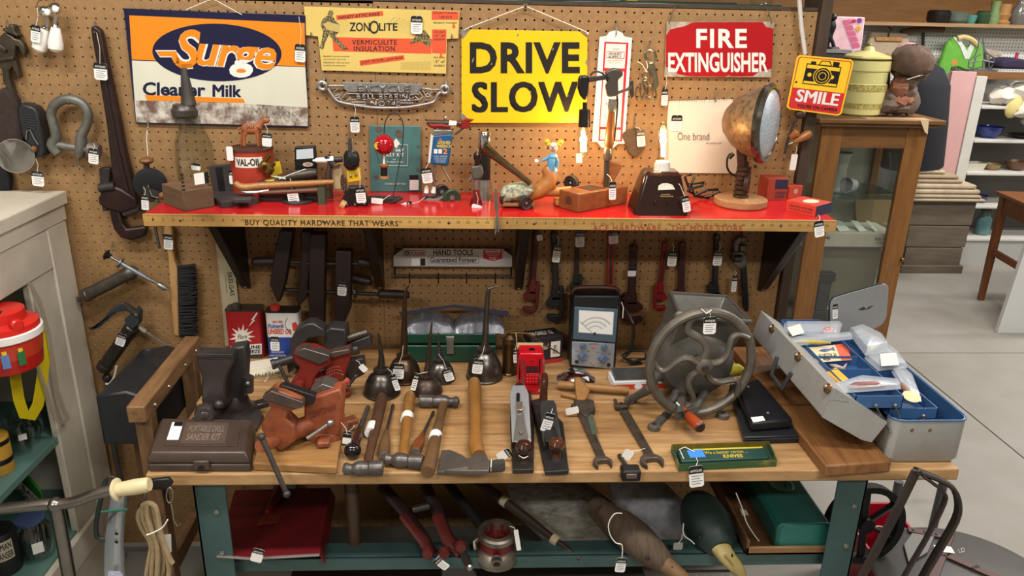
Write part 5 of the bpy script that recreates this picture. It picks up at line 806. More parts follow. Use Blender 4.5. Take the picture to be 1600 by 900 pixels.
# orange vise on its board
BRD = wood('#a57a45', '#7c552c', (3, 24, 10), 2.5, .6, .3)
t = thing('vise_board', 'square wooden mounting board under the orange vise', 'board', H(470, 700, BZ)); a, b_, c, d = H(396, 736, BZ), H(527, 742, BZ), H(540, 655, BZ), H(425, 650, BZ)
part(t, 'board', B().prism([a, b_, c, d], (0, 0, .022)), BRD, .004)
VO = M('#98502f', .5, .05, '#5c3320', 30, .53, .4); Yv = hb(480, 705)+.01; base = V((W(505, 690, Yv).x, Yv+.045, BZ+.0225))
t = vise('bench_vise', 'orange-red vise on a wooden board with long steel handle', Yv, base, .055,
     ([(412, 623), (424, 612), (440, 613), (473, 627), (475, 635), (462, 640), (452, 645), (446, 655), (460, 668), (462, 690), (440, 707), (427, 700), (408, 672), (408, 664), (416, 652), (424, 640)], Yv-.05), ([(475, 655), (475, 633), (495, 620), (530, 608), (536, 620), (532, 680), (500, 690), (476, 685)], Yv+.0), ((445, 678, Yv-.03), (520, 650, Yv+.06), .024), VO, M('#a3512e', .45, .05, '#74402c', 26), ((430, 690, Yv-.055), (408, 697, Yv-.115, 1), [(0, .013), (.5, .0135), (.55, .016), (1, .016)]), ((409, 683, Yv-.115), (448, 772, min(Yv-.15, -.765)), .006), th=(.05, .05))
part(t, 'jaw_plate', wpoly([(410, 620), (424, 611), (474, 629), (473, 637), (462, 640), (412, 626)], Yv-.055, .022), M('#4d4845', .4, .7, '#6e5a50', 40), .002); part(t, 'jaw_plate', wpoly([(430, 608), (442, 602), (493, 619), (490, 632), (478, 632), (432, 612)], Yv-.028, .022), M('#2e2a28', .4, .5), .002); part(t, 'anvil', B().prism([W(482, 615, Yv+.02), W(503, 600, Yv+.02), W(524, 607, Yv+.02), W(502, 622, Yv+.02)], (0, .05, 0)), M('#77726b', .35, .7), .002)
wtext(t, 'CRAFTSMAN', 484, 644, 524, 655, Yv-.0008, M('#7a3522', .5), tilt=14, bold=.02, name='raised_letters'); part(t, 'lock_handle', B().cyl(W(480, 685, Yv-.03), W(517, 660, Yv-.015), .005), STEEL); part(t, 'lock_knob', B().ball(W(516, 661, Yv-.015), .0095), STEEL); ptag(t, 543, 678, 541, 694, 13, Yv-.03, (533, 660))
# ---- brown plastic tool case
t = thing('brown_tool_case', 'brown moulded plastic tool case with embossed lid at bench corner', 'case', H(315, 705, BZ)); a, b_, c, d = H(232, 738, BZ), H(393, 738, BZ), H(401, 680, BZ), H(252, 678, BZ); PB = M('#4a3c34', .35, 0, '#40332c', 18, .5, .15)
part(t, 'base', B().prism([a, b_, c, d], (0, 0, .022)), PB, .006, seg=3); ctr = (a+b_+c+d)/4; sh_ = lambda p, s_: ctr+(p-ctr)*s_
part(t, 'lid', B().rings([[p+V((0, 0, .0235)) for p in (a, b_, c, d)], [sh_(p, .985)+V((0, 0, .036)) for p in (a, b_, c, d)], [sh_(p, .9)+V((0, 0, .05)) for p in (a, b_, c, d)]]), PB, .004, seg=3)
def lidq(u0, v0, u1, v1, dz=.0506):
    f_ = lambda u, v_: sh_(a, .88)*(1-u)*(1-v_)+sh_(b_, .88)*u*(1-v_)+sh_(c, .88)*u*v_+sh_(d, .88)*(1-u)*v_+V((0, 0, dz)); return [f_(u0, v1), f_(u1, v1), f_(u1, v0), f_(u0, v0)]
part(t, 'raised_panel', B().prism(lidq(.10, .14, .92, .9), (0, 0, .0012)), PB, .0005); part(t, 'raised_panel', B().prism(lidq(.28, .2, .78, .85, .052), (0, 0, .001)), M('#54453c', .35), .0005); EM = M('#7d6c60', .35); lettering(t, 'PORTABLE DRILL', lidq(.33, .55, .74, .75, .0534), EM, shear=.2, bold=.01); lettering(t, 'SANDER KIT', lidq(.33, .28, .72, .5, .0534), EM, shear=.2, bold=.02); tg = part(t, 'price_tag', B().prism(lidq(.12, .3, .25, .85, .0525), (0, 0, .0006)), CARD); part(tg, 'tag_header', B().face(lidq(.15, .72, .25, .85, .0534)), BLACK)
q = (a+b_)/2+(b_-a)*.03; part(t, 'latch', B().box(q+V((0, -.004, .022)), (.036, .008, .024)), PB, .003); part(t, 'latch_hole', B().lathe([(.005, 0), (.005, .001)], q+V((0, -.0085, .018)), (0, -1, 0), 14, sx=1.6), BLACK)
# ---- wooden upright frame standing left of the bench with black case behind
t = thing('wooden_upright_frame', 'old oak frame with slanting top rail standing at bench end', 'frame', V((.47, -.55, 0))); OAK = wood('#7b5a3a', '#543a22', (20, 20, 2), 3, .6, .3)
zr = .88; a = H(222, 652, zr-.02); e = H(300, 551, zr-.02); d = (e-a).normalized(); s_ = V((-d.y, d.x, 0)); part(t, 'top_rail', B().prism([a-s_*.022-d*.03, a+s_*.022-d*.03, e+s_*.022+d*.02, e-s_*.022+d*.02], (0, 0, .045)), wood('#8a6742', '#5b3f26', (20, 3, 20), 3, .55, .3), .004)
for p_ in (a+d*.02, e-d*.03): part(t, 'post', B().prism([p_-s_*.02-d*.02, p_+s_*.02-d*.02, p_+s_*.02+d*.02, p_-s_*.02+d*.02], (0, 0, -(zr-.022))), OAK, .003)
for f_ in (.08, .34, .68, .93): p_ = a+(e-a)*f_-s_*.022+V((0, 0, .018)) if s_.x < 0 else a+(e-a)*f_+s_*.0225+V((0, 0, .018)); q_ = p_; part(t, 'bolt_head', B().lathe([(.006, 0), (.004, .004)], V((q_.x, q_.y, q_.z)), s_ if s_.x > 0 else -s_, 10), STEEL)
part(t, 'lower_rail', B().prism([a-s_*.012+V((0, 0, -.5)), a+s_*.012+V((0, 0, -.5)), e+s_*.012+V((0, 0, -.5)), e-s_*.012+V((0, 0, -.5))], (0, 0, .05)), OAK, .003)
t = thing('black_leather_case', 'black leather covered case wedged behind the oak rail', 'case', V((.33, -.3, .7)))
part(t, 'body', B().prism([V((.27, -.42, .70)), V((.415, -.42, .70)), V((.415, -.42, .835)), V((.35, -.42, .86)), V((.27, -.42, .845))], (0, .3, 0)), M('#17181b', .4, 0, '#222428', 30, .5, .2), .006); part(t, 'lid_edge', B().tube([V((.416, -.41, .80)), V((.416, -.13, .80))], .003, 6), BLACK); part(t, 'support_leg', B().bb((.29, -.3, 0), (.33, -.26, .70)), OAK)
# ---- tins
Y = hb(385, 560); zt = lambda x, y, d=0.: W(x, y, Y+d); t = thing('antifreeze_tin', 'flat red antifreeze tin with white starburst', 'tin', zt(383, 560)); RT = M('#b3222a', .35, 0, '#971c23', 10); x0, x1 = zt(354, 520).x, zt(409, 520).x; zb, ztp = BZ, zat(382, 487, Y)
part(t, 'body', B().rings([ring4(x0, x1, Y-.001, Y+.055, BZ+.0005), ring4(x0, x1, Y-.001, Y+.055, ztp)]), RT); part(t, 'top_plate', B().rings([ring4(x0-.001, x1+.001, Y-.002, Y+.056, ztp), ring4(x0-.001, x1+.001, Y-.002, Y+.056, ztp+.004)]), M('#55504a', .4, .7)); part(t, 'cap', B().lathe([(.014, 0), (.014, .012), (.012, .014)], (zt(366, 480).x, Y+.02, ztp+.004), (0, 0, 1), 20), M('#6a645c', .4, .7)); part(t, 'white_band', wpoly([(360, 541), (409, 537), (409, 553), (360, 557)], Y-.0014, .0004), WHITE); part(t, 'black_band', wpoly([(355, 556), (409, 553), (409, 560), (355, 563)], Y-.0014, .0004), M('#4a453f', .5, .5))
st = [];  n_ = 26
for i in range(n_): a_ = 2*math.pi*i/n_; r_ = (21 if i % 4 == 0 else 17 if i % 2 == 0 else 9.5); st.append((378+r_*math.cos(a_), 526+r_*.95*math.sin(a_)))
part(t, 'starburst', wpoly(st, Y-.0014, .0004), M('#e6e2d4', .5)); wtext(t, 'Flare', 371, 523, 386, 530, Y-.0022, INKB, shear=.3, tilt=1); part(t, 'lightning', wpoly([(401, 488), (392, 500), (395, 500), (388, 511), (399, 500), (396, 500), (403, 489)], Y-.0014, .0004), WHITE); wtext(t, 'GASOLINE', 361, 541, 407, 546.5, Y-.0024, INKB, tilt=2, bold=.03); wtext(t, 'ANTIFREEZE', 361, 548, 407, 553.5, Y-.0024, INKB, tilt=2, bold=.03)
Y = hb(442, 566); zt = lambda x, y, d=0.: W(x, y, Y+d); t = thing('linseed_oil_tin', 'white and blue linseed oil tin with red cap', 'tin', zt(442, 565)); x0, x1 = zt(416, 520).x, zt(468, 520).x; ztp = zat(442, 489, Y)
part(t, 'body', B().rings([ring4(x0, x1, Y, Y+.05, BZ+.0005), ring4(x0, x1, Y, Y+.05, ztp)]), M('#dcdad2', .35)); part(t, 'top_plate', B().rings([ring4(x0-.001, x1+.001, Y-.001, Y+.051, ztp), ring4(x0-.001, x1+.001, Y-.001, Y+.051, ztp+.004)]), M('#3a3a3d', .4, .6)); part(t, 'cap', B().lathe([(.015, 0), (.015, .012), (.012, .014)], (zt(427, 480).x, Y+.02, ztp+.004), (0, 0, 1), 22), M('#c23a2c', .4)); part(t, 'blue_field', B().rings([ring4(x0-.0004, x1+.0004, Y-.0004, Y+.0504, BZ+.001), ring4(x0-.0004, x1+.0004, Y-.0004, Y+.0504, zat(442, 527, Y))], False), M('#1e3f92', .35)); LR = M('#c5402f', .4)
wtext(t, 'ARCHER', 425, 501, 442, 505, Y-.0012, LR, bold=.02); wtext(t, 'Polmerik', 418, 506, 444, 513, Y-.0012, M('#2b4b96', .4), shear=.3, bold=.02); wtext(t, 'LINSEED OIL', 419, 514, 456, 522, Y-.0012, LR, bold=.03); wtext(t, 'FOR INTERIOR', 424, 549, 444, 552, Y-.0012, WHITE); wtext(t, 'AND EXTERIOR', 421, 554, 447, 557, Y-.0012, WHITE); part(t, 'printed_bow', wtube([(449, 497), (446, 503), (446, 510), (451, 516), (456, 518)], Y-.0006, .0008, 5), INKB); part(t, 'printed_archer', wpoly([(456, 505), (462, 503), (465, 508), (464, 516), (458, 517)], Y-.0008, .0004), LR); ptag(t, 429, 526, 430, 548, 14, Y-.003)
t = thing('folding_rule', 'white folded carpenter rule printed 66 67 among the vises', 'ruler', H(415, 585, BZ))
for i in range(4): o_ = B().prism([H(381+i, 575-i*3, BZ+.012+.004*i), H(386+i, 588-i*3, BZ+.012+.004*i), H(440-i, 580-i*3, BZ+.012+.004*i), H(437-i, 567-i*3, BZ+.012+.004*i)], (0, 0, -.0036)); part(t, 'section', o_, M('#d9d2bd', .5))
q = [H(398, 584, BZ+.0262), H(437, 579, BZ+.0262), H(438, 585, BZ+.0262), H(399, 590, BZ+.0262)]; lettering(t, '66 | 67 | 68', q, INKB, bold=.02); part(t, 'support', B().prism([H(388, 592, BZ), H(440, 585, BZ), H(436, 575, BZ), H(388, 580, BZ)], (0, 0, .0082)), M('#c9c1ab', .5)); part(t, 'tie', htube([(420, 570, .03), (418, 590, .012), (413, 597, .002)], .001, 5), STRING)
# ---- oil cans
OC = M('#5c5750', .32, .8, '#3b342d', 22, .5, .15); OC2 = M('#5b4433', .35, .75, '#3a2c22', 22, .5, .15); OC3 = M('#6d6a64', .3, .85, '#4a443c', 22)
def oil_can(label, cx, yb_, hw, ytop, spout, mat, tags=(), collar=None):
    c = H(cx, yb_-hw*.2, BZ); Y = c.y; k = S(c); r_ = hw*k; h = zat(cx, ytop, Y)-BZ
    t = thing('pump_oiler', label, 'oil can', c, 'thumb pump oil cans')
    part(t, 'dome', B().lathe([(r_*.985, 0), (r_*1.03, .002), (r_*1.03, .005), (r_*.985, .008), (r_*.97, h*.25), (r_*.88, h*.5), (r_*.68, h*.74), (r_*.42, h*.9), (r_*.36, h*.92)], (c.x, Y, BZ+.0005), (0, 0, 1), 36), mat)
    part(t, 'collar', B().lathe([(r_*.36, h*.9), (r_*.44, h*.93), (r_*.44, h*1.03), (r_*.3, h*1.06), (r_*.2, h*1.1), (r_*.17, h*1.25)], (c.x, Y, BZ+.0005), (0, 0, 1), 24), mat)
    pts = [V((c.x, Y, BZ+h*1.1))]+[W(x, y, Y) for x, y in spout]; n = len(pts); part(t, 'spout', B().tube(pts, [max(.0015, r_*.2*(1-i/(n-1))+.0016) for i in range(n)], 10), mat)
    for tg in tags: ptag(t, *tg[:5], Y-r_-.004 if len(tg) < 7 else Y+tg[6], tg[5])
    return t
oil_can('brown patinated oiler with tall thin bent spout beside green box', 632, 597, 26, 555, [(632, 520), (632, 480), (634, 455), (640, 445)], OC2, [(623, 568, 622, 592, 17, (630, 540))])
oil_can('small bright oiler with short spout behind the front rusty one', 688, 597, 23, 562, [(686, 545), (685, 520)], OC3, [(697, 576, 704, 595, 14, (685, 553))])
oil_can('dull grey dome oiler with short spout, leftmost of the oilers', 597, 620, 28, 578, [(596, 560), (594, 540), (591, 521)], OC, [(613, 585, 622, 610, 9, (605, 576))])
oil_can('front rusty oiler with long straight dark spout', 667, 617, 24, 588, [(669, 565), (672, 530), (675, 502)], M('#5d5148', .4, .7, '#3c2a20', 40, .5, .3), [(652, 583, 645, 610, 8, (668, 581))])
oil_can('largest polished dome oiler with angled spout tip', 757, 595, 28, 545, [(758, 530), (760, 490), (763, 455), (768, 450), (779, 447)], OC3, [(748, 561, 745, 584, 16, (757, 540))])
# ---- green metal box with bag
t = thing('green_metal_box', 'dark green metal box with clasp behind the oilers', 'box', H(705, 565, BZ)); Y = hb(700, 567); GB = M('#1d4534', .35, .1, '#173829', 12); x0, x1 = W(635, 560, Y).x, W(775, 560, Y).x; D = .085
part(t, 'base', B().bb((x0, Y, BZ+.001), (x1, Y+D, zat(700, 540, Y))), GB, .004); part(t, 'lid', B().bb((x0-.001, Y-.001, zat(700, 537, Y)), (x1+.001, Y+D, zat(700, 521, Y))), GB, .004); part(t, 'clasp', B().bb((W(698, 552, Y).x, Y-.005, zat(700, 552, Y)), (W(709, 552, Y).x, Y-.001, zat(700, 526, Y))), STEEL, .001); part(t, 'clasp_plate', B().bb((W(697, 552, Y).x, Y-.003, zat(700, 532, Y)), (W(710, 552, Y).x, Y, zat(700, 525, Y))), STEEL, .001); ZG = zat(700, 521, Y)+.0005
t = thing('plastic_bags', 'two clear zip bags of dark goods lying on the green box', 'plastic bag', V(((x0+x1)/2, Y+.04, ZG)))
BAG = M('#5c5e66', .15, .1, '#8d9098', 30, .55, 1.0)
for xa, xb_ in ((632, 709), (709, 788)):
    rr_ = []; A_, E_ = W(xa, 500, Y).x, W(xb_, 500, Y).x
    for i in range(13):
        u = i/12; x = A_+(E_-A_)*u; hh = .034*math.sin(math.pi*min(1, max(0, u)))**.5+.008+random.uniform(-.003, .003)
        rr_.append([V((x, Y+.0+random.uniform(-.004, .004), ZG)), V((x, Y+.085, ZG)), V((x, Y+.092, ZG+hh*.8)), V((x, Y+.055, ZG+hh+random.uniform(-.004, .004))), V((x, Y+.012, ZG+hh*.7+random.uniform(-.004, .004)))])
    part(t, 'bag', B().rings(rr_), BAG)
for pts in ([(623, 488), (710, 476), (711, 480), (627, 494)], [(710, 476), (796, 487), (792, 495), (710, 481)]): part(t, 'zip_strip', wpoly(pts, Y+.06, .002), M('#45475c', .3))
for x in (673, 744): part(t, 'hang_wire', wtube([(x, 490), (x+2, 483), (x+1, 476), (x-2, 475), (x-1, 480)], Y+.05, .001, 5), STEEL)
# ---- brass pump oiler, black carton, red toy, meter
Y = hb(797, 583); zt = lambda x, y, d=0.: W(x, y, Y+d); t = thing('brass_trigger_oiler', 'tall brass trigger oiler with long thin nozzle', 'oil can', zt(797, 582)); c = V((zt(796, 580).x, Y, BZ)); k = S(c); h = zat(796, 527, Y)-BZ
part(t, 'body', B().lathe([(12.5*k, 0), (12.8*k, .004), (11.3*k, .007), (11.3*k, h*.85), (12*k, h*.87), (11*k, h), (5*k, h*1.08)], c, (0, 0, 1), 28), M('#6d5436', .35, .85, '#4c3a26', 20)); part(t, 'nozzle', B().tube([zt(798, 520), zt(815, 520), zt(828, 523), zt(850, 538), zt(876, 553)], [.004, .0035, .003, .0025, .002], 8), BRASS); part(t, 'trigger', B().tube([zt(806, 519), zt(815, 527), zt(824, 540)], [.003, .005, .004], 8), M('#5a4030', .4, .7)); part(t, 'bracket', B().tube([zt(789, 521), zt(797, 516), zt(808, 517)], .003, 8), BRASS); ptag(t, 805, 546, 806, 567, 7, Y-.03, (806, 521))
t = thing('black_carton', 'black printed parts carton with red base edge behind red toy', 'carton', H(850, 572, BZ)); bd = obox(t, 'carton_body', (829, 572), (878, 565), (816, 558), BZ, BZ+.088, M('#1b191a', .5), .001); a, u, v = p_o[bd.name]; n = v.normalized()*-.0005; f_ = lambda x, z_: a+u*x+n+V((0, 0, z_))
lettering(t, 'Formal', [f_(.05, .062), f_(.55, .068), f_(.55, .05), f_(.05, .044)], M('#b59a86', .5), shear=.3, bold=.02); part(t, 'red_panel', B().face([f_(.62, .02), f_(.92, .02), f_(.92, .072), f_(.62, .072)]), M('#cfc6bc', .5)); part(t, 'red_print', B().face([f_(.68, .03), f_(.86, .03), f_(.82, .06), f_(.72, .06)]), M('#a32a2a', .5)); part(t, 'red_edge', B().face([f_(0, .001), f_(1, .001), f_(1, .014), f_(0, .014)]), M('#a8232b', .45)); tp = lambda x, y: a+u*x+v*y+V((0, 0, .0885)); lettering(t, '24 ONLY 12', [tp(.1, .75), tp(.8, .75), tp(.8, .35), tp(.1, .35)], M('#b9b2a6', .5), bold=.03)
Y = hb(838, 617); zt = lambda x, y, d=0.: W(x, y, Y+d); t = thing('red_toy_stove', 'bright red metal toy front with chrome stripes and top hole', 'toy', zt(835, 617)); RTY = M('#c0141f', .22, 0, '#a9101a', 12); x0, x1 = zt(809, 590).x, zt(850, 590).x
part(t, 'body', B().prism([V((x0, Y, BZ)), V((x1, Y, BZ)), V((x1+.002, Y, zat(835, 565, Y))), V((x1-.004, Y, zat(835, 552, Y))), V((x0+.004, Y, zat(835, 552, Y))), V((x0-.001, Y, zat(835, 565, Y)))], (0, .06, 0)), RTY, .004)
for x in (812.5, 819, 843.5, 850): part(t, 'chrome_stripe', wpoly([(x-1.2, 561), (x+1.2, 561), (x+.2, 612), (x-2.2, 612)], Y-.0012, .0015), CHROME)
part(t, 'opening', wpoly([(822, 572), (841, 572), (841, 583), (822, 583)], Y-.0012, .0015), M('#3d0a0c', .6)); part(t, 'grate', wpoly([(821, 584), (842, 584), (841, 600), (821, 600)], Y-.003, .003), RTY, .001)
for i in range(4):
    for j in range(3): part(t, 'grate_dot', B().ball(zt(824+i*4.6, 587+j*4.5, -.003), .0014, seg=6), M('#e07a70', .3))
part(t, 'top_hole', B().lathe([(.009, 0), (.009, .001)], (zt(832, 550).x, Y+.025, zat(835, 552, Y)+.0), (0, 0, 1), 18), BLACK); part(t, 'rivet', B().ball(zt(831, 563, -.001), .003), M('#7d1015', .3)); part(t, 'rivet', B().ball(zt(829, 609, -.001), .002), BRASS); part(t, 'cream_back', B().bb((x0, Y+.061, zat(835, 560, Y)), (x1, Y+.064, zat(835, 545, Y)-.01)), M('#cbb58c', .6))
Y = hb(930, 577); zt = lambda x, y, d=0.: W(x, y, Y+d); t = thing('test_meter', 'grey and blue vintage electronic test meter with white scale', 'meter', zt(930, 577)); x0, x1 = zt(894, 540).x, zt(963, 540).x; z1 = zat(930, 462, Y); D = .085
part(t, 'case', B().bb((x0-.003, Y+.004, BZ+.001), (x1+.004, Y+D, z1)), M('#16181c', .4), .008, seg=3); part(t, 'lower_panel', wpoly([(894, 534), (961, 537), (958, 577), (893, 570)], Y-.001, .005), M('#8f9193', .35, .3), .001); part(t, 'meter_bezel', wpoly([(898, 480), (966, 484), (962, 536), (895, 530)], Y-.004, .008), M('#445561', .35), .002); part(t, 'scale_card', wpoly([(905, 485), (959, 488), (957, 523), (904, 519)], Y-.0052, .001), M('#dcdcd6', .4)); part(t, 'glass_cover', wpoly([(904, 484), (960, 487), (958, 524), (903, 520)], Y-.007, .001), M('#ffffff', .03, alpha=.06))
for r_, nn in ((26, 30), (19, 22), (12, 12)):
    b = B(); pv = zt(930, 521, -.0056)
    arc = [pv+V((math.sin(an)*r_*S(pv), 0, math.cos(an)*r_*S(pv))) for an in [-.95+1.9*i/20 for i in range(21)]]; b.tube(arc, .0003, 4)
    for i in range(nn+1): an = -.95+1.9*i/nn; u = V((math.sin(an), 0, math.cos(an)))*S(pv); b.cyl(pv+u*r_, pv+u*(r_+2.6), .0003, seg=4)
    part(t, 'scale_arc', b, INKB)
part(t, 'needle', B().cyl(zt(926, 521, -.006), zt(906, 502, -.006), .0004, seg=5), BLACK); part(t, 'needle_hub', B().lathe([(.004, 0), (.003, .003)], zt(929, 521, -.005), (0, -1, 0), 14), BLACK); KB = M('#53627c', .4)
for x, y, r_ in ((911, 540, 4.5), (944, 542, 4.5), (910, 557, 6.5), (942, 560, 6.5)): part(t, 'knob', B().lathe([(r_*k*1.1, 0), (r_*k, .004), (r_*k*.85, .012), (r_*k*.7, .013)], zt(x, y, -.001), (0, -1, .05), 20), KB); part(t, 'knob_pointer', B().box(zt(x, y, -.0145), (.0022, .004, r_*k*1.7), eul(0, 40, 0)), KB)
for x, y, m_ in ((901, 565, BLACK), (926, 567, CHROME), (951, 570, BLACK)): part(t, 'jack', B().lathe([(.0058, 0), (.005, .003), (.0025, .0035)], zt(x, y, -.001), (0, -1, 0), 14), m_)
part(t, 'red_badge', B().lathe([(.004, 0), (.004, .0008)], zt(927, 543, -.001), (0, -1, 0), 14), M('#c24a3c', .4)); wtext(t, 'ELECTRONIC', 921, 536, 934, 538.5, Y-.0014, INKB); 
for x, y in ((901, 549), (919, 549), (901, 556), (920, 557), (934, 551), (952, 553), (934, 560), (951, 561)): wtext(t, 'OFF', x-2, y-1, x+2, y+1, Y-.0014, INKB)
part(t, 'handle', B().tube([V((x0, Y+.04, z1-.01)), V((x0+.006, Y+.04, z1+.008)), V(((x0+x1)/2, Y+.04, z1+.012)), V((x1-.006, Y+.04, z1+.008)), V((x1, Y+.04, z1-.01))], [.006, .007, .007, .007, .006], 8), M('#4a2a1d', .5)); part(t, 'cable', B().tube([zt(971, 475, .02), zt(980, 488, .02), zt(989, 505, .0), zt(990, 525, 0), zt(984, 550, 0), zt(975, 560, 0), zt(990, 565, .02), zt(1010, 560, .04), zt(1008, 548, .06), zt(985, 548, .06), zt(972, 555, .05), zt(985, 568, .03), zt(1003, 567, .03)], .0045, 8), BLACK); part(t, 'string', B().tube([zt(971, 472, -.0), zt(974, 480, -.0), zt(973, 497, -.0)], .0012, 5), STRING)
# ---- chrome dome, tin-foil carton, wooden gauge
t = thing('chrome_lamp_dome', 'small shiny chrome lamp dome with flared rim', 'lamp part', H(900, 595, BZ)); c = H(900, 593, BZ); k = S(c); part(t, 'dome', B().lathe([(30*k, 0), (30*k, .003), (24*k, .009), (21*k, .016), (15*k, .026), (7*k, .031), (.001, .0325)], c, (0, 0, 1), 36), CHROME); ptag(t, 913, 589, 914, 597, 14, c.y-.03, header=False)
t = thing('foil_carton', 'open white and red carton holding silver foil behind the wheel', 'carton', H(1000, 605, BZ)); bd = obox(t, 'carton_body', (958, 609), (1060, 606), (953, 592), BZ, BZ+.024, M('#dcdcdc', .4), .0008); a, u, v = p_o[bd.name]; n = v.normalized()*-.0005; part(t, 'red_front', B().face([a+n+u*.03+V((0, 0, .001)), a+n+u+V((0, 0, .001)), a+n+u+V((0, 0, .016)), a+n+u*.03+V((0, 0, .016))]), M('#c43a22', .4)); part(t, 'oval_mark', B().lathe([(.009, 0), (.009, .0005)], a+n*1.5+u*.38+V((0, 0, .009)), -v, 18, sx=1.3), M('#dfe2ea', .4)); part(t, 'foil', B().prism([a+u*.03+v*.1+V((0, 0, .0245)), a+u*.97+v*.1+V((0, 0, .0245)), a+u*.97+v+V((0, 0, .034)), a+u*.03+v+V((0, 0, .034))], (0, 0, .002)), M('#aeb3b6', .2, .9, '#868b8f', 30, .5, .8))
LW2 = M('#a07440', .5, 0, '#80582d', 12, .5, .2, (20, 4, 20)); t = thing('wooden_marking_gauge', 'wooden marking gauge with round cross bar and angled head', 'gauge', H(920, 615, BZ)); part(t, 'beam', haxl((872, 601), (983, 610), .018, .018, [(0, .010), (.03, .0125), (.97, .0115), (1, .009)]), LW2); part(t, 'head', B().prism([H(897, 590, BZ+.045), H(905, 588, BZ+.045), H(922, 608, BZ+.03), H(913, 630, BZ+.012), H(902, 630, BZ+.012)], (0, 0, -.012)), LW2, .004); part(t, 'foot', haxl((878, 616), (905, 622), .008, .008, [(0, .007), (1, .0075)]), LW2)
# ================================================================ ON THE WORKBENCH: hand tools, grinder, cases
HW1 = M('#5a3d2a', .45, 0, '#3d281b', 12, .5, .2, (6, 6, 1)); HW2 = M('#95682f', .45, 0, '#7a5124', 12, .5, .2, (6, 2, 6)); HW3 = M('#6f5030', .5, 0, '#4d3820', 12, .5, .2); HS = M('#6a6560', .36, .55, '#45403d', 20, .5, .2)
def hammer(label, ht, hb_, h_prof, head, mat, sticker=None, z=.016, flip=False):
    t = thing('ball_peen_hammer', label, 'hammer', H(*hb_, BZ), 'ball peen hammers')
    part(t, 'handle', haxl(ht, hb_, z, z, h_prof), mat)
    (x0, y0), (x1, y1) = head; a = H(x0, y0, BZ+.018); e = H(x1, y1, BZ+.018)
    part(t, 'head', axl(a, e, [(0, .004), (.03, .0125), (.1, .0155), (.17, .0125), (.23, .011), (.33, .0165), (.45, .0185), (.56, .0165), (.63, .0145), (.67, .0175), (.96, .018), (1, .0155)], 22), HS)
    if sticker: (sx, sy), (ex, ey) = sticker; part(t, 'price_sticker', haxl((sx, sy), (ex, ey), z, z, [(0, .0158), (1, .0158)]), CARD)
    return t
hammer('ball peen hammer with dark brown handle, leftmost of the three', (597, 620), (574, 726), [(0, .014), (.05, .0165), (.45, .0145), (.8, .0105), (1, .0115)], ((535, 733), (599, 731)), HW1, ((583, 665), (579, 677)))
hammer('ball peen hammer with yellowish ash handle, middle of three', (641, 617), (629, 718), [(0, .013), (.05, .0158), (.5, .014), (.8, .0115), (1, .0125)], ((598, 717), (661, 722)), HW2, ((637, 649), (635, 657)))
hammer('ball peen hammer turned head up with paint-marked handle', (668, 738), (693, 632), [(0, .016), (.03, .0175), (.4, .0155), (.75, .0115), (1, .012)], ((718, 628), (655, 626)), HW3, ((679, 688), (681, 679)))
t = thing('spiral_awl', 'push drill with big black ball handle beside the hammers', 'hand drill', H(556, 700, BZ)); part(t, 'ball_handle', B().ball(H(551, 704, BZ+.02), .0205, seg=22), M('#171415', .15)); part(t, 'grip', haxl((553, 698), (562, 675), .02, .016, [(0, .013), (.2, .0125), (1, .0095)]), M('#3a1c18', .2)); part(t, 'ferrule', haxl((561, 678), (563, 671), .016, .015, [(0, .0105), (1, .0095)]), BRASS); part(t, 'shank', haxl((562, 672), (575, 636), .015, .01, [(0, .0075), (.4, .0075), (.42, .006), (.9, .006), (1, .0065)]), GREYIRON); ptag(t, 544, 674, 540, 693, 13, hb(542, 690)-.02, (556, 660, hb(560, 668)))
for lab, tip, mid, end, m_ in (('flat screwdriver with dull brown wooden handle between two hammers', (614, 633), (604, 674), (599, 716), HW3), ('flat screwdriver with amber varnished handle beside the ash hammer', (677, 644), (661, 678), (648, 708), M('#7d4620', .3, 0, '#522a12', 25))):
    t = thing('screwdriver', lab, 'screwdriver', H(*end, BZ), 'wooden handled screwdrivers'); part(t, 'blade', haxl(tip, mid, .006, .010, [(0, .0045), (.12, .0045), (.2, .0032), (1, .0045)], 8), IRON); part(t, 'handle', haxl(mid, end, .010, .012, [(0, .0065), (.12, .0075), (.45, .0135), (.8, .0145), (.93, .011), (1, .011)], 14), m_); part(t, 'end_cap', haxl((mid[0]*.1+end[0]*.9, mid[1]*.1+end[1]*.9), end, .012, .012, [(0, .0118), (1, .0122)]), STEEL)
t = thing('hatchet', 'broad hatchet with smooth tan handle and dark rusty blade', 'hatchet', H(740, 715, BZ)); part(t, 'handle', B().tube([H(741, 597, BZ+.02), H(742, 612, BZ+.02), H(743, 640, BZ+.02), H(743, 675, BZ+.02), H(743, 695, BZ+.022), H(748, 712, BZ+.02)], [.0165, .0195, .0165, .0155, .0195, .017], 14), M('#9a6b31', .45, 0, '#7d5324', 10, .5, .15)); hd_ = M('#4f4945', .4, .45, '#665e57', 14, .5, .2)
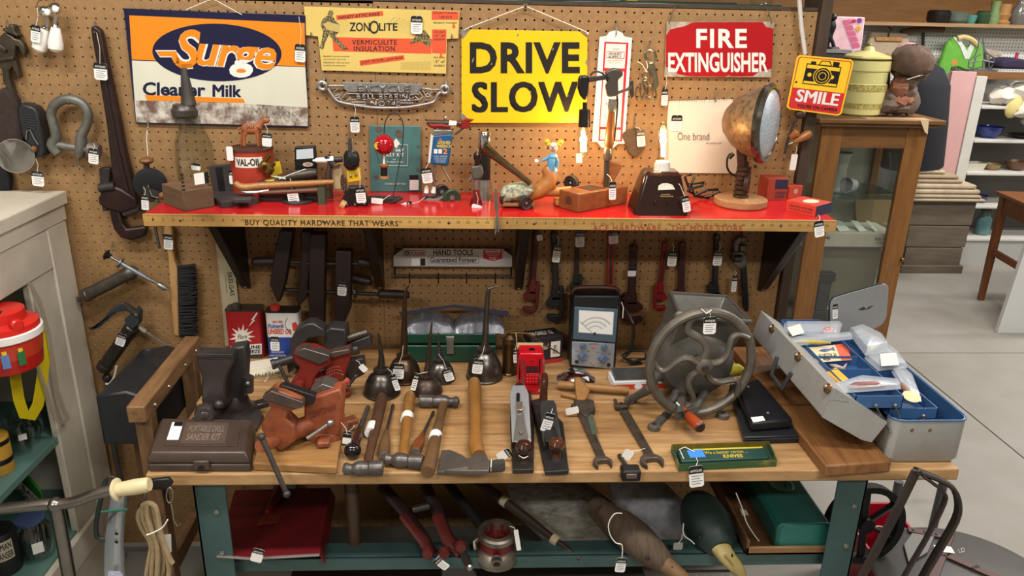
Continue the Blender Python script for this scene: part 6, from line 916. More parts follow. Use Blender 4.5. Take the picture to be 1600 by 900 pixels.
part(t, 'blade', B().prism([H(684, 735, BZ+.012), H(690, 703, BZ+.022), H(703, 702, BZ+.026), H(722, 710, BZ+.03), H(732, 717, BZ+.034), H(745, 707, BZ+.036), H(759, 708, BZ+.036), H(765, 722, BZ+.034), H(764, 735, BZ+.03), H(730, 735, BZ+.03)], (0, 0, -.012)), hd_, .002); part(t, 'poll', haxl((764, 728), (788, 726), .02, .02, [(0, .0135), (1, .0145)], 8), M('#5a5653', .3, .8)); part(t, 'edge_bevel', B().prism([H(684, 736, BZ+.011), H(730, 729, BZ+.03), H(732, 735, BZ+.028)], (0, 0, -.004)), STEEL); part(t, 'handle_eye', haxl((735, 733), (762, 733), .016, .016, [(0, .008), (.5, .012), (1, .008)]), MIDWOOD); part(t, 'tag_loop', htube([(768, 718, .036), (767, 730, .03), (767, 736, .015)], .0012, 6), STRING); ptag(t, 798, 705, 778, 716, 15, hb(790, 715)-.02, (770, 718, hb(770, 720)))
# ---- two bench planes
def hand_plane(label, sole, iron, lever, knob, tote, matsole, matiron, matknob, tags=(), slot=None):
    t = thing('bench_plane', label, 'plane', H(*sole[0], BZ), 'iron bench planes'); part(t, 'sole', hpoly(sole, BZ+.012, .0118), matsole, .002)
    k0 = H(*knob[0], BZ+.012); part(t, 'front_knob', B().lathe([(.014, 0), (.0105, .006), (.0085, .014), (.0125, .022), (.0195, .032), (.020, .040), (.015, .048), (.004, .051)], k0, (0, 0, 1), 26), matknob); part(t, 'knob_base', B().lathe([(.017, -.001), (.015, .003)], k0, (0, 0, 1), 22), matsole)
    part(t, 'cutting_iron', B().prism([H(x, y, BZ+z_) for x, y, z_ in iron], (0, .002, -.004)), matiron, .001); part(t, 'lever_cap', B().prism([H(x, y, BZ+z_) for x, y, z_ in lever], (0, .002, -.005)), M('#a9a7a3', .25, .85) if matiron is not DARK else M('#232323', .35, .4), .0015)
    for pts, r_ in tote: part(t, 'tote', B().tube([H(x, y, BZ+z_) for x, y, z_ in pts], r_, 12), matknob)
    if slot: part(t, 'iron_slot', B().prism([H(x, y, BZ+z_) for x, y, z_ in slot], (0, 0, -.001)), BLACK)
    for tg in tags: ptag(t, *tg)
    return t
KN = M('#2c1711', .15, 0, '#3d2218', 20)
t = hand_plane('bench plane with bright steel blade and lever cap', [(801, 734), (797, 660), (799, 610), (829, 610), (835, 660), (834, 733)], [(800, 690, .03), (797, 615, .075), (801, 602, .082), (820, 602, .082), (826, 615, .075), (830, 690, .03)], [(802, 690, .036), (806, 665, .05), (808, 640, .066), (817, 640, .066), (821, 665, .05), (828, 690, .036)], ((818, 719),), [([(812, 622, .02), (812, 612, .05), (811, 603, .075)], [.012, .010, .011])], M('#26231f', .4, .4, '#39332d', 25), M('#a9acae', .32, .5), KN, slot=[(807, 632, .0705), (807, 614, .0785), (812, 614, .0785), (812, 632, .0705)])
part(t, 'lever_screw', B().lathe([(.005, 0), (.004, .003)], H(814, 676, BZ+.045), (0, -.6, .8), 14), BLACK); part(t, 'lever_catch', B().prism([H(807, 627, BZ+.078), H(817, 627, BZ+.078), H(816, 640, BZ+.072), H(808, 640, BZ+.072)], (0, 0, -.004)), M('#b5a58e', .25, .8), .001); part(t, 'string', htube([(811, 712, .03), (818, 716, .03), (825, 713, .03)], .0012, 5), STRING)
t = hand_plane('bench plane with black japanned blade and rosewood knob', [(852, 737), (840, 680), (830, 625), (845, 622), (880, 660), (889, 735)], [(848, 690, .03), (843, 630, .075), (847, 625, .08), (865, 625, .08), (869, 632, .075), (878, 690, .03)], [(851, 690, .036), (852, 660, .052), (864, 658, .052), (876, 690, .036)], ((869, 715),), [([(849, 625, .03), (850, 610, .06), (851, 596, .085), (851, 586, .093)], [.012, .0095, .0105, .0085])], DARK, DARK, M('#3a1f14', .12, 0, '#55301d', 20), tags=[(861, 646, 851, 674, 16, hb(856, 690)-.02, (862, 628, hb(860, 650)))]); part(t, 'side_wing', hpoly([(830, 625), (842, 622), (858, 690), (850, 695)], BZ+.03, .03), DARK, .002)
# ---- open-end wrenches
def spanner(label, pts_h, w_, jaw1, jaw2, m_, tag=None):
    t = thing('open_end_wrench', label, 'wrench', H(*pts_h[1], BZ), 'large open end wrenches'); a = H(*pts_h[0], BZ+.011); e = H(*pts_h[1], BZ+.011); d = (e-a).normalized(); s_ = V((-d.y, d.x, 0)); part(t, 'shank', B().prism([a-s_*w_, a+s_*w_, e+s_*w_*.85, e-s_*w_*.85], (0, 0, -.009)), m_, .003)
    for (c0, r_, an, gap) in (jaw1, jaw2):
        c = H(*c0, BZ+.014); an = math.radians(an); pts = []
        o = [V((math.cos(an+q)*r_, math.sin(an+q)*r_, 0)) for q in [gap+(2*math.pi-2*gap)*i/18 for i in range(19)]]; dv = V((math.cos(an), math.sin(an), 0)); nv = V((-dv.y, dv.x, 0)); gw = r_*math.sin(gap)*.92
        inner = [o[-1], nv*-gw+dv*r_*.0, nv*-gw*.75-dv*r_*.25, nv*gw*.75-dv*r_*.25, nv*gw+dv*r_*.0]
        part(t, 'jaw', B().prism([c+p for p in o+inner[1:]], (0, 0, -.014)), m_, .002)
    return t
WI = M('#5f564c', .45, .45, '#33291f', 20, .5, .3)
t = spanner('open end wrench with traces of green paint on shank', ((908, 640), (941, 715)), .0125, ((906, 632), .024, 110, .75), ((942, 720), .0235, -80, .75), WI); part(t, 'green_paint', B().prism([H(917, 648, BZ+.0115), H(926, 647, BZ+.0115), H(934, 677, BZ+.0115), H(926, 679, BZ+.0115)], (0, 0, -.0006)), M('#3f5a42', .5, 0, '#4c443c', 50)); part(t, 'jaw_head', hpoly([(896, 625), (910, 620), (928, 625), (930, 640), (916, 650), (902, 640)], BZ+.016, .015), WI, .003); ptag(t, 904, 640, 884, 644, 12, hb(895, 650)-.01, (910, 640, hb(910, 640)), header=False)
t = spanner('larger dark open end wrench with curled lever end', ((975, 640), (1017, 711)), .0125, ((970, 632), .017, 135, .7), ((1019, 718), .029, -80, .72), WI); part(t, 'lever_tail', htube([(961, 625, .01), (965, 637, .012), (978, 636, .012), (986, 622, .014)], [.005, .007, .007, .004]), WI); ptag(t, 985, 704, 975, 720, 16, hb(985, 712)-.02, (1010, 700, hb(1010, 705)), header=False)
t = thing('small_black_latch', 'small black iron latch overhanging the bench front edge', 'latch', H(985, 738, BZ)); part(t, 'strap', htube([(968, 712, .004), (975, 722, .006), (983, 735, .006)], [.006, .005, .006]), IRON); part(t, 'block', B().bb((W(970, 740, -.72).x, -.735, BZ-.018), (W(1000, 740, -.72).x, -.70, BZ+.012)), M('#1e1c1b', .5, .4), .006); part(t, 'lug', B().bb((W(976, 740, -.72).x, -.739, BZ-.006), (W(993, 740, -.72).x, -.733, BZ+.006)), M('#6a5a52', .4, .6), .002)
# ---- cast mill grinder
CI = M('#6d6a63', .5, .45, '#514e48', 10, .5, .3); CIW = M('#7a746a', .42, .6, '#5d574e', 18, .5, .25)
Yw = -.47; t = thing('grain_mill', 'grey cast iron mill with hopper and large curved spoke handwheel', 'grinder', H(1085, 640, BZ)); c = W(1095, 568, Yw); k = S(c); RW = 82*k; zs = 1.055
wheel = [c+V((RW*math.cos(a), .012*math.cos(a), RW*zs*math.sin(a))) for a in [2*math.pi*i/48 for i in range(48)]]
wp_ = part(t, 'handwheel_rim', B().tube(wheel, .0125, 10, True), CIW); hub = c+V((.004, -.012, 0)); part(t, 'hub', B().lathe([(.022, .02), (.022, -.012), (.014, -.016)], hub, (0, 1, 0), 20), CIW); part(t, 'hub_bolt', B().lathe([(.010, 0), (.008, .004)], hub+V((0, -.016, 0)), (0, -1, 0), 12), IRON)
for i in range(5):
    an = math.radians(100+72*i); p_ = []
    for f_ in [.05+.92*j_/11 for j_ in range(12)]: q_ = an + (.42*math.sin(f_*math.pi*2)*-.75); p_.append(hub+V((math.cos(q_)*RW*f_, .012*f_, math.sin(q_)*RW*zs*f_)))
    part(t, 'spoke', B().tube(p_, [.012-.003*j_/11 for j_ in range(12)], 10, flat=.8), CIW)
hd0 = W(1062, 637, Yw-.02); hd1 = W(1094, 668, Yw-.115); part(t, 'crank_handle', axl(hd0, hd1, [(0, .009), (.05, .0125), (.25, .0125), (.27, .0115), (.4, .0115), (.42, .013), (.75, .0155), (.95, .0155), (1, .013)], 18), M('#a8441c', .35, 0, '#7c2f12', 20)); part(t, 'handle_cap', B().lathe([(.0145, 0), (.012, .004)], hd1, hd1-hd0, 16), M('#35241d', .4)); part(t, 'handle_tie', B().tube([hd0+V((-.012, -.004, .018)), hd0+V((.004, -.012, .004)), hd0+V((.014, -.008, -.002))], .0022, 6), WHITE)
Yb = Yw+.10; cb_ = W(1080, 560, Yb+.06); cb_.z = max(cb_.z, BZ+.118); part(t, 'drum', B().lathe([(.035, -.085), (.085, -.075), (.108, -.045), (.115, 0), (.11, .05), (.09, .07), (.03, .075)], cb_, (.15, 1, 0), 36), CI)
z1 = zat(1100, 478, Yb+.06); r0 = [V((cb_.x-.085, cb_.y-.06, cb_.z+.04)), V((cb_.x+.095, cb_.y-.06, cb_.z+.04)), V((cb_.x+.095, cb_.y+.06, cb_.z+.04)), V((cb_.x-.085, cb_.y+.06, cb_.z+.04))]; xa, xm, xb2 = W(1052, 480, Yb+.06).x, 0, W(1157, 480, Yb+.06).x
r1 = [V((xa, cb_.y-.085, z1)), V((xb2, cb_.y-.085, z1-.012)), V((xb2-.012, cb_.y+.085, z1-.004)), V((xa+.01, cb_.y+.085, z1+.006))]; ct = sum(r1, V((0, 0, 0)))/4; cb0 = sum(r0, V((0, 0, 0)))/4; ins = lambda P_, c_, f_, dz=0.: [c_+(p-c_)*f_+V((0, 0, dz)) for p in P_]
part(t, 'hopper', B().rings([r0, r1, ins(r1, ct, .92), ins(r0, cb0, .6, .01)], False), CI, .004, seg=3); part(t, 'hopper_floor', B().face(ins(r0, cb0, .62, .012)), M('#3a3835', .7)); part(t, 'hopper_rim', B().tube(r1, .006, 8, True), CI); part(t, 'hopper_lug', B().ball(W(1062, 494, Yb-.02), .016, (1, .6, 1)), CI)
for pts in ([(1025, 585, Yb+.02), (1012, 610, Yb-.04), (985, 624, None)], [(1060, 615, Yb), (1045, 645, Yb-.06), (1022, 666, None)], [(1085, 615, Yb+.06), (1110, 640, Yb+.06), (1130, 648, None)], [(1110, 600, Yb+.1), (1140, 615, Yb+.12), (1155, 622, None)]):
    P_ = [W(*p) if p[2] is not None else H(p[0], p[1], BZ+.008) for p in pts]; lg = part(t, 'leg', B().tube([cb_+V((0, 0, -.06))]+P_, [.03, .019, .013, .0105], 10), CI); part(lg, 'foot', B().lathe([(.017, -.0078), (.016, .003), (.009, .006)], P_[-1], (0, 0, 1), 16), CI); part(lg, 'bolt', B().lathe([(.006, .004), (.005, .010)], P_[-1], (0, 0, 1), 6), IRON)
part(t, 'shaft', B().cyl(hub, cb_, .014), IRON); part(t, 'brace', B().tube([cb_+V((-.03, -.05, -.08)), H(1062, 650, BZ+.05), H(1085, 640, BZ+.05), cb_+V((.05, -.03, -.09))], .012, 8), CI); ptag(t, 1110, 495, 1108, 522, 20, Yw-.016, (1105, 485)); part(t, 'tie_string', B().tube([W(1096, 483, Yw-.014), W(1104, 490, Yw-.016), W(1112, 484, Yw-.014)], .0016, 6), STRING)
t = thing('painted_float', 'small yellow and green painted fishing float beside the mill', 'float', H(1135, 582, BZ)); a = H(1116, 578, BZ+.02); e = H(1162, 576, BZ+.02); part(t, 'body', axl(a, e, [(0, .004), (.15, .014), (.5, .020), (.85, .015), (1, .004)], 18), M('#c9b32f', .35, 0, '#4d6b2c', 8, .55)); part(t, 'green_band', axl(a+(e-a)*.02, a+(e-a)*.3, [(0, .005), (.4, .0148), (1, .0186)], 18), M('#2c4a24', .4)); part(t, 'sticker', B().lathe([(.005, 0), (.004, .0008)], H(1139, 572, BZ+.037), (0, -.6, .8), 10), CARD)
# ---- black binders, green box, plank
def slab(T, name, pts, z0, h, mat, bev=.002): return part(T, name, B().prism([H(x, y, z0+h) for x, y in pts], (0, 0, -h)), mat, bev)
t = thing('black_binder', 'larger black vinyl binder lying under the other one', 'binder', H(1195, 690, BZ), 'black binders'); slab(t, 'cover', [(1140, 600), (1163, 683), (1251, 680), (1195, 595)], BZ+.001, .022, M('#15161a', .45, 0, '#1d1f24', 30), .003); part(t, 'page_edge', B().prism([H(1162, 688, BZ+.006), H(1250, 685, BZ+.006), H(1250, 684, BZ+.018), H(1162, 687, BZ+.018)], (0, -.002, 0)), M('#5d5f66', .3, .2, '#2c2d33', 60, .5, .6))
t = thing('black_binder', 'upper black binder with two snaps and white price sticker', 'binder', H(1205, 665, BZ+.024), 'black binders'); slab(t, 'cover', [(1150, 602), (1175, 660), (1240, 655), (1185, 590)], BZ+.0245, .028, M('#111216', .35, 0, '#1a1b20', 30), .007)
for x, y in ((1169, 604), (1200, 645)): part(t, 'snap', B().lathe([(.0045, 0), (.003, .002)], H(x, y, BZ+.053), (0, 0, 1), 12), STEEL)
part(t, 'price_sticker', B().face([H(1173, 652, BZ+.0532), H(1192, 650, BZ+.0532), H(1196, 657, BZ+.0532), H(1177, 660, BZ+.0532)]), CARD); part(t, 'price_sticker', B().face([H(1192, 650, BZ+.0533), H(1197, 650, BZ+.0533), H(1200, 656, BZ+.0533), H(1196, 657, BZ+.0533)]), BLACK)
t = thing('green_yellow_carton', 'flattened green and yellow open carton with blue tape in front', 'carton', H(1130, 720, BZ)); GY = M('#2f4f2c', .5, 0, '#a08a2a', 9, .58, sharp=.6)
a, b_, c_, d_ = H(1060, 736, BZ), H(1212, 729, BZ), H(1199, 700, BZ), H(1049, 705, BZ); part(t, 'tray_floor', B().prism([a, b_, c_, d_], (0, 0, .004)), M('#233a33', .5)); 
for p_, q_ in ((a, b_), (b_, c_), (c_, d_), (d_, a)): n_ = (q_-p_).cross(V((0, 0, 1))).normalized()*.0015; part(t, 'tray_side', B().prism([p_, q_, q_+n_, p_+n_], (0, 0, .019)), GY if p_ is not c_ else M('#8a7426', .5, 0, '#3b3d1c', 12))
mid = lambda u, v, z_=.0: a*(1-u)*(1-v)+b_*u*(1-v)+c_*u*v+d_*(1-u)*v+V((0, 0, z_)); part(t, 'inner_packet', B().prism([mid(.04, .2, .004), mid(.94, .2, .004), mid(.94, .8, .004), mid(.04, .8, .004)], (0, 0, .011)), M('#1f3f38', .45), .002); YL = M('#c9b02c', .5); part(t, 'yellow_strip', B().face([mid(.2, .72, .0153), mid(.92, .72, .0153), mid(.92, .8, .0153), mid(.2, .8, .0153)]), YL); lettering(t, 'We a better carton ...', [mid(.3, .66, .0155), mid(.75, .66, .0155), mid(.75, .5, .0155), mid(.3, .5, .0155)], YL); lettering(t, 'KNIVES', [mid(.48, .45, .0155), mid(.68, .45, .0155), mid(.68, .27, .0155), mid(.48, .27, .0155)], YL, bold=.02)
part(t, 'blue_tape', B().prism([mid(.14, .35, .0155), mid(.3, .35, .0155), mid(.29, .75, .0155), mid(.13, .72, .0155)], (0, 0, .0005)), M('#3f86d6', .5)); part(t, 'tie', B().tube([mid(.07, .3, .016), mid(.06, .75, .018), mid(.12, .85, .019), mid(.2, .6, .018)], .0012, 5), STRING); ptag(t, 1087, 728, 1089, 761, 23, -.728, (1088, 715, -.71)) 
t = thing('loose_plank', 'thick worn plank lying lengthwise under the grey tackle box', 'plank', V((2.16, -.4, BZ))); part(t, 'plank', B().prism([H(1291, 728, BZ+.031), H(1394, 721, BZ+.031), V((2.245, -.06, BZ+.031)), V((2.075, -.06, BZ+.031))], (0, 0, -.03)), wood('#8f6238', '#644021', (24, 2.2, 10), 2.6, .5, .3), .004)
# ---- grey cantilever tackle box with blue trays
GRY = M('#a2a19d', .4, .12, '#908f8b', 7, .5, .08); BLU2 = M('#3a608f', .4, .05, '#31547f', 8); RUSTY = M('#6d5142', .6, .3)
t = thing('tackle_box', 'grey metal cantilever tackle box opened to show blue trays', 'tackle box', V((2.32, -.45, BZ)))
X0, X1, Y0, Y1 = 2.262, 2.452, -.690, -.20; th = .003
def ring(x0, x1, y0, y1, z, r_=.028): return ring4(x0, x1, y0, y1, z, r_, 5)
part(t, 'right_half', B().rings([ring(X0+.006, X1-.006, Y0+.006, Y1-.006, BZ+.001), ring(X0, X1, Y0, Y1, BZ+.012), ring(X0, X1, Y0, Y1, BZ+.118), ring(X0+th, X1-th, Y0+th, Y1-th, BZ+.118), ring(X0+th, X1-th, Y0+th, Y1-th, BZ+.008)]), [GRY, BLU2]); 
o_ = t.children[-1].data
for p_ in o_.polygons:
    if p_.index >= 24*3: p_.material_index = 1
part(t, 'right_rim', B().tube(ring(X0, X1, Y0, Y1, BZ+.118), .0025, 6, True), BLU2)
for x in (1425, 1453): q_ = W(x, 672, Y0); part(t, 'rivet', B().lathe([(.005, 0), (.003, .002)], V((q_.x, Y0, q_.z)), (0, -1, 0), 12), RUSTY)
Yf, Yk = -.685, -.19; fa = W(1304, 606, Yf); fb = W(1387, 660, Yf); fc_ = W(1359, 695, Yf); fd = W(1284, 652, Yf); dy = V((0, Yk-Yf, 0)); fm = fc_*.82+fd*.18; fd2 = fd*.8+fa*.2; fcb = fc_*.9+fb*.1
prof = [fa, fb, fcb, fm, fd, fd2]; part(t, 'left_half_shell', B().rings([[p_ for p_ in prof], [p_+dy for p_ in prof]], False), GRY, .003); part(t, 'left_half_end', B().prism(prof, (0, .003, 0)), GRY, .001); part(t, 'left_half_end', B().prism([p_+dy for p_ in prof], (0, -.003, 0)), GRY, .001)
part(t, 'rust_patch', B().face([fa*.96+fb*.04+V((0, -.0008, 0)), fa*.72+fb*.28+V((0, -.0008, -.012)), fa*.6+fd*.4+V((.012, -.0008, 0)), fa*.55+fd*.45+V((0, -.0008, 0))]), M('#9a9a98', .5, .2, '#5f3d2c', 40, .6, sharp=.7))
up_ = (fa-fd).normalized()
for f_ in (.0, .36, .74): q_ = fa*.85+fd*.15+dy*(.04+f_)+V((-.002, 0, 0)); lt = part(t, 'latch', B().lathe([(.013, 0), (.012, .004), (.006, .006)], q_, (-.85, 0, .5), 8), M('#8a6a42', .4, .7, '#5c432b', 30)); part(lt, 'latch_pin', B().ball(q_+V((-.007, 0, .005)), .005), STEEL)
part(t, 'carry_handle', B().tube([fd+dy*.40+V((0, 0, .02)), fd+dy*.42+V((-.012, 0, -.03)), fd+dy*.58+V((-.012, 0, -.03)), fd+dy*.6+V((0, 0, .02))], .006, 8), M('#3a3b3d', .5))
def tray(x0, x1, y0, y1, z0, z1, divs):
    tr = part(t, 'tray', B().bb((x0, y0, z0), (x1, y1, z0+.002)).bb((x0, y0, z0), (x0+.002, y1, z1)).bb((x1-.002, y0, z0), (x1, y1, z1)).bb((x0, y0, z0), (x1, y0+.002, z1)).bb((x0, y1-.002, z0), (x1, y1, z1)), BLU2)
    for y in divs: part(tr, 'divider', B().bb((x0, y, z0), (x1, y+.0015, z1-.003)), BLU2)
    return tr
ZT = .975; tray(2.168, 2.285, -.672, -.19, ZT-.034, ZT, (-.60, -.52, -.44, -.28)); t2 = tray(2.262, 2.385, -.66, -.21, .905, .935, (-.55, -.45, -.33)); part(t2, 'divider', B().bb((2.33, -.44, .905), (2.3315, -.21, .93)), BLU2)
for (xa, za), (xb_, zb_), yy in (((2.215, .955), (2.262, .885), -.676), ((2.262, .955), (2.31, .865), -.676), ((2.345, .92), (2.36, .88), -.664)): a_ = V((xa, yy-.003, za)); e_ = V((xb_, yy-.003, zb_)); ar = part(t, 'cantilever_arm', B().tube([a_, e_], .0055, 6, flat=.35), STEEL); part(ar, 'rivet', B().ball(a_+V((0, -.003, 0)), .0042, seg=8), STEEL); part(ar, 'rivet', B().ball(e_+V((0, -.003, 0)), .0042, seg=8), STEEL)
# things lying in the trays
CLB = M('#cfd6dc', .1, 0, alpha=.38, bump=.6, scale=40)
def bag(label, pts, z0, h, inner=None, note=None, name='zip_bag', grp='clear zip bags in the tackle box'):
    t = thing(name, label, 'plastic bag', H(*pts[0], z0), grp); P_ = [H(x, y, z0) for x, y in pts]; c_ = sum(P_, V((0, 0, 0)))/len(P_)
    part(t, 'bag', B().rings([P_, [c_+(p-c_)*.9+V((0, 0, h*.7+random.uniform(-.002, .003))) for p in P_], [c_+(p-c_)*.45+V((0, 0, h)) for p in P_]]), CLB)
    if inner:
        for a_, e_, r_, m_ in inner: part(t, 'lure', axl(H(*a_, z0+h*.45), H(*e_, z0+h*.45), [(0, r_*.3), (.2, r_), (.7, r_), (1, r_*.3)]), m_)
    if note: part(t, 'paper_note', B().prism([H(x, y, z0+h*1.05) for x, y in note], (0, 0, -.0006)), M('#d8dcc6', .7, 0, '#8f9484', 200, .66, 0, sharp=.6))
    return t
bag('clear bag with pale note and a red bobber at tray back', [(1224, 522), (1310, 526), (1316, 506), (1225, 506)], ZT, .016, [((1285, 518), (1303, 516), .010, M('#b8423c', .3, 0, '#e4dccf', 8, .5, sharp=.9))], [(1230, 512), (1250, 506), (1257, 520), (1238, 525)])
bag('narrow clear bag holding a long yellow lure', [(1228, 530), (1235, 542), (1332, 530), (1330, 521)], ZT+.001, .012, [((1240, 533), (1298, 536), .006, M('#c9b048', .35, 0, '#8d8038', 20))])
bag('clear bag of reddish worms at the front of the tray', [(1302, 602), (1322, 614), (1408, 608), (1406, 596), (1345, 590)], ZT, .014, [((1325, 604), (1385, 601), .010, M('#8a5148', .5, 0, '#6d3d38', 40))])
bag('crumpled clear bag over the right tray edge', [(1325, 520), (1352, 556), (1388, 548), (1378, 530), (1345, 514)], .955, .03)
bag('clear bag with pale handwritten note on the right', [(1350, 560), (1372, 580), (1418, 575), (1402, 552), (1378, 536)], .94, .018, [((1355, 550), (1376, 536), .009, M('#d8d2c0', .4))], [(1375, 553), (1400, 551), (1405, 570), (1377, 572)])
bag('long clear bag slumped toward a round cream label', [(1392, 580), (1418, 622), (1440, 628), (1425, 588), (1408, 576)], .935, .014, [((1405, 598), (1424, 618), .008, M('#8d6a5c', .5))])
t = thing('round_label', 'round cream paper label with handwriting in the lower tray', 'label', H(1424, 621, .95)); part(t, 'disc', B().lathe([(.021, 0), (.021, .0012)], H(1424, 620, .952), (0, -.25, 1), 24), M('#d8bf92', .7, 0, '#8f7a58', 180, .66, sharp=.6))
t = thing('lure_card', 'orange and cream printed lure card in the blue tray', 'card', H(1300, 555, .95)); q = [H(1263, 543, ZT-.01), H(1322, 537, ZT-.01), H(1331, 562, ZT-.01), H(1277, 566, ZT-.01)]; part(t, 'card', B().prism(q, (0, 0, -.001)), M('#d9c49a', .6)); part(t, 'orange_end', B().face([q[0]*.3+q[1]*.7+V((0, 0, .0004)), q[1]+V((0, 0, .0004)), q[2]+V((0, 0, .0004)), q[3]*.3+q[2]*.7+V((0, 0, .0004))]), M('#d4512c', .5)); ql = lambda u, v: (q[0]*(1-u)+q[1]*u)*(1-v)+(q[3]*(1-u)+q[2]*u)*v+V((0, 0, .0006)); lettering(t, 'NEW', [ql(.4, .95), ql(.2, .95), ql(.2, .72), ql(.4, .72)], INKB, bold=.02); lettering(t, 'IT FLOATS', [ql(.62, .7), ql(.15, .7), ql(.15, .5), ql(.62, .5)], INKB, bold=.02); part(t, 'printed_fish', B().face([ql(.2, .3), ql(.35, .18), ql(.55, .22), ql(.64, .1), ql(.64, .4), ql(.55, .32), ql(.35, .42)]), M('#4a5f8c', .5))
t = thing('yellow_packet', 'small yellow paper packet tucked into the blue tray', 'packet', H(1308, 585, .96)); part(t, 'packet', B().prism([H(1292, 581, ZT-.006), H(1306, 574, ZT-.004), H(1326, 592, ZT-.002), H(1311, 598, ZT-.004)], (0, 0, -.003)), M('#e0a32c', .55), .0005)
t = thing('feather_lure', 'white and brown feather lure in the tray compartment', 'lure', H(1310, 572, .95)); part(t, 'body', B().tube([H(1297, 570, .955), H(1306, 572, .96), H(1318, 576, .96), H(1323, 568, .965)], [.002, .005, .005, .001]), M('#d8cdbd', .6, 0, '#7d4a38', 30)); part(t, 'hook', B().tube([H(1318, 576, .957), H(1324, 578, .957), H(1322, 572, .962)], .0008, 5), IRON)
t = thing('grey_metal_lid', 'rounded grey metal lid standing upright behind the tackle trays', 'lid', W(1345, 520, -.16)); Y = -.165
part(t, 'panel', wpoly([(1297, 475), (1300, 468), (1308, 463), (1378, 443), (1385, 444), (1389, 450), (1386, 495), (1381, 506), (1372, 512), (1345, 522), (1297, 520)], Y, .006), M('#8f9090', .42, .1, '#848585', 8), .003); part(t, 'dark_edge', wtube([(1296, 520), (1296, 476), (1300, 467), (1308, 462), (1378, 442)], Y+.003, .003, 6), M('#2d2f31', .5)); part(t, 'scratches', wpoly([(1340, 484), (1350, 479), (1353, 483), (1358, 479), (1366, 477), (1357, 483), (1347, 485)], Y-.0004, .0004), M('#3a3634', .6)); ptag(t, 1305, 475, 1305, 498, 8, Y-.001); part(t, 'support', B().bb((2.30, Y+.006, BZ+.001), (2.44, Y+.012, W(1340, 515, Y).z)), GRY)
# ================================================================ UNDER THE BENCH
Y0_ = -.69
t = thing('red_scoop', 'large dark red sheet metal scoop leaning under the bench', 'scoop', W(410, 890, Y0_)); RS = M('#7a1620', .45, .15, '#5a1a1e', 14, .55, .1); A_ = W(340, 876, Y0_); M_ = W(393, 886, Y0_-.005); E_ = W(500, 876, Y0_); A_.z = max(A_.z, .55); M_.z = max(M_.z, .545); E_.z = max(E_.z, .55); TL, TM, TR = W(366, 768, -.28), W(440, 766, -.26), W(516, 764, -.28)
part(t, 'blade', B().prism([A_, M_, TM, TL], (0, .004, .002)), RS); part(t, 'blade', B().prism([M_, E_, TR, TM], (0, .004, .002)), RS); part(t, 'side_flange', B().prism([E_, TR, TR+V((.012, 0, -.03)), E_+V((.01, 0, -.03))], (.002, 0, 0)), RS); part(t, 'front_lip', B().tube([A_, M_, E_], .0035, 6), M('#8b8580', .4, .5)); ptag(t, 405, 858, 399, 878, 18, Y0_-.03); part(t, 'handle_socket', B().tube([TM+V((0, -.02, .01)), (TM+M_)/2+V((0, -.0, .03))], [.022, .006]), RS); part(t, 'faded_emblem', B().face([p_+V((0, -.004, .006)) for p_ in (A_*.25+M_*.35+TM*.4, M_*.35+E_*.2+TM*.45, M_*.2+E_*.2+TM*.6, A_*.2+M_*.2+TM*.6)]), M('#7a1620', .5, 0, '#7d5a24', 60, .56, sharp=.6))
t = thing('wooden_axe_handle', 'thick wooden axe handle standing under the bench', 'handle', W(557, 876, -.60)); part(t, 'shaft', B().tube([W(548, 745, -.56), W(552, 800, -.58), W(555, 850, -.60), W(557, 876, -.60)], [.019, .018, .016, .021], 12), wood('#4a3526', '#35261a', (20, 20, 2))); part(t, 'ferrule', B().lathe([(.021, 0), (.021, .015)], W(557, 876, -.60), (0, 0, 1), 14), MIDWOOD)
BCR = M('#6d2420', .45, .2, '#4a1815', 20); BCB = M('#2e1a19', .5, .2, '#1d1211', 20)
t = thing('bolt_cutters', 'long dark red bolt cutters with handles crossing under the bench', 'bolt cutters', W(690, 890, -.64)); 
for pts in ([(596, 758, -.5), (632, 800, -.56), (662, 838, -.62), (676, 866, -.64)], [(664, 758, -.5), (684, 800, -.56), (700, 838, -.62), (720, 860, -.64)]): part(t, 'handle', B().tube([W(*p) for p in pts], [.017, .017, .015, .013], 8, flat=.7), BCB); part(t, 'red_arm', B().tube([W(*p)+V((0, -.012, 0)) for p in pts[1:]], [.016, .017, .015], 8, flat=.5), BCR)
part(t, 'cross_pin', B().cyl(W(646, 796, -.58), W(672, 790, -.58), .010), IRON)
for x, y in ((668, 862), (694, 862), (720, 852)): part(t, 'pivot', B().lathe([(.016, 0), (.013, .012)], W(x, y, -.66), (0, -1, 0), 14), BCR)
part(t, 'jaw', wpoly([(690, 885), (715, 880), (738, 888), (746, 902), (742, 915), (690, 912)], -.66, .02), M('#4a4542', .4, .7), .004); part(t, 'jaw_strap', wpoly([(714, 858), (724, 858), (738, 884), (728, 890)], -.67, .008), BCB, .002); part(t, 'jaw_bolt', B().lathe([(.009, 0), (.006, .005)], W(734, 887, -.672), (0, -1, 0), 12), STEEL); ptag(t, 680, 874, 699, 888, 13, -.70, (686, 868))
solo('black_pipe', 'straight black iron pipe slanting under the bench', 'pipe', B().cyl(W(698, 752, -.4), W(752, 822, -.55), .014), M('#1d1c1d', .5, .3))
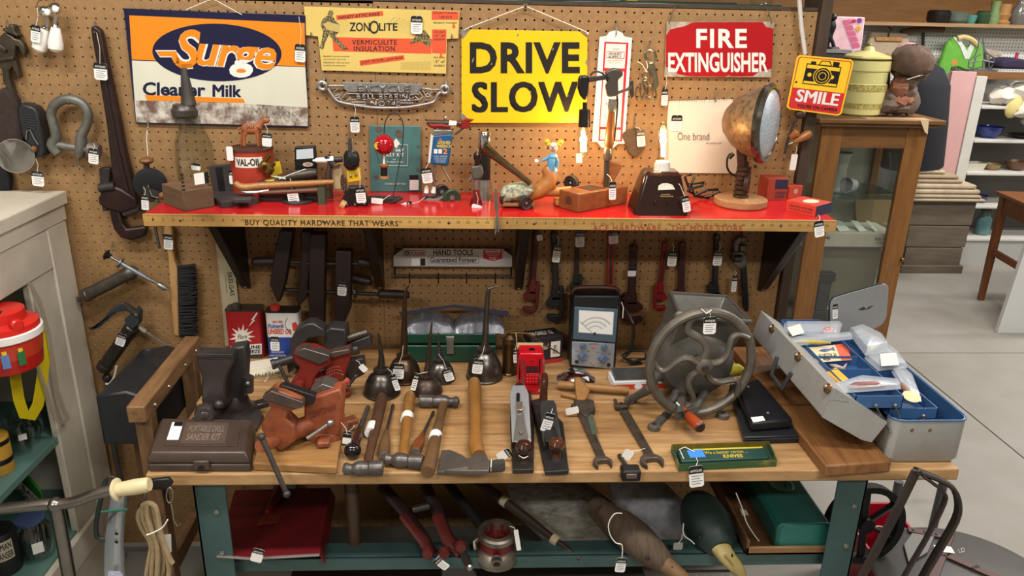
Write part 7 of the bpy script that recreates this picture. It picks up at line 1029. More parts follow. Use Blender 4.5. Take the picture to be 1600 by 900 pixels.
t = thing('hose_nozzle', 'weathered brass and red fire hose coupling on the lower rail', 'coupling', W(776, 880, -.64)); Yn = -.63; c = W(776, 868, Yn); k = S(c); HB = M('#8f877a', .4, .7, '#5e564b', 20, .5, .2); part(t, 'body', B().lathe([(20*k, -.018), (34*k, -.004), (36*k, .01), (33*k, .022), (27*k, .032), (26*k, .06), (30*k, .066), (30*k, .078), (27*k, .082), (20*k, .082), (18*k, .04)], c, (0, -.05, 1), 36), HB); part(t, 'red_band', B().lathe([(26.8*k, .036), (26.8*k, .058)], c, (0, -.05, 1), 36), M('#7d1d1a', .4, .2, '#5a1513', 20)); part(t, 'spout', B().lathe([(.014, 0), (.014, .018), (.009, .018), (.009, .0)], W(776, 874, Yn-.055), (0, -1, -.1), 18), HB); part(t, 'spout_bore', B().lathe([(.009, 0), (.009, .001)], W(776, 874, Yn-.0735), (0, -1, -.1), 16), BLACK)
for i in range(6): an = i*math.pi/3; part(t, 'inner_rib', B().box(c+V((math.cos(an)*17*k, math.sin(an)*17*k, .06)), (.006, .006, .04), rz(math.degrees(an))), M('#6d1b18', .4))
part(t, 'lever', B().tube([c+V((-.04, 0, .06)), c+V((-.058, -.01, .05)), c+V((-.055, -.02, .035))], .006), HB); ptag(t, 806, 828, 811, 860, 7, Yn-.05, (796, 822), header=False)
t = thing('banded_stick', 'brown wooden stick with pale bands lying under the bench', 'stick', W(850, 850, -.6)); a = W(742, 748, -.4); e = W(906, 873, -.66); part(t, 'shaft', B().tube([a, a+(e-a)*.5, e], [.014, .013, .006], 10), wood('#3a2a1e', '#281c13', (3, 3, 3)))
for f_ in (.28, .76): part(t, 'pale_band', B().cyl(a+(e-a)*f_, a+(e-a)*(f_+.05), .0148), M('#b5a98c', .6))
# decoys
def ell(T, name, p, q, prof, mat, sx=1., seg=26): return part(T, name, axl(p, q, prof, seg), mat)
GD = M('#8a857a', .85, 0, '#4a4640', 26, .5, .9, (1, 3, 3)); GD2 = M('#8d8d92', .85, 0, '#5a5a60', 30, .5, .9); BD = M('#5a4938', .8, 0, '#3a2e22', 22, .5, .7, (4, 1, 1))
EP = [(0, .02), (.06, .35), (.2, .75), (.45, 1), (.7, .92), (.88, .6), (.97, .25), (1, .02)]
t = thing('goose_decoy', 'big weathered grey goose decoy body, left of the two', 'decoy', V((1.5, -.38, .51)), 'weathered goose decoys'); part(t, 'body', axl(W(792, 745, -.34), W(985, 862, -.42), [(f_, r_*.105) for f_, r_ in EP], 28), GD); part(t, 'keel', B().box(W(885, 860, -.35), (.12, .03, .02)), GD)
t = thing('goose_decoy', 'smoother slate grey goose decoy body behind the brown head', 'decoy', V((1.72, -.4, .51)), 'weathered goose decoys'); part(t, 'body', axl(W(952, 735, -.36), W(1090, 858, -.46), [(f_, r_*.082) for f_, r_ in EP], 28), GD2); part(t, 'keel', B().box(W(1030, 860, -.4), (.1, .03, .02)), GD2)
t = thing('duck_decoy', 'brown carved duck decoy head hanging over the lower rail', 'decoy', W(1010, 880, -.62)); part(t, 'head', axl(W(940, 795, -.58), W(1052, 892, -.71), [(0, .02), (.08, .026), (.25, .041), (.5, .046), (.75, .037), (.92, .024), (1, .015)], 24), BD); part(t, 'bill', axl(W(1038, 880, -.70), W(1084, 916, -.745), [(0, .022), (.3, .020), (.7, .017), (1, .006)], 16), M('#7a5c38', .6, 0, '#55402a', 20)); part(t, 'neck', axl(W(930, 790, -.5), W(975, 830, -.6), [(0, .03), (1, .044)], 20), BD); part(t, 'nostril', B().ball(W(1050, 886, -.722), .003), BLACK); part(t, 'eye', B().ball(W(1012, 872, -.712), .005), BLACK); part(t, 'string', wtube([(972, 802), (960, 803), (951, 818), (953, 835), (962, 848), (972, 852), (972, 872)], -.69, .0014, 5), STRING); ptag(t, 972, 872, 968, 894, 16, -.70)
t = thing('mallard_decoy', 'dark green mallard decoy head with yellow bill over the rail', 'decoy', W(1110, 870, -.62)); MG = M('#16211f', .5, 0, '#1f3430', 20, .5, .3); c = W(1108, 822, -.60); part(t, 'head', B().tube([W(1090, 790, -.50), W(1098, 806, -.56), W(1108, 824, -.60), W(1120, 845, -.64), W(1127, 858, -.665)], [.045, .062, .0635, .052, .03], 24), MG); part(t, 'bill', B().tube([W(1126, 856, -.665), W(1136, 870, -.69), W(1152, 888, -.71), W(1162, 900, -.72)], [.027, .025, .020, .012], 16, flat=.65), M('#9c8b54', .5, 0, '#7d6e40', 20)); part(t, 'nostril', B().ball(W(1144, 868, -.715), .004, (.6, 1, 1.4)), BLACK)
for x in (1093, 1146): part(t, 'eye', B().ball(W(x, 838, -.655 if x < 1100 else -.60), .005), BLACK)
part(t, 'bill_ridge', B().tube([W(1133, 866, -.705), W(1150, 884, -.728)], .003, 6), M('#8a7946', .5)); part(t, 'string', wtube([(1068, 818), (1068, 835), (1080, 845), (1085, 850)], -.66, .0014, 5), STRING); ptag(t, 1060, 848, 1059, 859, 15, -.66, (1066, 835), header=False, mat=M('#8d8d88', .7))
# teal toolbox on wooden tray
t = thing('wooden_tray', 'shallow wooden tray on the lower shelf beneath the teal toolbox', 'tray', V((2.08, -.5, .515))); TW = wood('#6b4a30', '#4a3220', (3, 20, 20)); xa, xb_ = W(1165, 865, -.668).x, W(1303, 865, -.668).x; part(t, 'floor_board', B().bb((xa, -.668, .5155), (xb_, -.2, .522)), TW)
for n_, (p_, q_) in enumerate((((xa, -.668, .5155), (xb_, -.66, .538)), ((xa, -.668, .5155), (xa+.008, -.2, .56)), ((xb_-.008, -.668, .5155), (xb_, -.2, .535)))): part(t, 'side', B().bb(p_, q_), TW if n_ != 0 else wood('#8c6a45', '#6b4d30', (3, 20, 20)), .001)
part(t, 'finger_hole', B().ball(W(1290, 868, -.67), .004), BLACK)
t = thing('teal_toolbox', 'teal metal toolbox with recessed handle under the bench end', 'toolbox', V((2.1, -.45, .522))); TB = M('#1f5e57', .35, .15, '#18504a', 8); Yq = -.655; P_ = [W(1210, 858, Yq), W(1293, 860, Yq), W(1300, 826, Yq), W(1294, 821, Yq), W(1222, 821, Yq), W(1213, 828, Yq)]; dz = .523-min(p_.z for p_ in P_); P_ = [p_+V((0, 0, dz)) for p_ in P_]
part(t, 'body', B().prism(P_, (-.0, .46, 0)), TB, .006, seg=3); part(t, 'end_panel', B().prism([p_*.86+(sum(P_, V((0, 0, 0)))/6)*.14+V((0, -.0015, 0)) for p_ in P_], (0, .002, 0)), M('#2b6f66', .35, .1), .001); top = max(p_.z for p_ in P_); hx = (P_[3].x+P_[4].x)/2; part(t, 'handle_recess', B().rings([ring4(hx-.035, hx+.035, -.52, -.33, top+.0005, .03, 5), ring4(hx-.03, hx+.03, -.515, -.335, top+.003, .028, 5), ring4(hx-.026, hx+.026, -.51, -.34, top+.0012, .025, 5)]), M('#2a756c', .3, .15)); part(t, 'wire_bail', B().tube([V((hx-.01, -.36, top+.004)), V((hx+.012, -.40, top+.018)), V((hx+.026, -.45, top+.014)), V((hx+.006, -.50, top+.004))], .002, 6), BLACK)
t = thing('paper_tags_string', 'torn strings and paper tags lying beside the teal toolbox', 'string', V((2.03, -.5, .53))); part(t, 'loop', wtube([(1150, 770), (1160, 795), (1166, 815), (1178, 835), (1190, 850)], -.62, .0014, 5), STRING); part(t, 'tag', wpoly([(1156, 795), (1166, 797), (1170, 805), (1160, 806)], -.62, .001), M('#8d8474', .7))
t = thing('low_grey_cabinet', 'dim grey metal drawer box low beneath the bench', 'box', V((1.2, -.4, 0))); part(t, 'body', B().bb((.75, -.55, 0), (1.75, -.25, .285)), M('#4a4945', .6, .2)); part(t, 'lid', B().bb((.745, -.555, .286), (1.755, -.245, .30)), M('#55534e', .6, .2), .003)
t = thing('wire_basket', 'white wire mesh basket on the floor under the decoys', 'basket', V((1.85, -.45, 0))); b = B()
for i in range(9): b.tube([(1.79+.024*i, -.6, .0), (1.79+.024*i, -.6, .40)], .0018, 5)
for i in range(9): b.tube([(1.79, -.6, .03+.045*i), (1.98, -.6, .03+.045*i)], .0018, 5)
part(t, 'mesh_front', b, M('#b5b3ab', .5), stuff=True); part(t, 'rim', B().tube([(1.79, -.6, .41), (1.98, -.6, .41), (1.98, -.3, .41), (1.79, -.3, .41)], .004, 6, True), BLACK); part(t, 'base', B().bb((1.79, -.6, .001), (1.98, -.3, .01)), BLACK)
# ================================================================ LOWER LEFT: handlebar, fender, rope
Yh = -.80; t = thing('chrome_handlebar', 'chrome T shaped handlebar with ivory grip at lower left', 'handlebar', V((W(90, 900, Yh).x, Yh, 0))); NI = M('#8f8a84', .25, .95, '#7a746e', 20)
part(t, 'bar', wtube([(-30, 799), (40, 791), (75, 788), (95, 788), (120, 783), (150, 772), (185, 764)], Yh, .0125, 14), NI); st_ = W(88, 790, Yh); part(t, 'stem', B().cyl(st_, V((W(91, 900, Yh).x+.01, Yh, 0)), .0145), NI); part(t, 'collar', B().ball(W(87, 789, Yh), .0175), NI); part(t, 'grip', axl(W(178, 766, Yh), W(234, 757, Yh), [(0, .019), (.06, .023), (.1, .014), (.2, .0155), (.6, .0175), (.92, .0165), (1, .0135)], 22), M('#d8caa0', .4, 0, '#c5b589', 14)); part(t, 'grip_flange', B().lathe([(.024, 0), (.025, .004), (.018, .006)], W(181, 765, Yh), W(234, 757, Yh)-W(178, 766, Yh), 22), M('#dccfa8', .4)); part(t, 'foot_plate', B().lathe([(.12, 0), (.12, .012), (.03, .03)], V((W(91, 900, Yh).x+.01, Yh, 0)), (0, 0, 1), 24), IRON)
t = thing('black_clamp_hook', 'black leather strap clamp with wire hooks at bench corner', 'strap', W(250, 760, -.76)); part(t, 'strap', wpoly([(226, 752), (262, 748), (270, 757), (258, 766), (220, 766)], -.765, .012), BLACK, .003); part(t, 'rivet', B().lathe([(.006, 0), (.004, .002)], W(234, 758, -.766), (0, -1, 0), 12), BRASS); part(t, 'wire_hook', wtube([(230, 762), (226, 775), (223, 785)], -.772, .0016, 6), STEEL); part(t, 'wire_hook', wtube(oval(265, 774, 5, 12, 16), -.772, .0014, 6, close=True), STEEL); part(t, 'wire_hook', wtube([(267, 786), (270, 800), (271, 812), (277, 822), (282, 818)], -.772, .0014, 6), STEEL)
t = thing('rope_coil', 'hank of braided tan cotton rope hanging below bench corner', 'rope', W(240, 900, -.775)); RP = M('#a8926e', .85, 0, '#8a7555', 90, .5, .8, (1, 1, 1)); Yp = -.78
for i, pts in enumerate(([(222, 792), (216, 806), (222, 825), (236, 850), (232, 880), (224, 930)], [(226, 789), (223, 806), (230, 825), (240, 855), (238, 885), (234, 935)], [(230, 788), (230, 806), (237, 828), (246, 855), (246, 885), (243, 935)], [(235, 788), (237, 806), (243, 828), (252, 855), (256, 880), (252, 905), (246, 930)], [(239, 789), (243, 806), (248, 830), (257, 860), (264, 885), (262, 910), (258, 940)], [(222, 790), (230, 786), (241, 790), (246, 804), (252, 836), (264, 870), (270, 880)])): part(t, 'strand', B().tube([W(x, y, Yp-.006*(i % 3)) for x, y in pts], .0058, 8), RP)
part(t, 'tie', wtube([(229, 836), (240, 832), (254, 824), (262, 812)], Yp-.022, .0016, 6), STRING); part(t, 'ring', wtube(oval(222, 790, 6, 4, 14, -.6), Yp, .003, 6, close=True), IRON); part(t, 'paper_tag', wpoly([(255, 836), (267, 835), (268, 862), (262, 864)], Yp+.01, .001), CARD)
Yq = -.60; t = thing('chrome_fender', 'curved chrome bicycle fender hanging beside the white cabinet', 'fender', W(185, 900, Yq)); b = B(); rr_ = []
for i in range(12):
    y = 772+i*17; x = 187-2.2*math.sin(i/11*3)*4; rr_.append([W(x+u*(13+i*.4), y, Yq-.02*math.cos(u*1.35)-.02*math.sin(i/11*3)) for u in (-1, -.8, -.5, 0, .5, .8, 1)]+[W(x+u*(12+i*.4), y, Yq+.003-.02*math.cos(u*1.35)-.02*math.sin(i/11*3)) for u in (1, .5, 0, -.5, -1)])
part(t, 'fender', b.rings(rr_), M('#b9bcc0', .28, .6))
for y in (834, 847): part(t, 'slot', B().ball(W(182, y, Yq-.041), .0045, (1, .4, 1)), BLACK)
part(t, 'green_stay', wtube([(158, 800), (180, 798), (200, 796)], Yq-.03, .003), M('#1f6a55', .4)); part(t, 'wire_stay', wtube([(165, 750), (160, 770), (153, 800), (150, 825), (153, 840), (165, 843)], Yq, .006, 8), M('#23312c', .5)); part(t, 'hang_clip', wtube([(165, 750), (172, 745), (185, 752), (188, 772)], Yq, .004, 8), IRON); ptag(t, 180, 893, 180, 905, 22, Yq-.05, header=False, mat=M('#9a9cc0', .6, 0, '#d8d8e0', 220, .5, sharp=.8))
# ================================================================ IN THE WHITE CABINET
def cyl_at(x, y, z): return H(x, y, z)
t = thing('toy_bucket', 'red plastic toy bucket with white band and printed figures', 'bucket', V((-.05, -.42, .938))); c = V((W(60, 520, -.42).x-.088, -.42, .938)); BR = M('#c8241d', .3)
part(t, 'body', B().lathe([(.076, 0), (.078, .004), (.087, .082), (.088, .085)], c, (0, 0, 1), 36), BR); part(t, 'clear_side', B().lathe([(.0785, .012), (.0872, .078)], c, (0, 0, 1), 36, cap=False), M('#b8301c', .25, 0, '#c8452a', 20)); part(t, 'white_band', B().lathe([(.0895, .083), (.091, .085), (.091, .102), (.089, .104)], c, (0, 0, 1), 36), WHITE); part(t, 'lid', B().lathe([(.086, .104), (.084, .118), (.06, .126), (.058, .150), (.052, .153)], c, (0, 0, 1), 30), BR); part(t, 'knob', B().lathe([(.013, 0), (.015, .004), (.015, .016), (.011, .02)], c+V((.055, -.035, .125)), (.8, -.6, .1), 18), BR)
for an, m_ in ((.5, M('#5d7fb0', .5)), (.9, M('#2c6b3c', .5)), (.15, M('#d8b23a', .5)), (-.3, M('#d8d2c4', .5))): wrap_patch(t, 'printed_figure', c.x, c.y, .0868, .962, .998, an-.10, an+.10, m_, 4); wrap_patch(t, 'printed_figure', c.x, c.y, .0872, .998, 1.008, an-.06, an+.06, M('#e0b93a', .5), 3)
part(t, 'price_tag', B().box(c+V((.01, -.03, .154)), (.03, .02, .001), rz(20)), BLACK)
def gx(x, y, X=XF+.004): d_ = _ray(x, y); return CAM+d_*((X-CAM.x)/d_.x)
def ribbon(T, name, pts, wpx, mat, X=XF+.012):
    b = B(); rr_ = []
    for i, (x, y) in enumerate(pts):
        p_ = gx(x, y, X); w_ = wpx*S(p_)/2; n = pts[min(i+1, len(pts)-1)]; q_ = pts[max(i-1, 0)]; dx, dy_ = n[0]-q_[0], n[1]-q_[1]; L_ = math.hypot(dx, dy_) or 1; sx, sy = -dy_/L_, dx/L_
        a_ = gx(x+sx*wpx/2, y+sy*wpx/2, X); e_ = gx(x-sx*wpx/2, y-sy*wpx/2, X); n2 = V((.0015, 0, 0)); rr_.append([a_, e_, e_-n2, a_-n2])
    return part(T, name, b.rings(rr_), mat)
t = thing('yellow_ribbon', 'bright yellow ribbon loop hanging from the white cabinet shelf', 'ribbon', gx(50, 655)); ribbon(t, 'loop', [(2, 510), (14, 545), (24, 585), (30, 625), (38, 648), (50, 650), (60, 632), (66, 595), (70, 560), (66, 530), (60, 505)], 17, M('#e8d21c', .4))
t = thing('clear_ribbon', 'translucent plastic strap looped beside the yellow ribbon', 'strap', gx(100, 660)); ribbon(t, 'strap', [(45, 440), (62, 470), (76, 520), (84, 570), (90, 610), (100, 640), (107, 655), (98, 661), (88, 655), (75, 620), (62, 580), (52, 545)], 6, M('#b5a994', .25, 0, alpha=.55), XF+.02)
for i, (x, y, r_, h) in enumerate(((37, 706, .030, .075), (52, 690, .027, .055), (66, 672, .026, .05), (18, 690, .03, .06), (30, 672, .03, .06))):
    c = H(x, y, .626); c.x = min(c.x, XF-.05); t = thing('glass_tumbler', ('front pressed glass tumbler with a tag on the teal shelf', 'small clear tumbler second from the front on teal shelf', 'clear tumbler nearest the cabinet stile on the teal shelf', 'squat clear tumbler left of the tagged one', 'rear clear tumbler in the shadow on teal shelf')[i], 'glass', c, 'glass tumblers in the white cabinet')
    part(t, 'glass', B().lathe([(r_*.75, 0), (r_*.8, .004), (r_, h), (r_*.94, h), (r_*.74, .012), (.001, .011)], c, (0, 0, 1), 24, cap=False), GLASS)
    if i == 0: part(t, 'price_tag', B().box(c+V((.02, -.022, h*.8)), (.02, .001, .018), rz(35)), CARD)
t = thing('yellow_label_can', 'can with yellow and black label on the middle teal shelf', 'can', H(2, 738, .626)); c = V((-.02, -.56, .626)); c = H(0, 735, .626); part(t, 'body', B().lathe([(.036, 0), (.037, .003), (.037, .105), (.035, .108)], c, (0, 0, 1), 28), M('#c79a3a', .4, 0, '#a87d2a', 14)); part(t, 'black_band', B().lathe([(.0374, .03), (.0374, .045)], c, (0, 0, 1), 28, cap=False), BLACK); part(t, 'black_band', B().lathe([(.0374, .085), (.0374, .098)], c, (0, 0, 1), 28, cap=False), BLACK)
c = H(58, 866, .302); t = thing('bit_jar', 'clear glass jar filled with drill bits on the bottom shelf', 'jar', c); part(t, 'glass', B().lathe([(.044, 0), (.047, .006), (.047, .09), (.038, .104), (.038, .118), (.036, .118), (.036, .102), (.044, .088), (.044, .008)], c, (0, 0, 1), 28, cap=False), GLASS)
for i in range(16): an = i*2.4; r_ = .034*math.sqrt((i+.5)/16); part(t, 'drill_bit', B().cyl(c+V((r_*math.cos(an), r_*math.sin(an), .008)), c+V((r_*math.cos(an+.4)*1.0, r_*math.sin(an+.4), .085+.02*random.random())), .0035, seg=8), STEEL if i % 3 else IRON)
part(t, 'price_tag', B().box(c+V((.03, -.036, .05)), (.028, .001, .034), rz(35)), CARD); part(t, 'lid', B().lathe([(.04, .118), (.04, .126), (.036, .128)], c, (0, 0, 1), 24), M('#3d4a6b', .4))
c = H(8, 888, .302); t = thing('black_label_can', 'dark can lettered Woman and Land style label on bottom shelf', 'can', c); t['label'] = 'dark can with cream block lettering on the bottom shelf'; part(t, 'body', B().lathe([(.045, 0), (.046, .004), (.046, .125), (.043, .13)], c, (0, 0, 1), 28), M('#1c1b19', .45)); wrap_patch(t, 'cream_label', c.x, c.y, .0464, .355, .415, -.2, 1.3, M('#b9b096', .6)); wrap_text(t, 'ROMAN', c.x, c.y, .0468, .388, .41, .2, 1.2, BK, bold=.02); wrap_text(t, 'CLEANSER', c.x, c.y, .0468, .36, .382, .0, 1.25, BK, bold=.02)
t = thing('green_bag', 'green and white printed bag reading 50 Off in cabinet', 'bag', V((-.02, -.2, .302))); part(t, 'bag', B().prism([V((-.12, -.20, .302)), V((.0, -.30, .302)), V((.0, -.29, .46)), V((-.11, -.19, .48))], (-.02, .03, 0)), M('#2f8a34', .4), .004); q = [V((-.105, -.2085, .45)), V((-.003, -.2945, .44)), V((-.003, -.2975, .39)), V((-.11, -.208, .40))]; part(t, 'white_print', B().face([p_+V((.004, -.006, 0)) for p_ in q]), WHITE); lettering(t, 'SAVE', [p_+V((.006, -.009, 0)) for p_ in (q[0]*.9+q[3]*.1, q[1]*.9+q[2]*.1, q[1]*.5+q[2]*.5, q[0]*.5+q[3]*.5)], BK, bold=.02); lettering(t, '50 OFF', [p_+V((.006, -.009, 0)) for p_ in (q[0]*.4+q[3]*.6, q[1]*.4+q[2]*.6, q[2], q[3])], BK, bold=.02)
# ================================================================ LOWER RIGHT
DKS = M('#2c2522', .5, .35, '#3d332c', 20); Yb_ = -.79
t = thing('bow_saw_frame', 'dark flat steel bow frame standing in front of the bench end', 'saw frame', V((W(1400, 900, Yb_).x, Yb_, 0))); fl_ = lambda pts, w_, dy=0.: part(t, 'frame_bar', B().tube([W(x, y, Yb_+dy) for x, y in pts], w_, 8, flat=.45), DKS)
fl_([(1432, 735), (1400, 800), (1350, 895), (1300, 990)], .013); fl_([(1432, 735), (1465, 748), (1488, 762), (1497, 785), (1493, 812), (1466, 860), (1440, 905), (1400, 985)], .014, .004); fl_([(1440, 742), (1460, 757), (1474, 768), (1475, 786), (1445, 845), (1412, 902), (1372, 985)], .009, -.006); part(t, 'pivot_bolt', B().lathe([(.008, 0), (.006, .004)], W(1436, 738, Yb_-.012), (0, -1, 0), 12), DKS); part(t, 'screw', B().lathe([(.005, 0), (.003, .003)], W(1438, 746, Yb_-.01), (0, -1, 0), 10), STEEL)
Yw_ = -.45; c = W(1350, 818, Yw_); k = S(c); t = thing('spoked_iron_wheel', 'black cast iron wheel with six wide spokes behind bench leg', 'wheel', c); R_ = 66*k; WH = M('#1d1d1e', .45, .4)
part(t, 'rim', B().lathe([(R_*.84, -.014), (R_, -.016), (R_, .016), (R_*.84, .014), (R_*.84, -.014)], c, (.12, -1, .1), 40, cap=False), WH); part(t, 'hub', B().lathe([(.022, -.02), (.022, .02), (.01, .022)], c, (.12, -1, .1), 20), WH); ax_ = V((.12, -1, .1)).normalized(); u_ = ax_.cross(V((0, 0, 1))).normalized(); v_ = u_.cross(ax_)
for i in range(6): an = i*math.pi/3+.5; d_ = u_*math.cos(an)+v_*math.sin(an); part(t, 'spoke', B().tube([c+d_*.018, c+d_*R_*.88], [.011, .013], 8, flat=.5), WH)
part(t, 'axle', B().cyl(c, c+V((.02, .1, 0)), .011), WH)
t = thing('hand_truck', 'grey tubular hand truck frame standing right of the bench', 'hand truck', V((2.62, -.2, 0))); 
for x in (1405, 1475): p_ = W(x, 752, .1); part(t, 'upright', B().cyl(V((p_.x, .1, 0)), V((p_.x, .1, p_.z-.0)), .016), M('#55565a', .4, .5))
part(t, 'cross_tube', B().cyl(V((W(1405, 752, .1).x, .1, .35)), V((W(1475, 752, .1).x, .1, .35)), .012), M('#55565a', .4, .5)); part(t, 'toe_plate', B().bb((W(1395, 752, .1).x, .0, 0), (W(1485, 752, .1).x, .1, .006)), M('#3d3d40', .5, .4))
for i, (x, y) in enumerate(((1365, 878), (1393, 888))):
    c = H(x, y+35, .12); c = W(x, y, -.25); zb_ = max(.11, c.z-.13); t = thing('glass_bottle', ('clear long neck bottle left in the red crate', 'clear long neck bottle right in the red crate')[i], 'bottle', V((c.x, -.25, zb_)), 'bottles in the red crate'); part(t, 'glass', B().lathe([(.028, 0), (.03, .005), (.03, .07), (.016, .10), (.0135, .15), (.016, .153), (.016, .165), (.013, .165)], (c.x, -.25, zb_), (0, 0, 1), 20, cap=False), GLASS); part(t, 'lip', B().tube([V((c.x+.015*math.cos(a_), -.25+.015*math.sin(a_), zb_+.163)) for a_ in [2*math.pi*j/16 for j in range(16)]], .0025, 6, True), M('#c9b8a0', .2))
xc = W(1378, 880, -.25).x; t = thing('red_crate', 'red plastic bottle crate on the floor beyond the leg', 'crate', V((xc, -.22, 0))); RC = M('#a3122a', .35)
for p_, q_ in (((xc-.1, -.34, 0), (xc+.1, -.33, .26)), ((xc-.1, -.11, 0), (xc+.1, -.10, .27)), ((xc-.1, -.34, 0), (xc-.09, -.10, .25)), ((xc+.09, -.34, 0), (xc+.1, -.10, .25)), ((xc-.1, -.34, 0), (xc+.1, -.10, .1))): part(t, 'side', B().bb(p_, q_), RC, .002)
zd = .33; c = H(1515, 915, zd); t = thing('round_stool_top', 'large round grey disc with riveted brown leather straps', 'disc', V((c.x, c.y, 0))); part(t, 'disc', B().lathe([(.245, -.012), (.255, -.006), (.255, .004), (.245, .01)], c, (0, 0, 1), 56), M('#55524f', .5, .2, '#4a4745', 8)); LS = M('#54291f', .5, 0, '#43201a', 20)
part(t, 'pedestal', B().cyl(V((c.x, c.y, 0)), c, .05), IRON); part(t, 'pedestal_foot', B().lathe([(.16, 0), (.15, .02), (.05, .05)], V((c.x, c.y, 0)), (0, 0, 1), 28), IRON)
for pts in ([(1418, 823), (1468, 832), (1474, 840), (1420, 830)], [(1482, 826), (1493, 832), (1466, 905), (1448, 905)], [(1478, 870), (1486, 866), (1572, 902), (1560, 906)]): 
    z_ = zd+.018; st_ = part(t, 'strap', B().prism([H(x, y, z_) for x, y in pts], (0, 0, -.005)), LS, .001); p0 = H((pts[0][0]+pts[3][0])/2, (pts[0][1]+pts[3][1])/2, z_); p1 = H((pts[1][0]+pts[2][0])/2, (pts[1][1]+pts[2][1])/2, z_)
    for f_ in (.15, .5, .85): part(st_, 'rivet', B().ball(p0+(p1-p0)*f_+V((0, 0, .001)), .005, (1, 1, .5), seg=8), IRON)
q = H(1475, 858, zd+.02); part(t, 'price_tag', B().box(q, (.05, .03, .001), rz(-10)), CARD); part(t, 'grey_flap', B().prism([H(1412, 850, zd+.02), H(1425, 832, zd+.02), H(1460, 838, zd+.02), H(1450, 862, zd+.02), H(1420, 880, zd+.02)], (0, 0, -.006)), M('#6b6863', .5), .002); lettering(t, 'LD', [H(1497, 858, zd+.0112), H(1506, 855, zd+.0112), H(1508, 862, zd+.0112), H(1499, 864, zd+.0112)], M('#b9b6b0', .6))
# ================================================================ BACKGROUND RIGHT: oak display cabinet
OK_ = wood('#8c5f2f', '#6f4722', (14, 14, 1.4), 3, .4, .15); OKT = wood('#7d5630', '#5f3f20', (2, 14, 14), 3, .4, .15)
YO = 1.75; t = thing('oak_display_cabinet', 'oak display cabinet with glass front behind the pegboard end', 'cabinet', V((3.4, 1.95, 0)))
xL0, xL1, xR0, xR1 = W(1270, 300, YO).x, W(1302, 300, YO).x, W(1400, 300, YO).x, W(1431, 300, YO).x; zT = zat(1380, 198, YO); zR = zat(1380, 232, YO)
part(t, 'stile', B().bb((xL0, YO, 0), (xL1, YO+.03, zT)), OK_, .003); part(t, 'stile', B().bb((xR0, YO, 0), (xR1, YO+.03, zT)), OK_, .003); part(t, 'top_rail', B().bb((xL1, YO+.002, zR), (xR0, YO+.028, zT)), OKT, .002); part(t, 'bottom_rail', B().bb((xL1, YO+.002, 0), (xR0, YO+.028, .12)), OKT, .002)
part(t, 'side_glass', B().bb((xL0+.004, YO+.03, 0), (xL0+.008, YO+.42, zT)), GLASS); part(t, 'side_glass', B().bb((xR1-.008, YO+.03, 0), (xR1-.004, YO+.42, zT)), GLASS); part(t, 'rear_post', B().bb((xL0, YO+.42, 0), (xL0+.04, YO+.45, zT)), OK_); part(t, 'rear_post', B().bb((xR1-.04, YO+.42, 0), (xR1, YO+.45, zT)), OK_); part(t, 'back_panel', B().bb((xL0, YO+.45, 0), (xR1, YO+.46, zT)), M('#b0aba0', .7)); part(t, 'cornice', B().bb((xL0-.03, YO-.035, zT), (xR1+.045, YO+.5, zT+.018)), OKT, .006); part(t, 'top_board', B().bb((xL0-.045, YO-.05, zT+.0185), (xR1+.06, YO+.51, zT+.042)), OKT, .004); TZ = zT+.042
part(t, 'glass_pane', B().bb((xL1-.005, YO+.012, .12), (xR0+.005, YO+.015, zR)), GLASS); zs1, zs2, zs3 = zat(1350, 300, YO+.2), zat(1350, 376, YO+.15), zat(1330, 470, YO+.2)
for z_ in (zs1, zs3, .13): part(t, 'glass_shelf', B().bb((xL0+.016, YO+.035, z_-.006), (xR1-.016, YO+.445, z_)), clear('shelf_glass', '#cfe0da', .1))
part(t, 'knob', B().ball(W(1410, 406, YO-.01), .012), BRASS)
YI = YO+.22
def std(name, label, cat, cx, yb_, prof, Y, mat, grp=None, seg=24, extra=None):
    """free standing turned piece: base photo row yb_, prof = (row, half width px)"""
    t_ = thing(name, label, cat, W(cx, yb_, Y), grp); part(t_, 'body', wlathe(cx, prof+[(yb_, prof[-1][1])] if prof[-1][0] != yb_ else prof, Y, seg), mat); return t_
zsx = lambda x, z_, Y: None
c = V((W(1310, 290, YI).x, YI, zs1)); t = thing('white_glass_vase', 'white ruffled glass vase inside the oak cabinet', 'vase', c); part(t, 'body', B().lathe([(.045, 0), (.05, .01), (.035, .08), (.028, .12), (.04, .19), (.052, .22), (.046, .22), (.03, .18)], c, (0, 0, 1), 24), M('#c9c9c2', .2))
c = V((W(1330, 283, YI).x, YI-.05, zs1+.045)); t = thing('cut_glass_goblet', 'cut glass goblet lying on its side in oak cabinet', 'goblet', c); part(t, 'bowl', B().lathe([(.015, 0), (.04, .02), (.045, .07), (.04, .07), (.035, .02)], c, (-.9, -.4, .1), 20), M('#c5c9ca', .08, 0, '#9da3a5', 60, .5, .8)); part(t, 'stem', B().cyl(c, c+V((.09, .04, -.01)), .008), GLASS); part(t, 'foot', B().lathe([(.032, 0), (.03, .004)], c+V((.09, .04, -.01)), (.9, .4, -.1), 20), GLASS)
c = V((W(1392, 292, YI).x, YI, zs1)); t = thing('tall_glass_vase', 'tall clear glass vase at the right inside oak cabinet', 'vase', c); part(t, 'glass', B().lathe([(.04, 0), (.03, .05), (.025, .15), (.045, .22)], c, (0, 0, 1), 20, cap=False), GLASS)
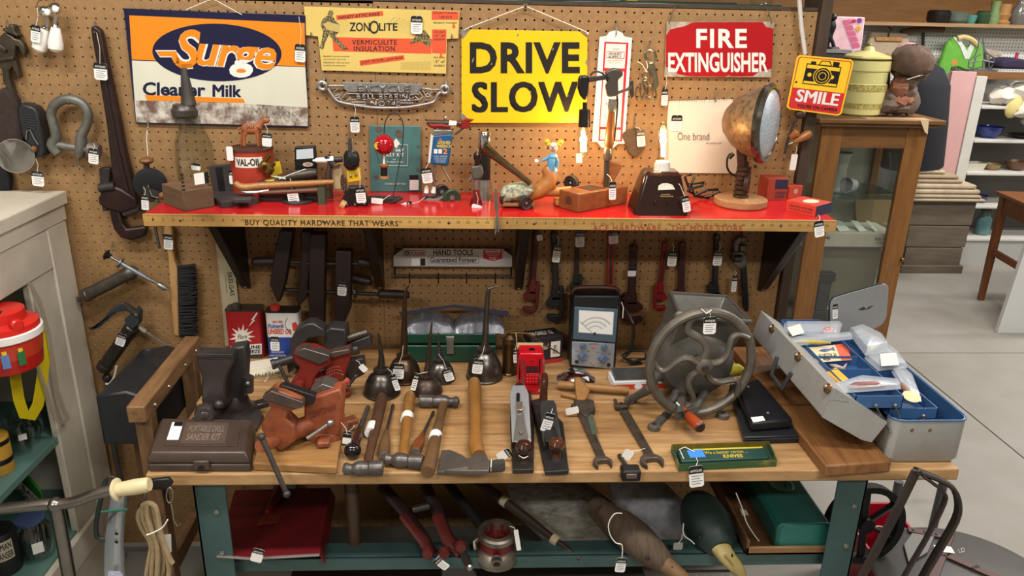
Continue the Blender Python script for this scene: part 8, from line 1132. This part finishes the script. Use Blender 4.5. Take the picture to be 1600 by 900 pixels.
t = thing('brown_paper_packet', 'tan cardboard back board inside the oak cabinet', 'board', V((W(1365, 340, YO+.4).x, YO+.4, zs2))); part(t, 'board', wpoly([(1335, 305), (1395, 303), (1392, 352), (1338, 352)], YO+.4, .01), M('#a08458', .7), .01); part(t, 'stand', B().bb((W(1345, 350, YO+.4).x, YO+.41, zs3), (W(1385, 350, YO+.4).x, YO+.42, zat(1365, 345, YO+.4))), M('#8a7450', .7))
t = thing('stained_carton', 'long white stained cardboard box printed Aug in oak cabinet', 'carton', V((W(1330, 385, YO+.1).x, YO+.1, zs3))); xa, xb_ = xL0+.02, xR1-.03; za, zb_ = zat(1330, 387, YO+.06), zat(1330, 364, YO+.06); part(t, 'box', B().bb((xa, YO+.06, za), (xb_, YO+.3, zb_)), M('#c9c2b4', .7, 0, '#b9ae98', 6), .003); part(t, 'blue_line', B().bb((xa, YO+.059, za+.002), (xb_, YO+.0595, za+.006)), M('#3d4a7a', .6)); wtext(t, 'AUG. 19', 1367, 371, 1383, 376, YO+.058, INKB, bold=.02); wtext(t, '2 DAYS', 1369, 378, 1382, 381, YO+.058, INKB); wtext(t, '1945', 1287, 369, 1297, 374, YO+.058, INKB, bold=.02); part(t, 'stand', B().bb((xa+.05, YO+.1, zs3), (xb_-.05, YO+.28, za)), M('#77705f', .7))
for i, (x, y, w_) in enumerate(((1318, 352, 20), (1345, 358, 14), (1366, 357, 8))): t = thing('folded_paper', ('crumpled white paper left on the stained box', 'white paper scrap in the middle of the stained box', 'small white paper fold at right on the stained box')[i], 'paper', V((W(x, y, YO+.12).x, YO+.12, zb_))); part(t, 'sheet', B().prism([V((W(x-w_/2, y, YO+.12).x, YO+.08, zb_+.002)), V((W(x+w_/2, y, YO+.12).x, YO+.10, zb_+.002)), V((W(x+w_*.3, y, YO+.12).x, YO+.2, zb_+.03)), V((W(x-w_*.5, y, YO+.12).x, YO+.2, zb_+.035))], (0, 0, .002)), WHITE)
t = thing('jewelry_cards', 'white cards and trinkets on the low cabinet shelf', 'cards', V((W(1330, 425, YO+.2).x, YO+.2, zs3))); 
for i, (x, y) in enumerate(((1290, 418), (1340, 412), (1305, 432), (1350, 440), (1318, 448))): q = V((W(x, y, YO+.15).x, YO+.10+.06*(i % 4), zs3+.002+.002*i)); part(t, 'card', B().box(q, (.09, .07, .002), rz(20*i-30)), M('#cfccc2', .7, 0, '#a59f90', 30)); part(t, 'trinket', B().ball(q+V((0, 0, .004)), .02, (1, .7, .25)), M('#8d7d60', .4, .3, '#5d5348', 40))
t = thing('black_jewelry_tray', 'black tray on the low shelf of the oak cabinet', 'tray', V((3.3, YO+.12, .13))); part(t, 'tray', B().bb((W(1285, 440, YO).x, YO+.05, .4), (W(1312, 440, YO).x, YO+.2, .45)), BLACK, .003); part(t, 'stand', B().bb((W(1290, 440, YO).x, YO+.06, .13), (W(1308, 440, YO).x, YO+.19, .4)), M('#2a2a2a', .7))
# on top of the cabinet
c = V((W(1341, 178, YO+.16).x, YO+.16, TZ)); k = S(c); t = thing('cookie_jar', 'pale yellow lidded ceramic jar with gold lace band', 'jar', c); zc = lambda y: zat(1341, y, YO+.16)-zat(1341, 180, YO+.16); YC = M('#d8d08c', .2)
part(t, 'body', B().lathe([(27*k, 0), (31*k, .01), (33*k, zc(150)), (34*k, zc(132)), (32*k, zc(130)), (33*k, zc(112)), (35*k, zc(110)), (34.5*k, zc(95)), (30*k, zc(93))], c, (0, 0, 1), 36), YC); part(t, 'lid', B().lathe([(34*k, zc(93)), (33*k, zc(88)), (16*k, zc(82)), (9*k, zc(80)), (7*k, zc(75)), (4*k, zc(72))], c, (0, 0, 1), 36), YC); GLD = M('#a8923c', .4, .3, '#d8d08c', 120, .5, sharp=.8)
part(t, 'gold_band', B().lathe([(34.2*k, zc(141)), (34.6*k, zc(131))], c, (0, 0, 1), 36, cap=False), GLD); part(t, 'gold_band', B().lathe([(32.2*k, zc(168)), (33.2*k, zc(160))], c, (0, 0, 1), 36, cap=False), GLD); part(t, 'gold_rim', B().lathe([(35.2*k, zc(93)), (35.2*k, zc(91))], c, (0, 0, 1), 36), M('#9c8438', .3, .7)); part(t, 'finial', B().ball(c+V((0, 0, zc(72))), .016, (1.2, 1, .7)), M('#7d6a3c', .4, .5))
STN = M('#7d6d60', .85, 0, '#5a4a40', 22, .5, 1.0); STP = M('#a8684c', .8, 0, '#7d5a48', 26, .5, .8); c = V((W(1407, 180, YO+.12).x, YO+.12, TZ)); zc = lambda y: TZ+.03+zat(1407, y, YO+.12)-zat(1407, 181, YO+.12); X_ = lambda x: W(x, 130, YO+.12).x+.02; YY = YO+.12
t = thing('stone_figure', 'lumpy stone mushroom sculpture of grey and orange rocks', 'sculpture', c)
for i, (x, y, r_, s3, m_) in enumerate(((1385, 174, 13, (1.3, 1, .8), STN), (1405, 176, 14, (1.4, 1, .7), STN), (1424, 170, 14, (1.1, 1, 1.2), STN), (1403, 165, 12, (1.6, 1, .6), STP), (1390, 160, 11, (1.1, 1, 1), STN), (1417, 152, 16, (1, 1, 1), STN), (1398, 145, 13, (1, 1, 1.1), STP), (1411, 135, 15, (1.1, 1, .9), STN), (1405, 122, 14, (1.3, 1, .8), STN), (1424, 124, 11, (1, 1, 1.1), STN))): part(t, 'rock', rough(B().ball(V((X_(x), YY+.02*((i % 3)-1), zc(y))), r_*k*1.05, s3, seg=12), .009), m_)
part(t, 'cap', rough(B().lathe([(.001, 0), (20*k, .004), (29*k, .02), (32*k, .045), (29*k, .09), (20*k, .125), (8*k, .14), (.002, .145)], V((X_(1409), YY, zc(122))), (.05, -.3, 1), 20), .006), M('#6d5442', .85, 0, '#4d3a2e', 26, .5, 1.0)); part(t, 'face_rock', B().ball(V((X_(1414), YY-.06, zc(110))), 11*k, (1.1, .7, .8), seg=12), STP); part(t, 'wire', B().tube([V((X_(1396), YY-.09, zc(131))), V((X_(1408), YY-.11, zc(125))), V((X_(1420), YY-.09, zc(123)))], .003, 6), STRING)
t = thing('paper_sheet', 'curled tan paper sheet under the jar and sculpture', 'paper', V((W(1400, 183, YO).x, YO+.1, TZ))); part(t, 'sheet', B().bb((W(1350, 183, YO).x, YO-.045, TZ+.0005), (W(1450, 183, YO).x, YO+.04, TZ+.002)), M('#b09468', .8)); part(t, 'torn_end', B().prism([V((W(1430, 185, YO).x, YO-.052, TZ+.001)), V((W(1443, 185, YO).x, YO-.052, TZ+.001)), V((W(1442, 200, YO).x, YO-.056, TZ-.07)), V((W(1437, 200, YO).x, YO-.056, TZ-.06))], (0, .002, 0)), M('#c9b48c', .8))
t = thing('ribbed_chrome_heater', 'black ribbed grille with chrome top behind the stone sculpture', 'heater', V((W(1380, 170, YO+.35).x, YO+.35, TZ))); Yg = YO+.33; part(t, 'body', wpoly([(1366, 108), (1392, 108), (1390, 172), (1364, 172)], Yg, .06), BLACK, .004)
for i in range(8): part(t, 'rib', B().cyl(W(1368+i*3.2, 112, Yg-.003), W(1366+i*3.2, 168, Yg-.003), .004, seg=6), M('#4a4a4a', .4, .5))
part(t, 'chrome_top', wpoly([(1367, 92), (1390, 90), (1393, 104), (1390, 110), (1366, 110)], Yg-.01, .08), CHROME, .006)
# pink towel and black statuette on a side shelf beyond the post
Yz = 2.6; t = thing('pink_towel', 'pink printed towel with lips and flowers draped at the back', 'towel', W(1320, 80, Yz)); part(t, 'towel', wpoly([(1289, 25), (1352, 27), (1348, 62), (1345, 80), (1326, 82), (1284, 78)], Yz, .02), M('#e3a7b8', .85, 0, '#f2d6dc', 18, .5, .3), .006)
for i in range(5): flat(t, 'pink_block', [(1316+i*3.2, 32+i*9), (1328+i*3.2, 30+i*9), (1332+i*3.2, 37+i*9), (1320+i*3.2, 40+i*9)], Yz-.002, M('#d0698c', .85)) if i < 5 else None
for x, y, cc in ((1295, 35, '#c22a58'), (1334, 33, '#c22a58'), (1343, 32, '#7a3a9c'), (1341, 45, '#d8a82c')): flat(t, 'printed_motif', oval(x, y, 4, 2.8 if cc == '#c22a58' else 4, 12), Yz-.003, M(cc, .8))
t = thing('back_side_shelf', 'low painted shelf box holding the black statuette', 'shelf', W(1300, 85, Yz-.2)); part(t, 'board', B().bb((W(1270, 78, Yz-.2).x, Yz-.25, zat(1300, 82, Yz-.2)), (W(1325, 78, Yz-.2).x, Yz-.02, zat(1300, 77, Yz-.2))), M('#8c8a84', .6)); part(t, 'dark_case', B().bb((W(1270, 78, Yz-.2).x, Yz-.24, zat(1300, 100, Yz-.2)), (W(1322, 78, Yz-.2).x, Yz-.03, zat(1300, 83, Yz-.2))), M('#3a3a3d', .6)); part(t, 'post', B().bb((W(1275, 78, Yz-.2).x, Yz-.2, 0), (W(1318, 78, Yz-.2).x, Yz-.05, zat(1300, 100, Yz-.2))), M('#55524c', .7))
Yq = Yz-.15; zq = zat(1300, 77, Yz-.2); t = thing('black_statuette', 'slim black figure statuette before the pink towel', 'statuette', V((W(1298, 75, Yq).x, Yq, zq))); P_ = lambda x, y: W(x, y, Yq); b = B(); b.tube([P_(1300, 33), P_(1300, 42), P_(1297, 52), P_(1295, 58)], [.018, .024, .02, .022], 10).tube([P_(1295, 58), P_(1294, 66), P_(1293, 74)], [.016, .011, .012], 8).tube([P_(1296, 58), P_(1301, 66), P_(1303, 74)], [.016, .011, .012], 8).tube([P_(1303, 36), P_(1304, 42), P_(1299, 45)], .008, 8).tube([P_(1298, 34), P_(1296, 26), P_(1298, 21)], .007, 8); part(t, 'figure', b, BLACK); part(t, 'head', B().ball(P_(1302, 27), .022), BLACK); part(t, 'base', B().lathe([(.05, 0), (.045, .012)], V((P_(1298, 75).x, Yq, zq)), (0, 0, 1), 18), BLACK)
# clothes on the white pegboard
Yg = 3.9; t = thing('canvas_garment', 'beige canvas garment on a wooden hanger on white pegboard', 'garment', W(1385, 90, Yg)); part(t, 'cloth', wpoly([(1362, 50), (1420, 53), (1424, 92), (1350, 90)], Yg, .05), M('#b9a68e', .9, 0, '#a5917a', 10), .015); part(t, 'hanger_bar', wpoly([(1368, 58), (1410, 58), (1410, 65), (1369, 64)], Yg-.012, .015), LTWOOD, .003); part(t, 'hook', wtube([(1388, 58), (1390, 50), (1394, 46), (1388, 42)], Yg-.01, .005, 6), IRON); wtext(t, '7 DEL', 1379, 84, 1391, 88, Yg-.002, M('#a5483c', .8))
t = thing('round_black_cloak', 'black cloth draped over a round form behind oak cabinet', 'cloth', W(1445, 180, 3.2)); part(t, 'cloth', axl(V((W(1440, 178, 3.0).x, 3.0, .85)), W(1440, 92, 3.0), [(0, .20), (.4, .2), (.75, .19), (.9, .14), (1, .03)], 24), M('#17181f', .9)); part(t, 'pink_cap', B().ball(W(1418, 82, 3.2), .085, (1, 1, .8)), M('#c9959c', .6)); part(t, 'stand', B().cyl(V((W(1440, 178, 3.0).x, 3.0, 0)), V((W(1440, 178, 3.0).x, 3.0, .87)), .03), IRON)
t = thing('wooden_yoke', 'rough wooden bar hanging on the white pegboard', 'bar', W(1440, 52, 3.95)); part(t, 'bar', wtube([(1408, 51), (1425, 48), (1445, 46), (1475, 46)], 3.95, .022, 8), wood('#7d6248', '#5c4632', (3, 20, 20))); part(t, 'drop_rod', wtube([(1443, 44), (1442, 70), (1440, 88)], 3.96, .012, 8), IRON)
t = thing('green_cardigan', 'bright green child cardigan with white collar on a hanger', 'cardigan', W(1500, 160, 3.8)); GC = M('#6fb544', .85, 0, '#62a53c', 14)
part(t, 'body', wpoly([(1487, 60), (1497, 57), (1512, 75), (1526, 62), (1535, 70), (1540, 105), (1512, 112), (1497, 105), (1480, 108)], 3.85, .04), GC, .012); part(t, 'sleeve', wpoly([(1486, 62), (1480, 70), (1468, 105), (1463, 150), (1470, 162), (1478, 158), (1486, 112), (1492, 80)], 3.83, .05), GC, .014); part(t, 'collar', wpoly([(1489, 58), (1500, 72), (1508, 92), (1514, 92), (1524, 70), (1518, 66), (1511, 80), (1500, 60)], 3.845, .005), M('#dfe2dc', .8, 0, '#9a9da5', 150, .6, sharp=.7)); part(t, 'hanger', wtube([(1496, 60), (1506, 58), (1518, 62), (1527, 70)], 3.84, .02, 8), M('#d0b67c', .5)); flat(t, 'chick_motif', [(1487, 90), (1490, 93), (1497, 94), (1495, 101), (1488, 102), (1485, 97)], 3.848, M('#c98a3c', .8)); part(t, 'cuff', wpoly([(1463, 138), (1470, 136), (1469, 146), (1464, 147)], 3.825, .05), M('#dfe2dc', .8))
t = thing('wire_goose_rack', 'grey wire goose shaped basket in front of the cardigan', 'wire basket', W(1535, 108, 3.6)); b = B(); bt_ = lambda pts: b.tube([W(x, y, 3.6) for x, y in pts], .0055, 6)
bt_([(1530, 60), (1528, 75), (1523, 88), (1514, 95), (1513, 104), (1522, 109), (1545, 109), (1553, 100), (1553, 90), (1545, 85), (1538, 80), (1536, 62), (1533, 54), (1530, 60)]); bt_([(1513, 98), (1535, 94), (1553, 98)]); bt_([(1520, 109), (1524, 90), (1532, 85)]); bt_([(1535, 109), (1537, 90)]); bt_([(1545, 109), (1546, 88)]); part(t, 'wire_frame', b, M('#77797c', .4, .5)); part(t, 'foot', B().bb((W(1515, 109, 3.6).x, 3.55, zat(1535, 111, 3.6)), (W(1552, 109, 3.6).x, 3.65, zat(1535, 109, 3.6))), M('#77797c', .4, .5))
t = thing('floral_cloth', 'small patterned cloth bag hanging on the white pegboard', 'cloth', W(1554, 100, 3.95)); part(t, 'cloth', wpoly([(1540, 76), (1566, 80), (1568, 104), (1545, 102)], 3.93, .04), M('#8c7a6d', .9, 0, '#c5b8a8', 120, .5, sharp=.7), .01)
t = thing('purple_cloth', 'dark purple folded cloth on the white shelf top', 'cloth', W(1583, 108, 3.55)); part(t, 'cloth', wpoly([(1565, 98), (1576, 92), (1592, 91), (1612, 95), (1612, 109), (1564, 108)], 3.5, .2), M('#2d2440', .9), .02); part(t, 'red_peg', wtube([(1587, 92), (1590, 82)], 3.52, .012, 8), M('#a3324c', .5))
# pink board, white shelves
Ys = 3.4; WS = M('#cfcdc6', .5, 0, '#c0bdb5', 6); t = thing('white_shelf_unit', 'open white painted shelf unit with pink side board', 'shelf unit', V((5.4, 3.55, 0))); xs0 = W(1512, 260, Ys).x; zt0 = zat(1530, 112, Ys)
part(t, 'pink_side', B().bb((W(1468, 200, Ys).x, Ys-.02, .25), (W(1506, 200, Ys).x-.004, Ys+.02, zt0)), M('#d0a3a0', .6, 0, '#c29793', 6), .003); part(t, 'side', B().bb((W(1506, 200, Ys).x, Ys-.03, 0), (W(1522, 200, Ys).x, Ys+.36, zt0-.03)), WS, .004); part(t, 'top_rail', B().bb((W(1507, 120, Ys).x, Ys, zat(1550, 124, Ys)), (7.0, Ys+.03, zt0)), wood('#8a6038', '#6b4826', (2, 14, 14)), .002); part(t, 'back', B().bb((xs0, Ys+.35, 0), (7.0, Ys+.36, zt0-.03)), M('#7d7b78', .7)); SH = []
for y in (166, 219, 270, 322, 373): z_ = zat(1555, y, Ys); SH.append(z_); part(t, 'shelf', B().bb((xs0+.01, Ys+.0, z_-.022), (7.0, Ys+.35, z_)), WS, .004)
part(t, 'base_panel', B().bb((xs0+.01, Ys+.01, 0), (7.0, Ys+.03, SH[-1]-.022)), M('#a9a8a4', .5))
def on_shelf(i, x, Y=Ys+.13): return V((W(x, 200, Y).x, Y, SH[i]))
def bowl(name, label, i, x, r_, h, mat, cat='bowl', grp=None, Y=Ys+.13):
    c = on_shelf(i, x, Y); t = thing(name, label, cat, c, grp); part(t, 'bowl', B().lathe([(r_*.5, 0), (r_*.55, .004), (r_*.85, h*.5), (r_, h), (r_*.95, h), (r_*.8, h*.5), (r_*.45, .012), (.001, .011)], c, (0, 0, 1), 28), mat); return t
c = on_shelf(0, 1562); t = thing('crumpled_linen', 'heap of crumpled white linen spilling over the top shelf', 'linen', c); LN = M('#ddd8cc', .9, 0, '#cfc7b8', 12, .5, .4)
for i, (dx, dz, r_, s3) in enumerate(((-.05, .07, .09, (1.3, 1, .8)), (.08, .08, .11, (1.2, 1, .8)), (.2, .07, .1, (1.2, 1, .9)), (.1, .0, .09, (1, .7, 1.5)), (.2, -.06, .1, (1.1, .6, 1.6)))): part(t, 'fold', rough(B().ball(c+V((dx, -.05-.04*(i > 2), dz)), r_, s3, eul(20*i, 10*i, 35*i), 14), .014), LN)
part(t, 'yellow_cloth', B().ball(c+V((-.01, -.12, .0)), .07, (.9, .5, 1.3), eul(0, 20, 0), 12), M('#d8c884', .9))
bowl('blue_glass_bowl', 'deep cobalt blue glass bowl on the second shelf', 1, 1546, .10, .085, M('#1c2c6e', .1, 0, '#24387f', 20)); bowl('black_dish', 'shallow black dish at the right of second shelf', 1, 1600, .1, .03, BLACK, 'dish')
bowl('tan_bowl', 'round tan striped mixing bowl on the third shelf', 2, 1563, .066, .045, M('#a88a5c', .4, 0, '#8c6f44', 20)); bowl('brown_bowl', 'brown stoneware bowl at the right of third shelf', 2, 1602, .085, .07, M('#6b4a2e', .35))
c = on_shelf(2, 1531); t = thing('white_loaf_dish', 'white rectangular baking dish on the third shelf', 'dish', c); part(t, 'dish', B().rings([ring4(c.x-.075, c.x+.075, c.y-.05, c.y+.05, c.z+.001), ring4(c.x-.088, c.x+.088, c.y-.06, c.y+.06, c.z+.055), ring4(c.x-.082, c.x+.082, c.y-.054, c.y+.054, c.z+.055), ring4(c.x-.07, c.x+.07, c.y-.045, c.y+.045, c.z+.012)]), M('#c9c4b4', .3))
for i, x in enumerate((1522, 1543, 1556)): c = on_shelf(3, x); t = thing('blue_cut_dish', ('dark blue cut glass dish, left on the fourth shelf', 'tallest dark blue cut glass dish on fourth shelf', 'dark blue cut glass dish, right on fourth shelf')[i], 'dish', c, 'blue glass dishes'); part(t, 'dish', B().lathe([(.035, 0), (.05, .02), (.062, .055+.015*(i == 1)), (.056, .055), (.03, .015)], c, (0, 0, 1), 12), M('#1d2a55', .12, 0, '#2c3c6e', 40))
for i, x in enumerate((1527, 1572)): c = on_shelf(4, x); t = thing('canning_jar', ('aqua canning jar with a tag on the bottom shelf', 'aqua canning jar behind the table leg')[i], 'jar', c, 'aqua canning jars'); part(t, 'glass', B().lathe([(.05, 0), (.055, .01), (.055, .13), (.035, .16), (.035, .185), (.032, .185)], c, (0, 0, 1), 22), M('#54777a', .1, 0, '#6b8d8f', 14)); part(t, 'lid', B().lathe([(.038, .185), (.038, .2), (.034, .203)], c, (0, 0, 1), 20), GREYIRON)
# crate with linens
t = thing('plank_crate', 'grey weathered plank chest under folded canvas', 'chest', V((4.75, 3.35, 0))); Yc = 3.18; GW = wood('#6d6152', '#544a3e', (2, 20, 12), 2.5, .7, .3)
xa, xb_ = W(1418, 380, Yc).x, W(1507, 380, Yc).x; zz_ = [.02, .2, .37, .56]
for i in range(3): part(t, 'plank', B().bb((xa-.012*i, Yc, zz_[i]+.003), (xb_+.012*i, Yc+.19, zz_[i+1]-.003)), GW, .004)
part(t, 'base_rail', B().bb((xa-.02, Yc-.02, 0), (xb_+.02, Yc+.19, .06)), GW, .003); ZC = .557
for i, (x0, x1, h, cc, lab) in enumerate(((1408, 1536, .05, '#a8997f', 'lowest grey-brown canvas sheet folded on the chest'), (1412, 1530, .07, '#c2b196', 'cream canvas sheet folded across the chest middle'), (1425, 1505, .06, '#a8957a', 'tan folded canvas lying higher on the stack'), (1432, 1480, .06, '#cbb99c', 'small pale folded linen topping the canvas stack'))):
    t = thing('folded_canvas', lab, 'folded cloth', V((4.75, Yc+.2, ZC)), 'folded canvas stack'); xa2, xb2_ = W(x0, 330, Yc-.03).x, W(x1, 330, Yc-.03).x; part(t, 'fold', B().bb((xa2, Yc-.04+.04*i, ZC+.001), (xb2_, Yc+.18, ZC+h*.48)), M(cc, .9, 0, '#8d7d66', 5, .62, .3), .012); part(t, 'fold', B().bb((xa2+.02, Yc-.03+.04*i, ZC+h*.52), (xb2_-.03, Yc+.17, ZC+h)), M(cc, .9, 0, '#8d7d66', 5, .62, .3), .012); ZC += h+.001
t = thing('floral_cushion', 'red floral round cushion on the canvas stack', 'cushion', V((W(1440, 262, Yc+.1).x, Yc+.1, ZC))); part(t, 'cushion', B().ball(V((W(1438, 260, Yc+.1).x, Yc+.1, ZC+.085)), .13, (1.3, .6, .65)), M('#cdbba0', .9, 0, '#a03c3c', 45, .52, sharp=.7)); part(t, 'piping', B().tube([V((W(1438, 260, Yc+.2).x+.168*math.cos(a), Yc+.2+.02, ZC+.085+.084*math.sin(a))) for a in [2*math.pi*i/24 for i in range(24)]], .005, 6, True), M('#b09a80', .9))
# table and white panel at the right edge
TBW = wood('#7d4a26', '#5f3517', (12, 12, 2), 3, .4); P0 = H(1556, 298, .757); u_ = (H(1600, 317, .757)-P0).normalized(); v_ = V((-u_.y, u_.x, 0)); v_ = v_ if v_.x > 0 else -v_
t = thing('wooden_side_table', 'brown wooden table with tapered legs at the right edge', 'table', V((P0.x, P0.y, 0))); tp_ = lambda a, b_, z_: P0+u_*a+v_*b_+V((0, 0, z_-.757)); sq = lambda a0, b0, a1, b1, z_: [tp_(a0, b0, z_), tp_(a1, b0, z_), tp_(a1, b1, z_), tp_(a0, b1, z_)]
part(t, 'top', B().prism(sq(0, 0, .5, .9, .733), (0, 0, .024)), TBW, .003); part(t, 'apron', B().prism(sq(.04, .03, .46, .05, .62), (0, 0, .113)), TBW, .002); part(t, 'apron', B().prism(sq(.03, .04, .05, .86, .62), (0, 0, .113)), TBW, .002); part(t, 'stretcher', B().prism(sq(.06, .035, .46, .055, .33), (0, 0, .045)), TBW, .002)
for dx in (.02, .43):
    for dy_ in (.02, .83): part(t, 'leg', B().rings([sq(dx+.008, dy_+.008, dx+.042, dy_+.042, 0), sq(dx, dy_, dx+.05, dy_+.05, .733)]), TBW, .002)
t = thing('leaning_board', 'plain white board leaning upright at the right picture edge', 'panel', V((4.75, 2.1, 0))); xw = W(1558, 520, 2.0).x; part(t, 'board', B().prism([V((xw, 2.0, 0)), V((xw+.7, 2.0, 0)), V((xw+.7, 2.0, .75)), V((xw+.05, 2.0, .62))], (0, .03, 0)), M('#c9c9c8', .5), .002)
# pottery on the ledge above the white pegboard
ZL = 1.795; Yl = 3.95
def pot(name, label, x, prof, mat, cat='pot'):
    k = S(W(x, 20, Yl)); c = V((W(x, 28, Yl).x, Yl, ZL)); t = thing(name, label, cat, c, None); part(t, 'body', B().lathe([(r_*k, z_*k) for r_, z_ in prof], c, (0, 0, 1), 22), mat); return t
pot('black_ceramic_pot', 'wide black ceramic pot, leftmost on the high ledge', 1466, [(14, 0), (17, 5), (17, 16), (14, 19), (12, 19)], BLACK); pot('stoneware_crock', 'grey green stoneware crock beside the black pot', 1494, [(14, 0), (17, 4), (17, 14), (13, 17), (11, 17)], M('#5c6a60', .4, 0, '#4a574f', 20)); pot('turquoise_dish', 'small turquoise pottery dish on the ledge', 1517, [(6, 0), (8, 5), (9, 12), (7, 13)], M('#4f8f88', .35)); pot('green_vase', 'dark green glazed vase on the ledge', 1535, [(8, 0), (11, 6), (11, 14), (8, 18), (9, 19)], M('#2f4a34', .3)); pot('tall_green_vase', 'tall speckled green vase reaching the picture top', 1552, [(8, 0), (9, 8), (6, 22), (7, 34)], M('#7d9460', .5, 0, '#6a8050', 30)); pot('wooden_candle_holder', 'turned tan wooden candle holder on the ledge', 1567, [(11, 0), (12, 3), (8, 6), (11, 14), (9, 16), (9, 30)], LTWOOD, 'candle holder'); pot('grey_glass_bottle', 'smoky grey glass bottle at the right picture edge', 1591, [(10, 0), (13, 8), (13, 20), (6, 30), (5, 36)], M('#6b6a66', .1), 'bottle')
# on the pegboard's top edge
t = thing('green_garden_hose', 'dark green and black hoses lying along the pegboard top', 'hose', W(900, 8, .02)); part(t, 'hose', B().tube([W(640, 1, .03), W(780, 3, .03), W(900, 9, .03), W(1000, 8, .03), W(1080, 11, .03), W(1220, 14, .03)], .011, 10), M('#1d3a2c', .4)); part(t, 'hose', B().tube([W(560, -1, .045), W(760, 6, .045), W(905, 5, .045), W(1060, 8, .045), W(1150, 10, .045)], .010, 10), M('#24282a', .4))
t = thing('clear_bulb_shade', 'clear glass shade lying on the pegboard top', 'shade', W(1190, 10, .06)); part(t, 'glass', B().ball(W(1190, 2, .07), .028, (1.2, 1, .9)), GLASS)
for i, (x, w_, cc, lab) in enumerate(((985, 14, '#c8a012', 'yellow box on top of the pegboard'), (958, 12, '#c9c6bc', 'white box on top of the pegboard'), (912, 22, '#8d1c1c', 'dark red box on top of the pegboard'))): c = W(x, 4, .10); t = thing('stored_box', lab, 'box', V((c.x, .1, 1.846)), 'boxes on the pegboard top'); part(t, 'carton', B().bb((c.x-w_*.0012, .07, 1.846), (c.x+w_*.0012, .13, 1.92)), M(cc, .5), .002); part(t, 'top_flap', B().bb((c.x-w_*.0012, .07, 1.9205), (c.x+w_*.0012, .13, 1.9225)), M(cc, .5))
t = thing('conduit_pipe', 'thin white conduit running down beside the pegboard post', 'conduit', W(1255, 80, -.03)); part(t, 'pipe', B().tube([W(1248, -12, -.03), W(1252, 40, -.03), W(1258, 85, -.03)], .006, 8), M('#c9c7c2', .4)); part(t, 'clip', B().box(W(1255, 60, -.025), (.02, .012, .006)), STEEL)
